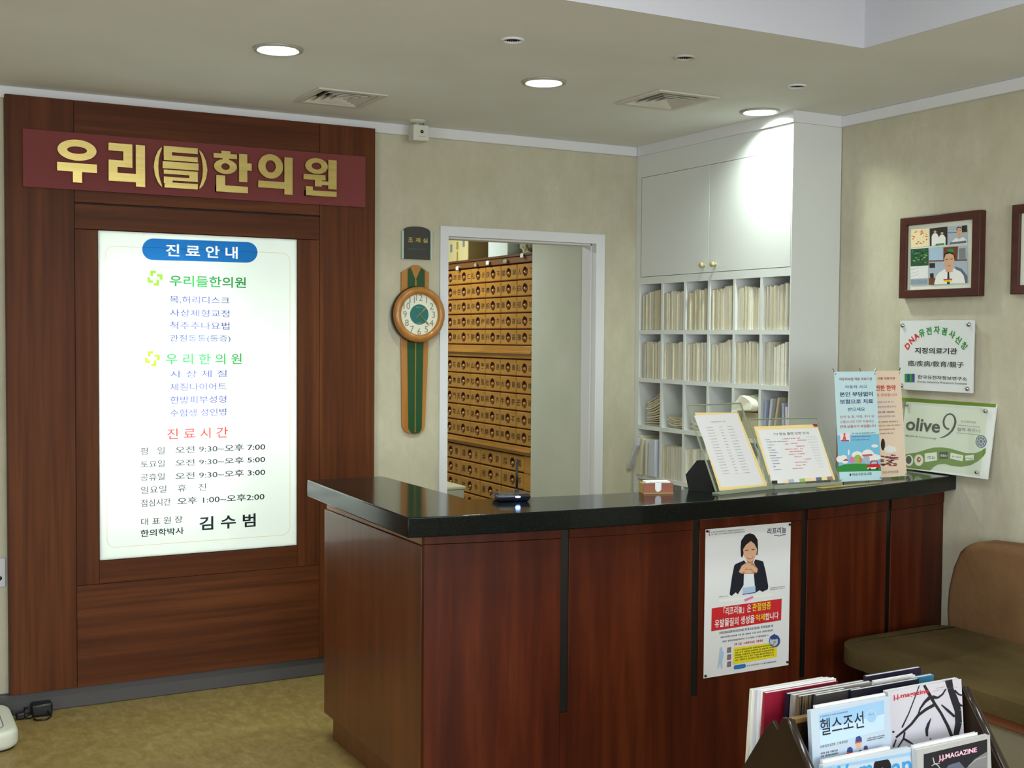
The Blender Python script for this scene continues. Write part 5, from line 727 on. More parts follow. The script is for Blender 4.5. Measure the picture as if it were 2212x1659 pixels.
for t_, b_, ob in _tmp:
    me = bpy.data.meshes.new_from_object(ob.evaluated_get(_dg))
    vs = [(v.co.x, v.co.y) for v in me.vertices]; fs = [list(p.vertices) for p in me.polygons]
    if vs:
        x0 = min(v[0] for v in vs); x1 = max(v[0] for v in vs); y0 = min(v[1] for v in vs); y1 = max(v[1] for v in vs)
        STR[(t_, b_)] = ([((x - x0) / max(1e-6, x1 - x0), (y - y0) / max(1e-6, y1 - y0)) for x, y in vs], fs, (x1 - x0) / max(1e-6, y1 - y0))
    bpy.data.meshes.remove(me)
for t_, b_, ob in _tmp:
    cu = ob.data; bpy.data.objects.remove(ob); bpy.data.curves.remove(cu)
def put(mb, F, t, b, x0, x1, y0, y1, c, m=0):
    g = STR.get((t, b))
    if g: mb.add([F(x0 + (x1 - x0) * a, y0 + (y1 - y0) * q, c) for a, q in g[0]], g[1], m)
def put_rot(mb, F, t, b, cx, cy, h, deg, c, m=0):
    g = STR.get((t, b))
    if not g: return
    w_ = h * g[2]; ca, sa = math.cos(math.radians(deg)), math.sin(math.radians(deg))
    mb.add([F(cx + ((a - .5) * w_) * ca - ((q - .5) * h) * sa, cy + ((a - .5) * w_) * sa + ((q - .5) * h) * ca, c) for a, q in g[0]], g[1], m)
def dashes(mb, F, x0, x1, y0, y1, n, seed, c, m):
    r = random.Random(seed); h = (y1 - y0) / n
    for k in range(n):
        x = x0; yb = y0 + k * h + h * .22; H_ = h * (.62 if n > 1 else .7)
        while x < x1 - .0008:
            wd = min(x1 - x, r.uniform(.55, 1.3) * H_); yy = yb
            for q in range(2):
                a0 = x + wd * .1; a1 = x + wd * .85
                b0 = yy + H_ * (.08 + .5 * q) + r.uniform(-.05, .05) * H_
                mb.face(F, [(a0, b0), (a1, b0), (a1, b0 + H_ * .26), (a0, b0 + H_ * .26)], c, m)
            a0 = x + wd * r.uniform(.2, .6); mb.face(F, [(a0, yb), (a0 + wd * .18, yb), (a0 + wd * .18, yb + H_), (a0, yb + H_)], c + .00002, m)
            x += wd * r.choice([1.0, 1.0, 1.0, 1.6])
def surface(d, parent, c0=0.0004, split_text=True, palette=None):
    """printed artwork and writing of one flat sheet: a print mesh and a lettering mesh"""
    F = Fr(d['o'], d['ux'], d['uy']); cols = []; pal = palette or ink
    def idx(c):
        if c not in cols: cols.append(c)
        return cols.index(c)
    if d['art']:
        mb = MB()
        for k, (c, pts) in enumerate(d['art']): mb.face(F, pts, c0 + .00002 * k, idx(c))
        mb.build('print', [pal(c) for c in cols], parent)
    top = c0 + .00002 * len(d['art']) + .0001
    if d['dash']:
        cols.clear(); mb = MB()
        for k, (c, x0, x1, y0, y1, n, seed) in enumerate(d['dash']): dashes(mb, F, x0, x1, y0, y1, n, seed, top, idx(c))
        mb.build('small_print', [pal(c) for c in cols], parent)
    if d['txt']:
        cols.clear(); mb = MB()
        for k, q in enumerate(d['txt']):
            if split_text: cols.clear(); mb = MB()
            if q[-1] == 'c': put_rot(mb, F, q[1], q[6], q[2], q[3], q[4], q[5], top + .00003 * k, idx(q[0]))
            else: put(mb, F, q[1], q[6], q[2], q[3], q[4], q[5], top + .00003 * k, idx(q[0]))
            if split_text: mb.build('lettering', [pal(c) for c in cols], parent)
        if not split_text: mb.build('lettering', [pal(c) for c in cols], parent)
    return F
def ellipse(cx, cy, rx, ry, n=32): return [(cx + rx * math.cos(2 * PI * k / n), cy + ry * math.sin(2 * PI * k / n)) for k in range(n)]
def rrect(x0, x1, y0, y1, r, n=5):
    P = []
    for cx, cy, a0 in ((x1 - r, y0 + r, -90), (x1 - r, y1 - r, 0), (x0 + r, y1 - r, 90), (x0 + r, y0 + r, 180)):
        for k in range(n + 1): t = math.radians(a0 + 90 * k / n); P.append((cx + r * math.cos(t), cy + r * math.sin(t)))
    return P

# ================================================================== THE SETTING
XR, ZC, XL, YB = 2.6045, 2.5, -3.2, -8.0          # right wall, ceiling, left wall, rear wall
CX, CY1 = 2.3265, -1.181                          # cabinet face and its near side
LB = (-.332, .506, .5985, 1.949)                  # light box x0 x1 z0 z1
struct(MB().box(XL - .1, XR + .1, YB - .1, 3.4, -.06, 0).build('floor', floor_m))
bw = MB()
for x0, x1, z0, z1 in ((XL, LB[0], 0, ZC), (LB[0], LB[1], 0, LB[2]), (LB[0], LB[1], LB[3], ZC), (LB[1], 1.245, 0, ZC), (1.245, 2.092, 2.012, ZC), (2.092, XR + .02, 0, ZC)):
    bw.box(x0, x1, 0, .10, z0, z1)
struct(bw.build('wall_back', wallp))
struct(MB().box(XR, XR + .1, YB, 0.0, 0, ZC).build('wall_right', wallp))
struct(MB().box(XL - .1, XL, YB, .1, 0, ZC).build('wall_left', wallp))
struct(MB().box(XL - .1, XR + .1, YB - .1, YB, 0, ZC).build('wall_rear', wallp))
# ceiling with the openings of the coffer, lamps and grilles
LAMPS = [(0.073, -1.153), (1.115, -1.152), (2.21, -1.10)]
SPOTS = [(0.702, -1.666), (1.334, -1.748), (1.989, -1.578)]
VENTS = [(0.55, -.466), (1.719, -1.105)]
REC = (-1.35, 1.775, -5.4, -2.15)
bm = bmesh.new(); edges = []
def loop(pts):
    vs = [bm.verts.new((x, y, ZC)) for x, y in pts]
    for i in range(len(vs)): edges.append(bm.edges.new((vs[i], vs[(i + 1) % len(vs)])))
loop([(XL, YB), (XR, YB), (XR, 0.0), (XL, 0.0)])
loop([(REC[0], REC[2]), (REC[1], REC[2]), (REC[1], REC[3]), (REC[0], REC[3])])
for x, y in LAMPS: loop(ellipse(x, y, .068, .068, 32))
for x, y in SPOTS: loop(ellipse(x, y, .0298, .0298, 20))
for x, y in VENTS: loop([(x - .125, y - .14), (x + .125, y - .14), (x + .125, y + .14), (x - .125, y + .14)])
bmesh.ops.triangle_fill(bm, edges=edges, use_beauty=True, normal=(0, 0, -1))
for f in bm.faces:
    if f.normal.z > 0: f.normal_flip()
me = bpy.data.meshes.new('ceiling'); bm.to_mesh(me); bm.free(); me.materials.append(ceilm)
o = bpy.data.objects.new('ceiling', me); COL.objects.link(o); struct(o)
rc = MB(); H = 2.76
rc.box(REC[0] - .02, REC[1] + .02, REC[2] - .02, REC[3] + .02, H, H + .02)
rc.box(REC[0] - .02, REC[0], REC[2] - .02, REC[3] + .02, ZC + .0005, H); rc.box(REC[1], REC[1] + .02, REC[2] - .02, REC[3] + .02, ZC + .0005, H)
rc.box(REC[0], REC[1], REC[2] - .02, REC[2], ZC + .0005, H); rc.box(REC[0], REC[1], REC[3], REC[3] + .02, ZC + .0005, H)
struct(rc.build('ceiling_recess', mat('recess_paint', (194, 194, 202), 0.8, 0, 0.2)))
# cornices
ZM = 2.4517
struct(MB().box(XL, CX - .012, -.02, 0, ZM, ZC).build('trim_1', white, bevel=.003))
struct(MB().box(XR - .02, XR, YB, CY1 - .012, ZM, ZC).build('trim_2', white, bevel=.003))
struct(MB().box(CX - .012, CX, CY1 - .012, -.02, ZM, ZC).box(CX, XR, CY1 - .012, CY1, ZM, ZC).build('trim_3', white))
struct(MB().box(XL, 1.2, -.036, -.0, 0, .084).build('baseboard_back', rubber, bevel=.004))
struct(MB().box(XR - .012, XR, YB, -1.85, 0, .084).build('baseboard_right', rubber))
# door frame and reveal
DX0, DX1, DZ = 1.257, 2.0785, 2.0
df = MB()
df.box(1.2151, DX0, -.014, .112, 0, 2.0462); df.box(DX1, 2.1292, -.014, .112, 0, 2.0462); df.box(DX0, DX1, -.014, .112, DZ, 2.0462)
df.box(DX0 - .002, DX0 + .006, .03, .112, 0, DZ); df.box(DX1 - .006, DX1 + .002, .03, .112, 0, DZ); df.box(DX0, DX1, .03, .112, DZ - .008, DZ)
struct(df.build('door_1', white))
# dispensary beyond the door
struct(MB().box(2.085, 2.2, .113, .655, 0, ZC).build('wall_partition', plaster))
struct(MB().box(2.72, 2.8, .113, 3.2, 0, ZC).build('wall_dispensary_right', plaster))
struct(MB().box(.2, 2.8, 3.2, 3.3, 0, ZC).build('wall_dispensary_back', plaster))
struct(MB().box(.1, .2, .1, 3.3, 0, ZC).build('wall_dispensary_left', plaster))
struct(MB().box(.1, 2.8, .1, 3.3, ZC + .002, ZC + .05).build('ceiling_dispensary', ceilm))

# ================================================================== CEILING FITTINGS
DOWN = Fr((0, 0, ZC), (1, 0, 0), (0, -1, 0))      # normal points down
glow = emit('lamp_glow', (240, 255, 240), LAMP_GLOW)
for i, (x, y) in enumerate(LAMPS):
    t = thing('ceiling_downlight', ['lit round recessed downlight in the ceiling before the wooden sign wall', 'lit round recessed downlight in the ceiling before the doorway', 'lit round recessed downlight touching the tall white cabinet'][i], 'downlight', (x, y, ZC), 'lit recessed downlights')
    F = Fr((x, y, ZC), (1, 0, 0), (0, -1, 0))
    MB().lathe(F, [(.0675, -.004), (.067, .006), (.075, .009), (.084, .006), (.086, .0), (.0675, -.004)], 40).build('trim_ring', steel_ring, t)
    MB().lathe(F, [(.0675, 0), (.066, -.03), (.062, -.062)], 40).lathe(F, [(.0001, -.064), (.07, -.064)], 40).build('reflector', cans, t)
    MB().lathe(F, [(.058, -.055), (.055, -.046), (.04, -.036), (.02, -.031), (.0005, -.03)], 32, cap0=True).build('lamp', glow, t)
for i, (x, y) in enumerate(SPOTS):
    t = thing('ceiling_spotlight', ['small unlit ceiling spot, the nearest to the left of the row of three', 'small unlit ceiling spot, the middle one between the other two', 'small unlit ceiling spot below the corner of the ceiling recess'][i], 'spotlight', (x, y, ZC), 'small unlit ceiling spots')
    F = Fr((x, y, ZC), (1, 0, 0), (0, -1, 0))
    MB().lathe(F, [(.0295, -.003), (.0295, .002), (.033, .0065), (.038, .005), (.0395, 0), (.0295, -.003)], 32).build('trim_ring', white if i != 1 else mat('spot_ring', (190, 188, 180), .4), t)
    MB().lathe(F, [(.0296, 0), (.027, -.05)], 24).lathe(F, [(.0001, -.05), (.0275, -.05)], 24).build('housing', darkhole, t)
    MB().lathe(F, [(.017, -.04), (.016, -.024), (.01, -.016), (.0005, -.014)], 20, cap0=True).build('bulb', mat('dull_glass', (150, 152, 150), .15, 0, .6), t)
for i, (x, y) in enumerate(VENTS):
    t = thing('ceiling_vent', ['square white air diffuser in the ceiling above the wooden sign wall', 'square white air diffuser in the ceiling before the tall white cabinet'][i], 'air vent', (x, y, ZC), 'ceiling air diffusers')
    F = Fr((x, y, ZC), (1, 0, 0), (0, -1, 0))
    def sq(a, b): return [(-a, -b), (a, -b), (a, b), (-a, b)]
    mb = MB().ring(F, sq(.147, .161), sq(.118, .131), .0005, .008)
    mb.build('frame', ventm, t, bevel=.002)
    MB().obox(F, -.124, .124, -.139, .139, -.11, -.10).obox(F, -.124, -.121, -.139, .139, -.10, -.001).obox(F, .121, .124, -.139, .139, -.10, -.001).obox(F, -.121, .121, -.139, -.136, -.10, -.001).obox(F, -.121, .121, .136, .139, -.10, -.001).build('duct', mat('duct_grey', (52, 50, 48), .7), t)
    for k, (a, b) in enumerate(((.112, .125), (.084, .094), (.056, .063), (.028, .032))):
        s_ = MB(); d0 = .022
        o_ = [F(p, q, .006) for p, q in sq(a, b)]; i_ = [F(p, q, -.016) for p, q in sq(a - d0, b - d0)]
        i2 = [F(p, q, -.018) for p, q in sq(a - d0, b - d0)]; o2 = [F(p, q, .004) for p, q in sq(a, b)]
        s_.add(o_ + i_ + o2 + i2, [(j, (j + 1) % 4, 4 + (j + 1) % 4, 4 + j) for j in range(4)] + [(8 + (j + 1) % 4, 8 + j, 12 + j, 12 + (j + 1) % 4) for j in range(4)] + [(8 + j, 8 + (j + 1) % 4, (j + 1) % 4, j) for j in range(4)] + [(4 + j, 4 + (j + 1) % 4, 12 + (j + 1) % 4, 12 + j) for j in range(4)])
        s_.build('louver', ventm, t)
t = thing('motion_sensor', 'small white motion sensor box hanging from the ceiling above the wall clock', 'sensor', (1.036, -.14, ZC))
F = Fr((1.036, -.14, ZC), (1, 0, 0), (0, -1, 0))
MB().lathe(F, [(.042, 0), (.042, .006), (.032, .012), (.018, .016), (.0005, .016)], 24).build('ceiling_plate', mat('sensor_beige', (196, 194, 182), .5), t)
MB().tube([(1.036, -.14, ZC - .01), (1.036, -.14, ZC - .03)], .013, 12).build('swivel_arm', mat('sensor_beige', (196, 194, 182), .5), t)
MB().tube([(1.066, -.138, ZC - .008), (1.072, -.138, ZC - .024), (1.066, -.138, ZC - .034)], .0035, 8).build('cable', mat('cable_grey', (90, 90, 88), .5), t)
b_ = MB().box(1.009, 1.086, -.165, -.105, 2.408, 2.478).build('housing', mat('sensor_white', (206, 206, 196), .5), t, bevel=.004)
Fs = Fr((1.05, -.1652, 2.448), (1, 0, 0), (0, 0, 1))
MB().lathe(Fs, [(.008, 0), (.0075, .003), (.004, .006), (.0004, .007)], 20).build('lens', mat('lens_black', (18, 18, 20), .08, 0, .8), b_)
_m = MB(); dashes(_m, Fr((1.032, -.1652, 2.424), (1, 0, 0), (0, 0, 1)), 0, .034, 0, .005, 1, 5, .0002, 0); _m.build('small_print', ink('gray'), b_)

# ================================================================== WOODEN SIGN WALL
PX0, PX1, PZ0, PZ1, PY = -.6786, .8717, .085, 2.463, -.05
XA, XB, ZG, ZH = -.422, .609, 2.05, .503
t = thing('wooden_sign_wall', 'tall wooden wall panel that carries the lit hours sign and the gold name', 'wall panel', ((PX0 + PX1) / 2, -.02, PZ0))
g_ = .0012
MB().box(PX0, XA - g_, PY, 0, PZ0, PZ1).build('stile', wood_v, t, bevel=.0012)
MB().box(XB + g_, PX1, PY, 0, PZ0, PZ1).build('stile', wood_v, t, bevel=.0012)
MB().box(XA, XB, PY, 0, ZG + .008, PZ1).build('top_rail', wood_h, t, bevel=.0012)
MB().box(XA, XB, PY + .018, 0, ZG, ZG + .008).build('shadow_groove', mat('groove_dark', (40, 22, 14), .7), t)
MB().box(XA, XB, PY, 0, LB[3] + .002, ZG).build('upper_infill', wood_h, t, bevel=.0012)
MB().box(XA, LB[0] - .002, PY, 0, ZH, LB[3]).build('side_infill', wood_v, t, bevel=.0012)
MB().box(LB[1] + .002, XB, PY, 0, ZH, LB[3]).build('side_infill', wood_v, t, bevel=.0012)
MB().box(LB[0] - .0015, LB[1] + .0015, PY, 0, ZH, LB[2] - .002).build('sill_infill', wood_h, t, bevel=.0012)
MB().box(XA, XB, PY, 0, PZ0, ZH - .0015).build('lower_panel', wood_h, t, bevel=.0012)
# ---- lit hours sign
t = thing('light_box_sign', 'glowing white light box listing clinic services and opening hours', 'light box sign', (.087, -.04, LB[2]))
x0, x1, z0, z1 = LB
MB().box(x0 + .001, x0 + .006, -.046, .095, z0 + .001, z1 - .001).box(x1 - .006, x1 - .001, -.046, .095, z0 + .001, z1 - .001).box(x0 + .006, x1 - .006, -.046, .095, z0 + .001, z0 + .006).box(x0 + .006, x1 - .006, -.046, .095, z1 - .006, z1 - .001).box(x0 + .001, x1 - .001, .093, .098, z0 + .001, z1 - .001).build('casing', mat('box_white', (232, 234, 232), .6), t)
tl = bpy.data.materials.new('sign_acrylic'); tl.use_nodes = True; nt = tl.node_tree; nt.nodes.remove(nt.nodes['Principled BSDF'])
a = nt.nodes.new('ShaderNodeBsdfTranslucent'); a.inputs[0].default_value = (.90, .92, .90, 1); d_ = nt.nodes.new('ShaderNodeBsdfDiffuse'); d_.inputs[0].default_value = (.82, .84, .83, 1); mx = nt.nodes.new('ShaderNodeMixShader'); mx.inputs[0].default_value = .3
nt.links.new(a.outputs[0], mx.inputs[1]); nt.links.new(d_.outputs[0], mx.inputs[2]); nt.links.new(mx.outputs[0], nt.nodes['Material Output'].inputs[0])
FL = Fr((x0, -.05, z0), (1, 0, 0), (0, 0, 1))
MB().obox(FL, .0015, x1 - x0 - .0015, .0015, z1 - z0 - .0015, -.0035, 0).build('face_panel', tl, t)
for xx, k_ in ((-.20, .55), (.07, 1.0)):
    MB().tube([(xx, .025, .84), (xx, .025, 1.74)], .013, 12).build('fluorescent_tube', emit('tube_glow', (246, 255, 250), TUBE_GLOW * k_), t)
_b = MB()
W_, H_ = x1 - x0, z1 - z0
_b.ring(FL, rrect(.028, W_ - .032, .05, H_ - .062, .035), rrect(.0295, W_ - .0335, .0515, H_ - .0635, .0335), .0004, .0006).build('border_line', film('orange', FILM['orange']), t)
white_lit = emit('lit_white_letters', (240, 250, 246), 1.1)
_art = DATA['lightbox']['art']
for nm_, lst in (('heading_banner', _art[:1]), ('emblem', _art[1:5]), ('emblem', _art[5:])):
    mb = MB()
    for k, (c, pts) in enumerate(lst): mb.face(FL, pts, .0008 + .00002 * k)
    mb.build(nm_, film(lst[0][0], FILM[lst[0][0]]), t)
surface(dict(DATA['lightbox'], art=[]), t, .0012, True, lambda c: white_lit if c == 'white' else film(c, FILM[c]))
# ---- burgundy board with raised gold name
S_ = DATA['sign']; SX0, SX1, SZ0, SZ1 = -.6162, .8202, 2.1043, 2.3319
t = thing('name_board', 'long burgundy board with raised gold Korean letters above the light box', 'sign', ((SX0 + SX1) / 2, -.056, SZ0))
MB().box(SX0, SX1, -.0625, -.0502, SZ0, SZ1).build('board', burgundy, t, bevel=.001)
FS = Fr((SX0, -.0625, SZ0), (1, 0, 0), (0, 0, 1))
def R(a0, a1, b0, b1): return ('r', a0, a1, b0, b1)
def E(cx, cy, rx, ry, hx, hy): return ('e', cx, cy, rx, ry, hx, hy)
GLY = dict(
    U=[E(.5, .755, .49, .245, .25, .085), R(0, 1, .25, .45), R(.39, .62, 0, .25)],
    RI=[R(0, .65, .82, 1), R(.4, .65, .6, .82), R(0, .65, .44, .6), R(0, .24, .1, .44), R(.12, .75, .1, .3), R(.745, 1, 0, 1)],
    DEUL=[R(.03, .98, .86, 1), R(.03, .26, .66, .86), R(.03, .98, .66, .78), R(0, 1, .46, .63), R(.03, .98, .33, .43), R(.74, .98, .25, .33), R(.03, .98, .18, .26), R(.03, .27, .11, .18), R(.05, .98, 0, .13)],
    HAN=[R(.2, .44, .93, 1), R(0, .61, .82, .935), R(.24, .4, .78, .82), E(.31, .62, .3, .18, .11, .08), R(.665, .885, .27, .96), R(.885, 1, .56, .74), R(.07, .3, 0, .4), R(.07, .9, 0, .16)],
    UI=[E(.36, .69, .36, .31, .15, .155), R(0, .77, .14, .31), R(.76, 1, 0, .95)],
    WON=[E(.39, .79, .34, .21, .15, .09), R(0, .66, .42, .56), R(.34, .55, .25, .42), R(.55, .76, .3, .4), R(.745, 1, .2, .98), R(.07, .28, 0, .24), R(.07, 1, 0, .14)])
def crescent(flip):
    P = [(.98, 1), (.55, .9), (.18, .72), (.02, .5), (.18, .28), (.55, .1), (.98, 0), (.98, .05), (.78, .16), (.62, .32), (.56, .5), (.62, .68), (.78, .84), (.98, .95)]
    return [(1 - a, b) for a, b in P] if flip else P
for nm, a0, a1, b0, b1 in DATA['letters']:
    mb = MB(); f = lambda a, b: (a0 + (a1 - a0) * a, b0 + (b1 - b0) * b)
    if nm in ('P1', 'P2'): mb.prism(FS, [f(*p) for p in crescent(nm == 'P2')], .0002, .022)
    else:
        for k, q in enumerate(GLY[nm]):
            if q[0] == 'r': mb.obox(FS, *[f(q[1], 0)[0], f(q[2], 0)[0], f(0, q[3])[1], f(0, q[4])[1]], .0002, .022 + .00003 * k)
            else:
                _, cx, cy, rx, ry, hx, hy = q; mb.ring(FS, [f(*p) for p in ellipse(cx, cy, rx, ry)], [f(*p) for p in ellipse(cx, cy, hx, hy)], .0002, .022 + .00003 * k)
    mb.build('bracket' if nm in ('P1', 'P2') else 'letter', gold, t)
# ---- socket at the left edge, adapter, scale
t = tag(MB().box(-.775, -.686, -.009, 0, .515, .632).build('wall_socket', mat('socket_white', (196, 198, 204), .45), None, bevel=.003, loc=(-.73, 0, .515)), 'grey white wall socket plate left of the wooden sign wall', 'wall socket')
FK = Fr((-.7085, -.0092, .552), (1, 0, 0), (0, 0, 1))
MB().lathe(FK, [(.009, .0), (.008, .0012), (.0004, .0012)], 16).build('hole', darkplastic, t)
t = thing('power_adapter', 'black power adapter with cord on the floor by the wooden sign wall', 'adapter', (-.56, -.085, 0))
MB().box(-.605, -.525, -.108, -.052, .002, .052).build('body', darkplastic, t, bevel=.008)
MB().tube([(-.60, -.085, .03), (-.625, -.072, .035), (-.63, -.06, .012)], .0042).tube([(-.545, -.108, .02), (-.535, -.135, .008), (-.555, -.16, .005), (-.59, -.155, .005), (-.60, -.135, .005)], .0038).build('cord', darkplastic, t)
t = thing('power_plug', 'black cable plug lying beside the power adapter', 'plug', (-.64, -.10, 0))
MB().box(-.662, -.628, -.112, -.082, .001, .028).box(-.628, -.600, -.118, -.104, .001, .016).build('plug_body', darkplastic, t, bevel=.006)
MB().tube([(-.66, -.095, .016), (-.675, -.08, .03), (-.70, -.066, .05), (-.76, -.06, .055), (-.84, -.06, .03)], .004).build('cord', darkplastic, t)
t = thing('body_scale', 'white rounded base of a body scale at the left edge of the floor', 'scale', (-.95, -.29, 0))
FZ = Fr((0, 0, 0), (1, 0, 0), (0, 1, 0))
MB().prism(FZ, rrect(-1.22, -.688, -.485, -.085, .075, 7), .004, .074, 0, True).build('base', scale_m, t, bevel=.02, seg=4)
MB().ring(FZ, rrect(-1.18, -.735, -.44, -.13, .05, 6), rrect(-1.177, -.738, -.437, -.133, .047, 6), .0735, .0752).build('foot_plate_line', mat('scale_line', (96, 92, 120), .5), t)
MB().prism(FZ, rrect(-1.2, -.70, -.47, -.1, .06, 6), .0, .006).build('rubber_foot', darkplastic, t)

# ================================================================== PLAQUE AND CLOCK
t = thing('room_plaque', 'dark arched room plaque with gold Korean letters above the clock', 'plaque', (1.095, -.008, 1.885))
FP = Fr((1.095, 0, 1.885), (1, 0, 0), (0, 0, 1))
arch = [(-.066, 0), (.066, 0), (.066, .132)] + [(.066 * math.cos(a_), .132 + .02 * math.sin(a_)) for a_ in [math.radians(x) for x in range(15, 180, 15)]] + [(-.066, .132)]
MB().prism(FP, arch, .006, .014).build('face', mat('plaque_dark', (50, 47, 44), .5), t, bevel=.001)
MB().obox(FP, -.076, .074, .0, .128, .001, .006).build('acrylic_back', mat('acrylic_pale', (176, 196, 184), .2), t)
for s_ in (-1, 1): MB().obox(FP, s_ * .072 - .0045, s_ * .072 + .0045, 0, .13, .006, .018).build('side_rail', mat('acrylic_pale', (176, 196, 184), .2), t)
mb = MB()
for k, ch in enumerate('조제실'): put(mb, FP, ch, .03, -.045 + k * .037, -.02 + k * .037, .078, .1, .0145)
mb.build('lettering', mat('plaque_gold', (176, 164, 84), .4, .3), t)
mb = MB(); dashes(mb, FP, -.046, .05, .044, .05, 1, 77, .0145, 0); mb.build('small_print', mat('plaque_teal', (40, 120, 96), .5), t)
t = thing('wall_clock', 'wooden pendulum style wall clock with green strip beside the doorway', 'clock', (1.09, 0, 1.07))
FC = Fr((1.088, 0, 0), (1, 0, 0), (0, 0, 1))
bd = [(-.064, 1.11), (-.05, 1.084), (-.02, 1.072), (.0, 1.070), (.022, 1.073), (.044, 1.086), (.052, 1.11), (.068, 1.50), (.068, 1.826), (.05, 1.836), (.03, 1.850), (.012, 1.858), (-.012, 1.857), (-.03, 1.848), (-.048, 1.836), (-.070, 1.824), (-.070, 1.50)]
MB().prism(FC, bd, .001, .016).build('backboard', oak, t, bevel=.002)
gm = mat('clock_green', (28, 72, 40), .35)
MB().prism(FC, [(-.034, 1.098), (-.02, 1.076), (0, 1.0735), (.024, 1.078), (.034, 1.098), (.042, 1.55), (-.042, 1.55)], .016, .0175).prism(FC, [(-.04, 1.7), (-.001, 1.7), (-.002, 1.792), (-.026, 1.847), (-.04, 1.836)], .016, .0175).prism(FC, [(.001, 1.7), (.046, 1.7), (.046, 1.834), (.028, 1.846), (.002, 1.792)], .016, .0175).build('green_inlay', gm, t)
MB().obox(FC, -.003, .003, 1.08, 1.55, .0175, .019).obox(FC, -.004, .004, 1.745, 1.788, .0175, .019).build('gold_line', mat('clock_gold', (150, 130, 58), .35, .5), t)
Fc = Fr((1.093, 0, 1.6285), (1, 0, 0), (0, 0, 1))
MB().lathe(Fc, [(.0005, .0165), (.127, .0165), (.131, .022), (.131, .042), (.118, .046)], 56).build('rim', mat('clock_rim', (24, 30, 26), .4), t)
MB().lathe(Fc, [(.129, .040), (.1295, .05), (.124, .060), (.112, .066), (.100, .064), (.094, .056), (.0935, .046)], 64).build('bezel', oak, t)
MB().lathe(Fc, [(.0005, .0475), (.0955, .0475)], 56, smooth=False).build('dial', mat('dial_cream', (222, 222, 204), .5), t)
MB().lathe(Fc, [(.0004, .0482), (.047, .0482)], 40, smooth=False).build('center_disc', mat('dial_teal', (28, 104, 100), .45), t)
mb = MB()
for k in range(1, 13):
    a_ = PI / 2 - k * PI / 6; cx, cy = .072 * math.cos(a_), .078 * math.sin(a_); h = .030
    put_rot(mb, Fc, str(k), 0.0, cx, cy, h, 0, .0483)
mb.build('numerals', mat('dial_grey', (128, 126, 122), .5), t)
mb = MB(); dashes(mb, Fc, -.016, .016, .032, .036, 1, 3, .0486, 0); dashes(mb, Fc, -.013, .013, -.042, -.038, 1, 4, .0486, 0); mb.build('small_print', mat('dial_pale', (190, 210, 190), .5), t)
def hand(deg, L_, wd, tail, c):
    a_ = math.radians(90 - deg); d = (math.cos(a_), math.sin(a_)); n = (-d[1], d[0]); pt = lambda l, q: (d[0] * l + n[0] * q, d[1] * l + n[1] * q)
    return MB().prism(Fc, [pt(-tail, wd * .3), pt(-tail, -wd * .3), pt(L_ * .3, -wd * .35), pt(L_ * .75, -wd), pt(L_, 0), pt(L_ * .75, wd), pt(L_ * .3, wd * .35)], c, c + .0012)
hand(45, .047, .005, .020, .050).build('hour_hand', mat('hand_brass', (152, 140, 92), .35, .5), t)
hand(135, .072, .004, .0, .052).lathe(Fc, [(.004, .0525), (.0004, .054)], 14).build('minute_hand', mat('hand_brass', (152, 140, 92), .35, .5), t)

# ================================================================== DISPENSARY: herb chest and things on it
XC = 2.1; Y0 = .664; ZT = 1.995
t = thing('herb_chest', 'honey brown herb chest of many small labelled drawers beyond the doorway', 'drawer chest', (2.3, 1.4, 0))
cw = MB()
cw.box(XC + .03, 2.6, Y0, 2.14, .02, ZT)
cw.box(XC - .012, 2.62, Y0 - .004, 2.15, 1.985, ZT + .002)
cw.box(XC + .0, 2.6, Y0, 2.14, 1.947, 1.985); cw.box(XC, 2.6, Y0, 2.14, 1.405, 1.478); cw.box(XC, 2.6, Y0, 2.14, .862, .910); cw.box(XC, 2.6, Y0, 2.14, .0, .07)
cw.build('carcass', [chest_dark], t)
MB().box(XC - .004, XC + .0005, Y0, 2.14, 1.949, 1.983).build('fascia', mat('fascia_brown', (112, 72, 28), .5), t)
MB().box(XC - .022, XC, Y0, 2.14, 1.432, 1.446).box(XC - .006, XC, Y0, 2.14, 1.406, 1.477).build('ledge', chest_wood, t, bevel=.002)
MB().box(XC - .022, XC, Y0, 2.14, .880, .892).box(XC - .006, XC, Y0, 2.14, .862, .909).build('ledge', chest_wood, t, bevel=.002)
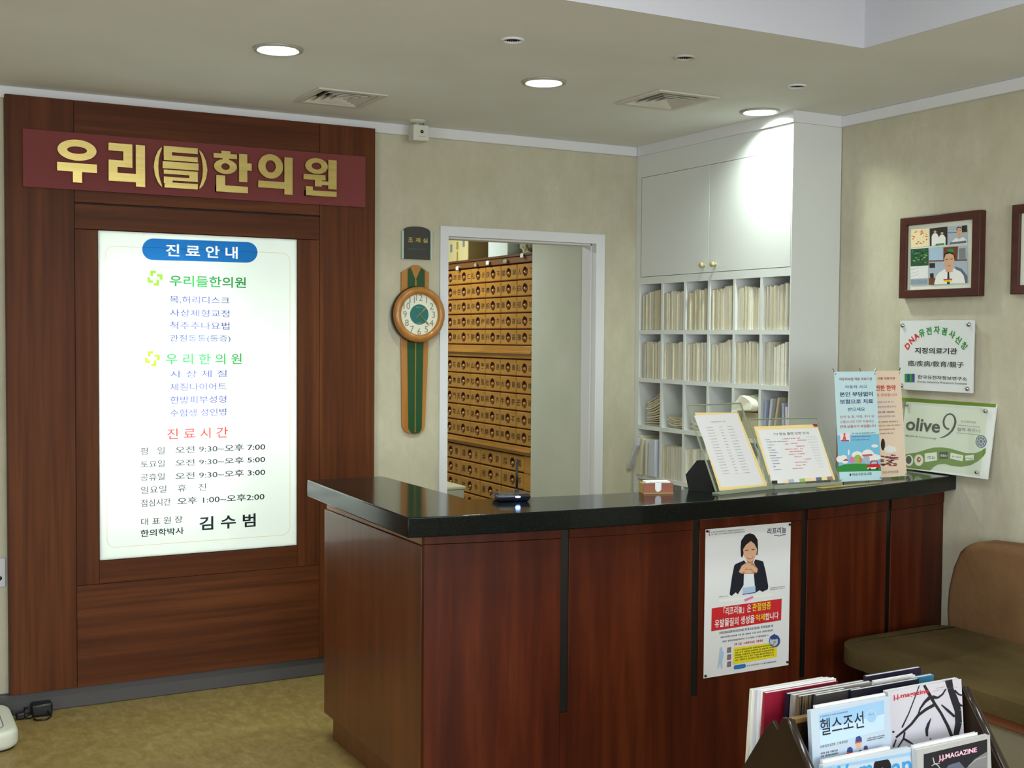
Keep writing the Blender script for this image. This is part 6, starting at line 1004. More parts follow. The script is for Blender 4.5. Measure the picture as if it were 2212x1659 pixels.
def drawer_meshes(w_, h_, seed):
    """front with a round scooped hole, cup with pull; local frame: y along the width (left positive), z up, front at x=0 facing -x"""
    F = Fr((0, 0, 0), (0, -1, 0), (0, 0, 1)); r = .0265
    bm = bmesh.new(); es = []
    def lp(pts, x):
        vs = [bm.verts.new((x, -a, b)) for a, b in pts]
        for i in range(len(vs)): es.append(bm.edges.new((vs[i], vs[(i + 1) % len(vs)])))
        return vs
    a, b = w_ / 2 - .0026, h_ / 2 - .0036; ch = .004
    q = lp([(-a + ch, -b + ch), (a - ch, -b + ch), (a - ch, b - ch), (-a + ch, b - ch)], 0.0); lp(ellipse(0, 0, r, r, 24), 0.0)
    bmesh.ops.triangle_fill(bm, edges=es, use_beauty=True, normal=(-1, 0, 0))
    o4 = [bm.verts.new((.004, -p, s)) for p, s in ((-a, -b), (a, -b), (a, b), (-a, b))]; k4 = [bm.verts.new((.03, -p, s)) for p, s in ((-a, -b), (a, -b), (a, b), (-a, b))]
    for i in range(4):
        j = (i + 1) % 4; bm.faces.new((q[i], q[j], o4[j], o4[i])); bm.faces.new((o4[i], o4[j], k4[j], k4[i]))
    bmesh.ops.recalc_face_normals(bm, faces=bm.faces)
    me = bpy.data.meshes.new('drawer'); bm.to_mesh(me); bm.free(); me.materials.append(chest_wood)
    hm = MB().lathe(F, [(r + .002, .0004), (r, .0022), (r - .002, .0006), (r * .9, -.006), (r * .7, -.013), (r * .4, -.017), (.0004, -.018)], 24, 0)
    hm.lathe(F, [(.0125, -.004), (.011, .003), (.007, .007), (.0004, .009)], 14, 1, ca=.002, cb=-.006); hm.lathe(F, [(.0125, -.004), (.007, -.010), (.005, -.017)], 14, 1, ca=.002, cb=-.006)
    return me, hm.mesh('handle', [cup, mat('pull_brass', (168, 122, 66), .3, .35)])
dm_s = drawer_meshes(.195, .0928, 1); dm_t = drawer_meshes(.195, .098, 2); dm_b = drawer_meshes(.274, .097, 3)
label_ink = mat('drawer_ink', (48, 44, 22), .6); rnd = random.Random(11); FD = Fr((0, 0, 0), (0, -1, 0), (0, 0, 1)); hcache = {}
def drawer(yc, zc, meshes, key, hi):
    d = bpy.data.objects.new('drawer', meshes[0]); COL.objects.link(d); d.parent = t; d.location = Vector((XC, yc, zc)) - WPOS[t]
    h = bpy.data.objects.new('handle', meshes[1]); COL.objects.link(h); h.parent = d
    if (key, hi) not in hcache:
        mb = MB(); h2 = HERBS[hi % len(HERBS)]; s_ = .036 if key != 'b' else .042; dx = .066 if key != 'b' else .084
        put(mb, FD, h2[0], .012, -dx - .024, -dx + .022, -s_ / 2, s_ / 2, .0003); put(mb, FD, h2[1], .012, dx - .022, dx + .022, -s_ / 2, s_ / 2, .0003)
        hcache[(key, hi)] = mb.mesh('lettering', [label_ink])
    l = bpy.data.objects.new('lettering', hcache[(key, hi)]); COL.objects.link(l); l.parent = d
for r_ in range(5):
    for c_ in range(7): drawer(Y0 + .195 * (c_ + .5), 1.943 - .0928 * (r_ + .5), dm_s, 's', (r_ * 7 + c_ * 3) % 40)
for r_ in range(5):
    for c_ in range(7): drawer(Y0 + .195 * (c_ + .5), 1.402 - .098 * (r_ + .5), dm_t, 't', (r_ * 5 + c_ * 4 + 9) % 40)
for r_ in range(8):
    for c_ in range(5): drawer(.758 + .274 * (c_ + .5), .859 - .098 * (r_ + .5), dm_b, 'b', (r_ * 6 + c_ * 5 + (0 if r_ else 26)) % 45)
    if r_ < 8: MB().box(XC, XC + .03, Y0 + .002, .756, .859 - .098 * r_ - .096, .859 - .098 * r_ - .002).build('end_filler', chest_wood, t)
for k, (yy, zz, w_) in enumerate(((1.60, 1.952, .05), (1.35, 1.958, .04), (1.19, 1.965, .05), (.97, 1.962, .06), (.77, 1.985, .045))):
    MB().box(XC - .02, XC - .018, yy - w_ * .36, yy + w_ * .36, zz - .012 + .004 * (k % 2), zz + .009).box(XC - .018, XC - .004, yy - .008, yy + .008, zz + .004, zz + .012).build('price_tag', [whitep, mat('tag_grey', (150, 146, 128), .6)][k % 2], t)
# boxes on the chest
t = thing('cardboard_box', 'pale yellow cardboard carton on top of the herb chest', 'carton', (2.34, 1.75, ZT + .002))
MB().box(2.15, 2.52, 1.585, 1.98, ZT + .003, 2.24).build('carton', [mat('carton_brown', (150, 128, 76), .7)], t, bevel=.003)
FQ = Fr((2.1495, 1.965, ZT + .02), (0, -1, 0), (0, 0, 1))
MB().face(FQ, [(-.01, -.014), (.375, -.014), (.375, .21), (-.01, .21)], .0).build('printed_side', mat('carton_yellow', (196, 186, 134), .6), t)
for k in range(3): MB().face(FQ, [(.12 + k * .09, .05 + k * .012), (.15 + k * .09, .05 + k * .012), (.15 + k * .09, .10 + k * .012), (.12 + k * .09, .10 + k * .012)], .0006).build('printed_mark', mat('carton_blue', (112, 122, 130), .6) if k != 1 else mat('carton_olive', (150, 128, 62), .6), t)
MB().face(FQ, [(.215, -.01), (.235, -.01), (.235, .05), (.215, .05)], .0007).build('tape', mat('carton_olive', (150, 128, 62), .6), t)
t = tag(MB().box(2.13, 2.42, 1.03, 1.28, ZT + .003, 2.2).build('white_box', mat('box_pale', (200, 212, 208), .5), None, bevel=.006, loc=(2.27, 1.16, ZT)), 'plain white box on top of the herb chest beside the yellow carton', 'box')
mb = MB(); rr = random.Random(5)
for i in range(7):
    for j in range(9):
        pass
grid = []
for i in range(9):
    for j in range(13):
        a_ = 2 * PI * j / 12; u_ = i / 8
        rad = (.10 + .025 * math.sin(3 * a_ + i)) * math.sin(PI * (.12 + .8 * u_)) ** .6 + rr.uniform(-.008, .008)
        grid.append((2.235 + rad * math.cos(a_) * .9, .885 + rad * math.sin(a_) * 1.12, ZT + .004 + .22 * u_ + (rr.uniform(-.008, .008) if 0 < i else 0)))
mb.add(grid, [(i * 13 + j, i * 13 + j + 1, (i + 1) * 13 + j + 1, (i + 1) * 13 + j) for i in range(8) for j in range(12)], 0, True)
t = tag(mb.build('patterned_bag', noisy('bag_pattern', [(0.4, (60, 70, 54)), (0.5, (196, 192, 150)), (0.6, (84, 126, 110)), (0.7, (40, 44, 40))], (14, 14, 14), 2, .5), None, loc=(2.26, .86, ZT)), 'crumpled patterned bag on top of the herb chest at the right end', 'bag')
t = thing('plastic_container', 'pale grey plastic container just inside the doorway behind the counter', 'container', (1.65, .92, 0))
MB().box(1.52, 1.75, .80, 1.1, .45, .685).build('bin', mat('bin_grey', (176, 178, 166), .45), t, bevel=.012, seg=3)
MB().box(1.515, 1.757, .795, 1.105, .684, .702).build('lid', mat('bin_lid', (200, 198, 170), .45), t, bevel=.006)
MB().box(1.50, 1.78, .78, 1.12, .02, .45).build('stand', mat('bin_stand', (188, 188, 178), .5), t, bevel=.01)

# ================================================================== WHITE CABINET WITH PIGEONHOLES
XBK = XR - .004
t = thing('filing_cabinet', 'tall white built-in cabinet with two doors above pigeonholes of patient files', 'cabinet', ((CX + XR) / 2, CY1 / 2, 0))
YD = [-.047 - .188 * k for k in range(7)]           # divider lines
SH = [1.568, 1.324, 1.083, .829, .57]               # shelf tops
cb = MB()
cb.box(CX, XBK, -.047 + .009, -.002, 0, ZC - .001); cb.box(CX, XBK, CY1, YD[6], 0, ZC - .001)
cb.box(XBK - .012, XBK, YD[6], -.038, 0, ZC - .001)
cb.box(CX, XBK - .012, YD[6], -.038, 1.80, 1.8365); cb.box(CX, XBK - .012, YD[6], -.038, 2.3425, ZC - .001); cb.box(CX, XBK - .012, YD[6], -.038, 0, .1)
cb.build('carcass', cab_white, t)
for z in SH: MB().box(CX + .0005, XBK - .012, YD[6], -.038, z - .021, z).build('shelf', cab_white, t)
zs = [1.80] + SH + [.121]
for k in range(1, 6):
    mb = MB()
    for a_, b_ in zip(zs[:-1], zs[1:]): mb.box(CX + .0005, XBK - .012, YD[k] - .008, YD[k] + .008, b_, a_ - .021 if a_ != 1.80 else a_)
    mb.build('divider', cab_white, t)
ym = -.609
for y0, y1, yk in ((ym + .0015, -.049, -.578), (YD[6] + .002, ym - .0015, -.662)):
    d = MB().box(CX - .0005, CX + .018, y0, y1, 1.8385, 2.3405).build('door', cab_white, t, bevel=.0012)
    Fk = Fr((CX - .0005, yk, 1.873), (0, -1, 0), (0, 0, 1))
    MB().lathe(Fk, [(.006, 0), (.006, .010), (.013, .016), (.014, .022), (.010, .028), (.0004, .030)], 20).build('knob', mat('knob_brass', (196, 188, 140), .3, .4), d)
# ---- patient folders
rnd = random.Random(21)
FOLD = {}
def folder_mesh(k):
    if k in FOLD: return FOLD[k]
    r = random.Random(k); L_, n = .22, 5
    vs = []
    for i in range(n):                                 # along the depth
        for s_ in (0, 1):
            b = .0015 * math.sin(i * 1.7 + k)
            vs.append((i * L_ / (n - 1), (s_ - .5) * (.98 + .1 * r.uniform(-1, 1)) + b * 20, 0.0)); vs.append((i * L_ / (n - 1), (s_ - .5) * (.7 + .3 * r.random()), 1.0 + (.02 if i == 0 else 0) * r.uniform(-1, .6)))
    fs = []
    for i in range(n - 1):
        p, q = i * 4, (i + 1) * 4; fs += [(p, q, q + 1, p + 1), (p + 2, p + 3, q + 3, q + 2), (p + 1, q + 1, q + 3, p + 3), (p, p + 2, q + 2, q)]
    fs += [(0, 1, 3, 2), ((n - 1) * 4, (n - 1) * 4 + 2, (n - 1) * 4 + 3, (n - 1) * 4 + 1)]
    me = bpy.data.meshes.new('patient_folder'); me.from_pydata(vs, [], fs); me.materials.append(folder_mats[k % 5]); FOLD[k] = me
    return me
ROWN = ['top', 'second', 'third', 'fourth']; HOLE = ['leftmost', 'second', 'third', 'fourth', 'fifth', 'rightmost']
def fill(row, hole, n, h0, h1, pal, part=1.0, lean=0.0):
    ya = YD[hole] - (.010 if hole else .012); yb = YD[hole + 1] + .010; yb = ya + (yb - ya) * part
    zb = SH[row]; tw = (yb - ya) / n; y = ya
    wave = [rnd.uniform(-.006, .006) for _ in range(4)]
    for i in range(n):
        u = i / max(1, n - 1); wd = tw
        h = h0 + (h1 - h0) * u + wave[int(u * 3.99)] + rnd.uniform(-.004, .004)
        o = bpy.data.objects.new('patient_folder', folder_mesh(rnd.choice(pal) + 5 * rnd.randrange(3))); COL.objects.link(o)
        o.location = (CX + .003 + rnd.uniform(0, .012), y + wd / 2, zb + .0006); o.scale = (1, abs(wd) * .95, h - .004); o.rotation_euler = (lean * (1 - u), 0, 0)
        tag(o, 'worn cream patient folder upright in the %s pigeonhole of the %s row' % (HOLE[hole], ROWN[row]), 'folder', 'patient folders, %s row, %s pigeonhole' % (ROWN[row], HOLE[hole]))
        y += wd
T1 = [(.185, .205), (.187, .19), (.182, .2), (.185, .21), (.195, .196), (.19, .208)]
for h_ in range(6): fill(0, h_, 17, T1[h_][0], T1[h_][1], [0, 1, 2, 1, 4] if h_ not in (3, 4) else [1, 3, 1, 0])
T2 = [(.178, .185), (.18, .185), (.178, .195), (.18, .198), (.19, .186), (.185, .2)]
for h_ in range(5): fill(1, h_, 16, T2[h_][0], T2[h_][1], [0, 2, 1, 1] if h_ else [4, 0, 2, 1])
fill(1, 5, 7, .185, .188, [0, 2, 4], .42)
for i in range(6):
    o = bpy.data.objects.new('patient_folder', folder_mesh(3 + 5 * (i % 3))); COL.objects.link(o)
    yy = YD[5] - .09 - i * .0135; o.location = (CX + .006 + .003 * (i % 2), yy, SH[1] + .001); o.scale = (1, -.010, .17 + .004 * i); o.rotation_euler = (0, 0, 0)
    tag(o, 'bright white folder at the right of the rightmost pigeonhole of the second row', 'folder', 'bright white folders, second row')
fill(3, 1, 13, .175, .165, [1, 3, 2, 1]); fill(3, 2, 11, .17, .16, [1, 2, 3], .95); fill(3, 3, 8, .165, .15, [1, 0, 2]); fill(3, 4, 7, .16, .17, [1, 2]); fill(3, 5, 7, .15, .16, [1, 3])
def sag(row, hole, n, amp0, amp1, tt, label, group, w_=.165, ripple=0.0):
    ya = YD[hole] - (.012 if hole else .014); z = SH[row] + .001
    for i in range(n):
        u = i / max(1, n - 1); A = amp0 + (amp1 - amp0) * u; mb = MB(); K = 9; vs = []
        th = tt * rnd.uniform(.75, 1.2); x0_ = CX + .014 + rnd.uniform(0, .012); s0 = .014 + rnd.uniform(-.004, .012) + .012 * u
        for j in range(K):
            q = j / (K - 1); zz = A * (q ** 2 if ripple == 0 else (2 * q - 1) ** 2)
            for xx in (x0_, x0_ + .2):
                vs.append((xx, ya - s0 - (w_ - s0) * q, z + zz)); vs.append((xx, ya - s0 - (w_ - s0) * q, z + zz + th * .8))
        fs = []
        for j in range(K - 1):
            p, r_ = j * 4, (j + 1) * 4; fs += [(p, r_, r_ + 1, p + 1), (p + 2, p + 3, r_ + 3, r_ + 2), (p + 1, r_ + 1, r_ + 3, p + 3), (p, p + 2, r_ + 2, r_)]
        fs += [(0, 1, 3, 2), ((K - 1) * 4, (K - 1) * 4 + 2, (K - 1) * 4 + 3, (K - 1) * 4 + 1)]
        mb.add(vs, fs, 0, False); o = mb.build('patient_folder', folder_mats[[4, 0, 4, 1, 0][i % 5]], None, loc=(x0_, ya - .08, z))
        tag(o, label, 'folder', group); z += th + .0006
sag(2, 0, 13, .002, .072, .0092, 'sagging tan folder lying flat in the tall stack of the third row', 'tall sagging stack, third row')
sag(2, 1, 6, .012, .010, .0082, 'curled tan folder lying in the low stack right of the tall sagging stack', 'low curled stack, third row', .16, 1.0)
sag(2, 2, 4, .006, .012, .008, 'tan folder lying flat in the third pigeonhole of the third row', 'flat stack, third pigeonhole', .16, 1.0)
# paper bag and file box in the third row
ya = YD[4] - .012
t = tag(MB().box(CX + .004, CX + .2, ya - .157, ya - .05, SH[2] + .001, SH[2] + .115).build('file_box', mat('box_buff', (186, 178, 142), .7), None, bevel=.004, loc=(CX + .1, ya - .08, SH[2])), 'buff paper file box in the fifth pigeonhole of the third row', 'file box')
mb = MB(); vs = []
prof = [(-.004, .0), (.02, .02), (.03, .06), (.036, .1), (.045, .108), (.05, .150), (.085, .192), (.12, .194), (.162, .165), (.162, .128), (.11, .122), (.06, .118), (.045, .1), (.042, .0)]
rb = random.Random(9); prof = [(.047, .02), (.046, .07), (.035, .075), (.012, .078), (-.012, .082), (-.014, .096), (.004, .104), (.016, .118), (.02, .142), (.036, .166), (.06, .186), (.09, .192), (.12, .182), (.148, .168), (.162, .152), (.163, .128), (.15, .119), (.11, .1185), (.07, .1185), (.052, .117)]
npf = len(prof); cs = [-.15, -.11, -.07, -.03, .0, .016, .024]
FB = Fr((CX - .003, ya, SH[2] + .001), (0, -1, 0), (0, 0, 1)); g_ = []
for q_, c_ in enumerate(cs):
    for a_, b_ in prof:
        out_ = b_ > .12 or a_ < .045
        if c_ <= 0 and a_ < .0: a_ = .0
        sh_ = .10 * (q_ == 6) + .03 * (q_ == 5)
        cx_, cz_ = .085, .14
        g_.append(FB(a_ + (cx_ - a_) * sh_ + rb.uniform(-.003, .003) * (a_ > .01), b_ + (cz_ - b_) * sh_ + (rb.uniform(-.004, .004) if b_ > .13 else 0), c_ + (rb.uniform(-.004, .004) if q_ > 3 else 0)))
mb.add(g_, [(q_ * npf + k, q_ * npf + (k + 1) % npf, (q_ + 1) * npf + (k + 1) % npf, (q_ + 1) * npf + k) for q_ in range(6) for k in range(npf)], 0, True)
mb.add(g_[-npf:], [list(range(npf))], 0); mb.add(g_[:npf], [list(range(npf))[::-1]], 0)
tag(mb.build('paper_bundle', mat('bundle_white', (228, 226, 208), .6), None, loc=(CX, ya - .05, SH[2])), 'white folded paper bundle bulging over the buff file box', 'paper bundle')
FV = Fr((CX + .01, YD[5] - .012, SH[2] + .002), (0, -1, 0), (0, 0, 1))
for k, (a0, a1, th, h, mt, nm, lb) in enumerate(((.004, .012, .012, .17, 'clear_blue', 'document_sleeve', 'bluish plastic sleeve against the left side of the rightmost third row pigeonhole'), (.03, .05, .014, .18, 'sleeve_grey', 'document_sleeve', 'grey white sleeve leaning in the rightmost third row pigeonhole'), (.062, .098, .012, .188, 'buff_sheet', 'paper_folder', 'narrow buff folder leaning between sleeves in the rightmost third row pigeonhole'), (.130, .122, .015, .165, 'clear_blue', 'document_sleeve', 'pale blue sleeve in the middle of the rightmost third row pigeonhole'), (.152, .146, .014, .15, 'pinkish', 'document_sleeve', 'white sleeve with a pink edge at the right of the third row'))):
    cm = dict(clear_blue=(168, 176, 206), sleeve_grey=(196, 198, 204), buff_sheet=(190, 182, 150), pinkish=(226, 208, 222))[mt]
    tag(MB().prism(FV, [(a0, 0), (a0 + th, 0), (a1 + th, h), (a1, h)], -.19, 0).build(nm, mat(mt, cm, .4), None, loc=(CX, YD[5] - .05 - .02 * k, SH[2])), lb, 'sleeve' if nm == 'document_sleeve' else 'folder')
# loose papers bulging from the fourth row
FW = Fr((CX - .001, -.04, SH[3] + .001), (0, -1, 0), (0, 0, 1))
for k, (pts, c0_, c1_, cm, lb) in enumerate((
    ([(.0, 0), (.028, 0), (.048, .2), (.012, .2)], -.17, .012, (214, 208, 186), 'cream envelope at the far left of the fourth row pigeonholes'),
    ([(.030, 0), (.055, 0), (.074, .185), (.052, .19)], -.16, .02, (206, 200, 178), 'buff envelope second from the left in the fourth row'),
    ([(-.03, .03), (-.028, .022), (.05, .15), (.06, .19), (.052, .19)], .022, .045, (206, 208, 224), 'white sheet sliding out of the leftmost fourth row pigeonhole'),
    ([(.085, 0), (.10, 0), (.100, .185), (.082, .175)], -.16, .015, (200, 196, 180), 'cream folder leaning in the leftmost fourth row pigeonhole'),
    ([(.105, 0), (.165, 0), (.165, .188), (.11, .178)], -.16, .01, (198, 202, 218), 'thick bluish white file at the right of the leftmost fourth row pigeonhole'))):
    tag(MB().prism(FW, pts, c0_, c1_).build('loose_paper', mat('loose_%d' % k, cm, .6), None, bevel=.002, loc=(CX, -.06 - .02 * k, SH[3])), lb, 'papers')

# ================================================================== RECEPTION COUNTER
def poly3(p, q, r):
    (x1, y1), (x2, y2), (x3, y3) = p, q, r
    return lambda x: y1 * (x - x2) * (x - x3) / ((x1 - x2) * (x1 - x3)) + y2 * (x - x1) * (x - x3) / ((x2 - x1) * (x2 - x3)) + y3 * (x - x1) * (x - x2) / ((x3 - x1) * (x3 - x2))
wf = poly3((.34, -1.775), (1.27, -1.905), (2.6, -1.786))       # wooden front
tf = lambda x: .096 * x * x - .222 * x - 1.919                  # worktop front edge
tb = lambda x: .124 * x * x - .346 * x - 1.523                  # worktop inner edge
XE = XR - .002
xs = [.208 + (XE - .208) * k / 28 for k in range(29)]
out = [(x, tf(x)) for x in xs] + [(XE, tb(XE))] + [(x, tb(x)) for x in [XE - (XE - .549) * k / 24 for k in range(1, 25)]] + [(.542, -.956), (.246, -.951)]
FZ0 = Fr((0, 0, 0), (1, 0, 0), (0, 1, 0))
ct = MB().prism(FZ0, out, .94, 1.0).build('countertop', granite, None, bevel=.004, seg=2, loc=(1.3, -1.8, .94))
tag(ct, 'long curved black stone worktop of the reception counter', 'worktop')
t = thing('reception_counter', 'curved reddish wood reception counter with black upright strips', 'counter', (1.4, -1.8, 0))
ZR = .885
GX = [.803, 1.2925, 1.776, 2.236]
def front_strip(x0, x1, z0, z1, dy0, dy1, name, m, bevel=0.0):
    n = max(2, int((x1 - x0) / .06)); X_ = [x0 + (x1 - x0) * k / n for k in range(n + 1)]
    P = [(x, wf(x) - dy0) for x in X_] + [(x, wf(x) + dy1) for x in X_[::-1]]
    return MB().prism(FZ0, P, z0, z1).build(name, m, t, bevel=bevel)
ed = [.345] + GX + [XE]
for k in range(5):
    a = ed[k] + (.0135 if k else .0); b = ed[k + 1] - (.0135 if k < 4 else 0)
    front_strip(a, b, 0.0, ZR - .003, 0, .02, 'front_panel', cwood, .0015)
    front_strip(a, b, ZR - .002, .9395, .003 if k else .001, .02, 'top_rail', cwood, .001)
for gx in GX:
    zb = .315
    front_strip(gx - .013, gx + .013, zb, .9395, -.004, .02, 'black_strip', black)
    front_strip(gx - .0133, gx + .0133, 0.0, zb - .001, -.0005, .02, 'front_filler', cwood)
MB().box(.345, .365, wf(.345) + .022, -.86, .1, .874).box(.372, .388, wf(.345) + .022, -.885, 0, .1).build('side_panel', cwood_side, t, bevel=.0015)
MB().box(.352, .372, wf(.345) + .022, -.868, .876, .9395).build('side_neck', mat('neck_wood', (140, 96, 62), .4), t)
MB().box(.366, .55, -.862, -.85, .1, .9395).box(.53, .55, -1.68, -.862, 0, .9395).build('inner_panel', cwood_side, t)
P = [(x, wf(x) + .1) for x in [.55 + (XE - .55) * k / 20 for k in range(21)]]; P2 = [(x, y + .02) for x, y in P[::-1]]
MB().prism(FZ0, P + P2, 0, .9395).build('staff_side_panel', cwood_side, t)

# ---- poster on the counter front
d = DATA['poster']
t = thing('wall_poster', 'paper medicine poster of a smiling woman pinned to the counter front', 'poster', (1.51, -1.91, .371))
Fp = Fr(d['o'], d['ux'], d['uy']); PW, PH = .375, .5105
MB().obox(Fp, 0, PW, 0, PH, -.0008, 0).build('sheet', mat('poster_paper', (224, 226, 228), .55), t)
surface(d, t, .0003)
for a, b in ((.006, PH - .007), (PW - .006, PH - .008), (.007, .008), (PW - .007, .012)):
    F = Fr(Fp(a, b, 0), Fp.x, Fp.y); MB().lathe(F, [(.0045, .0005), (.004, .004), (.0025, .007), (.0004, .0075)], 12).build('pin', darkplastic, t)

# ---- things on the worktop
t = thing('wireless_router', 'small black router with upright antenna and bright light on the worktop', 'router', (.655, -1.76, 1.0))
ca, sa = math.cos(math.radians(-15)), math.sin(math.radians(-15))
Fq = Fr((.66, -1.757, 1.0005), (ca, sa, 0), (-sa, ca, 0))
bodym = mat('router_body', (14, 18, 34), .18, 0, .6)
MB().add([Fq(a, b, c) for c, k in ((0, .84), (.006, .92), (.016, 1.0), (.022, .97), (.024, .9)) for a, b in ((-.055 * k, -.045 * k), (.055 * k, -.045 * k), (.055 * k, .045 * k), (-.055 * k, .045 * k))], [(3, 2, 1, 0), (16, 17, 18, 19)] + [(i * 4 + j, i * 4 + (j + 1) % 4, (i + 1) * 4 + (j + 1) % 4, (i + 1) * 4 + j) for i in range(4) for j in range(4)]).build('body', bodym, t, bevel=.002)
MB().obox(Fq, -.045, .045, -.035, .037, .0235, .0255).build('top_plate', mat('router_top', (62, 56, 44), .3), t, bevel=.001)
MB().tube([(.689, -1.742, 1.024), (.689, -1.742, 1.132)], .0042, 12).lathe(Fr((.689, -1.742, 1.02), (1, 0, 0), (0, 1, 0)), [(.007, 0), (.007, .012), (.0042, .014)], 12).build('antenna', darkplastic, t)
Fl = Fr(Fq(.012, -.0453, .0165), (ca, sa, 0), (0, 0, 1))
MB().prism(Fl, ellipse(0, 0, .008, .0028, 16), -.001, .0008).build('indicator_light', emit('led_glow', (120, 170, 255), 45.0), t)
t = thing('card_holder', 'small reddish wooden business card holder on the worktop', 'card holder', (1.2, -1.80, 1.0))
cv, sv = math.cos(math.radians(-20)), math.sin(math.radians(-20))
Fh = Fr((1.141, -1.812, 1.0006), (cv, sv, 0), (-sv, cv, 0))
hw = noisy('holder_wood', [(0.3, (128, 62, 34)), (0.7, (146, 76, 42))], (10, 10, 40), 3, .35); he = mat('holder_edge', (170, 130, 66), .4)
Wd, Dp, Hh = .102, .065, .036
Ff = Fr(Fh(0, 0, 0), Fh.x, (0, 0, 1))
notch = [(0, .004), (Wd, .004), (Wd, Hh), (.063, Hh)] + [(.051 + .012 * math.cos(math.radians(a_)), .018 - .012 * abs(math.sin(math.radians(a_)))) for a_ in range(0, 181, 20)] + [(.039, Hh), (0, Hh)]
MB().prism(Ff, notch, -.005, 0).build('front_board', hw, t)
MB().obox(Fh, 0, Wd, Dp - .005, Dp, .004, Hh).obox(Fh, 0, .005, .005, Dp - .005, .004, Hh - .002).obox(Fh, Wd - .005, Wd, .005, Dp - .005, .004, Hh - .002).build('side_boards', he, t)
MB().obox(Fh, -.001, Wd + .001, -.001, Dp + .001, 0, .004).build('base_board', he, t)
cards = MB().obox(Fh, .008, Wd - .009, .0075, .05, .006, .041)
co = cards.build('business_cards', mat('card_white', (228, 232, 232), .5), None, loc=tuple(Fh(.05, .03, .006)))
tag(co, 'stack of white business cards standing in the wooden holder', 'business cards')
mb = MB(); Fcd = Fr(Fh(0, .0073, 0), Fh.x, (0, 0, 1)); dashes(mb, Fcd, .02, .055, .0365, .0395, 1, 2, .0002, 0); dashes(mb, Fcd, .06, .088, .0365, .0395, 1, 8, .0002, 0); mb.build('small_print', ink('gray'), co)

def pane_stand(key, label, black_leg, extra=None):
    d = DATA[key]; F = Fr(d['o'], d['ux'], d['uy']); W_, H_ = d['size']
    o_ = F.o.copy(); t = thing('document_stand', label, 'document stand', (o_.x + W_ / 2, o_.y + .05, 1.0), 'slanted glass document stands')
    Fg = F
    MB().obox(Fg, 0, W_, 0, H_, -.006, -.0015).build('glass_pane', [glass_m], t)
    MB().obox(Fg, 0, W_, H_ - .0025, H_ + .0005, -.007, -.001).obox(Fg, -.001, .0015, 0, H_, -.007, -.001).obox(Fg, W_ - .0015, W_ + .001, 0, H_, -.007, -.001).build('pane_edges', glass_edge, t)
    foot = Fr((o_.x, o_.y, 1.0005), (F.x.x, F.x.y, 0), (-F.x.y, F.x.x, 0))
    MB().obox(foot, .001, W_ - .004, -.016, .022, 0, .005).obox(foot, .001, W_ - .004, -.016, -.012, .005, .013).build('glass_foot', glass_edge, t)
    mb = MB()
    for a0, a1, prof in black_leg:
        Fx = Fr(foot(a0, 0, 0), (-F.x.y, F.x.x, 0), (0, 0, 1)); mb.prism(Fx, prof, 0, a1 - a0)
    mb.build('back_support', mat('support_black', (14, 15, 18), .4), t)
    surface(d, t, .0)
    if extra: extra(F, t)
    return t
pane_stand('stand_one', 'taller slanted glass stand holding a white printed price sheet', [(.02, .05, [(.036, 0), (.15, 0), (.165, .05), (.112, .105), (.058, .11)])])
def clip(F, t):
    MB().face(F, DATA['manila_clip'], .004).build('corner_mark', ink('maroon'), t)
pane_stand('stand_two', 'lower wide slanted glass stand holding a white sheet with red and blue writing', [(.27, .30, [(.036, 0), (.14, 0), (.145, .085), (.06, .10)])], clip)
def banner(key, label, bg):
    d = DATA[key]; F = Fr(d['o'], d['ux'], d['uy']); W_, H_ = d['size']
    t = thing('tabletop_banner', label, 'banner', (F.o.x + W_ / 2, F.o.y + .02, 1.0), 'small tabletop banners')
    MB().obox(F, 0, W_, 0, H_, -.0006, 0).build('sheet', bg, t)
    surface(d, t, .0003)
    back = Vector((-F.x.y, F.x.x, 0))
    for s_ in (0, 1):
        a = s_ * W_; top = F(a + (.004 if s_ else -.004), H_ + .012, -.002); bot = F(a + (.004 if s_ else -.004), -.002, -.002)
        mb = MB().tube([F(W_ / 2, H_ * .45, -.012), top], .0022, 8).tube([F(W_ / 2, H_ * .45, -.012), F(W_ / 2, H_ * .40, -.014), bot, Vector((bot.x, bot.y, 1.0025))], .0022, 8); mb.build('arm', chrome, t)
        for b in (H_ - .008, .008):
            Fe = Fr(F(a + (-.005 if s_ else .005), b, 0), F.x, F.y); MB().lathe(Fe, [(.0035, .0004), (.003, .0012), (.0014, .0014)], 12).build('eyelet', chrome, t)
    hub = F(W_ / 2, H_ * .42, -.014); MB().tube([hub, Vector((hub.x + back.x * .07, hub.y + back.y * .07, 1.0025))], .0022, 8).build('rear_leg', chrome, t)
banner('banner_one', 'pale blue tabletop banner with a cartoon town, car and sky', mat('banner_blue', (196, 226, 234), .5))
banner('banner_two', 'peach tabletop banner with dried herbs half behind the blue banner', mat('banner_peach', (236, 214, 192), .5))
tag(MB().obox(Fr((1.80, -1.965, 1.0005), (.995, .1, 0), (-.1, .995, 0)), 0, .31, 0, .03, 0, .0022).build('brass_strip', mat('strip_brass', (186, 156, 70), .3, .4), None, loc=(1.95, -1.94, 1.0)), 'thin yellow strip lying flat before the blue banner', 'strip')

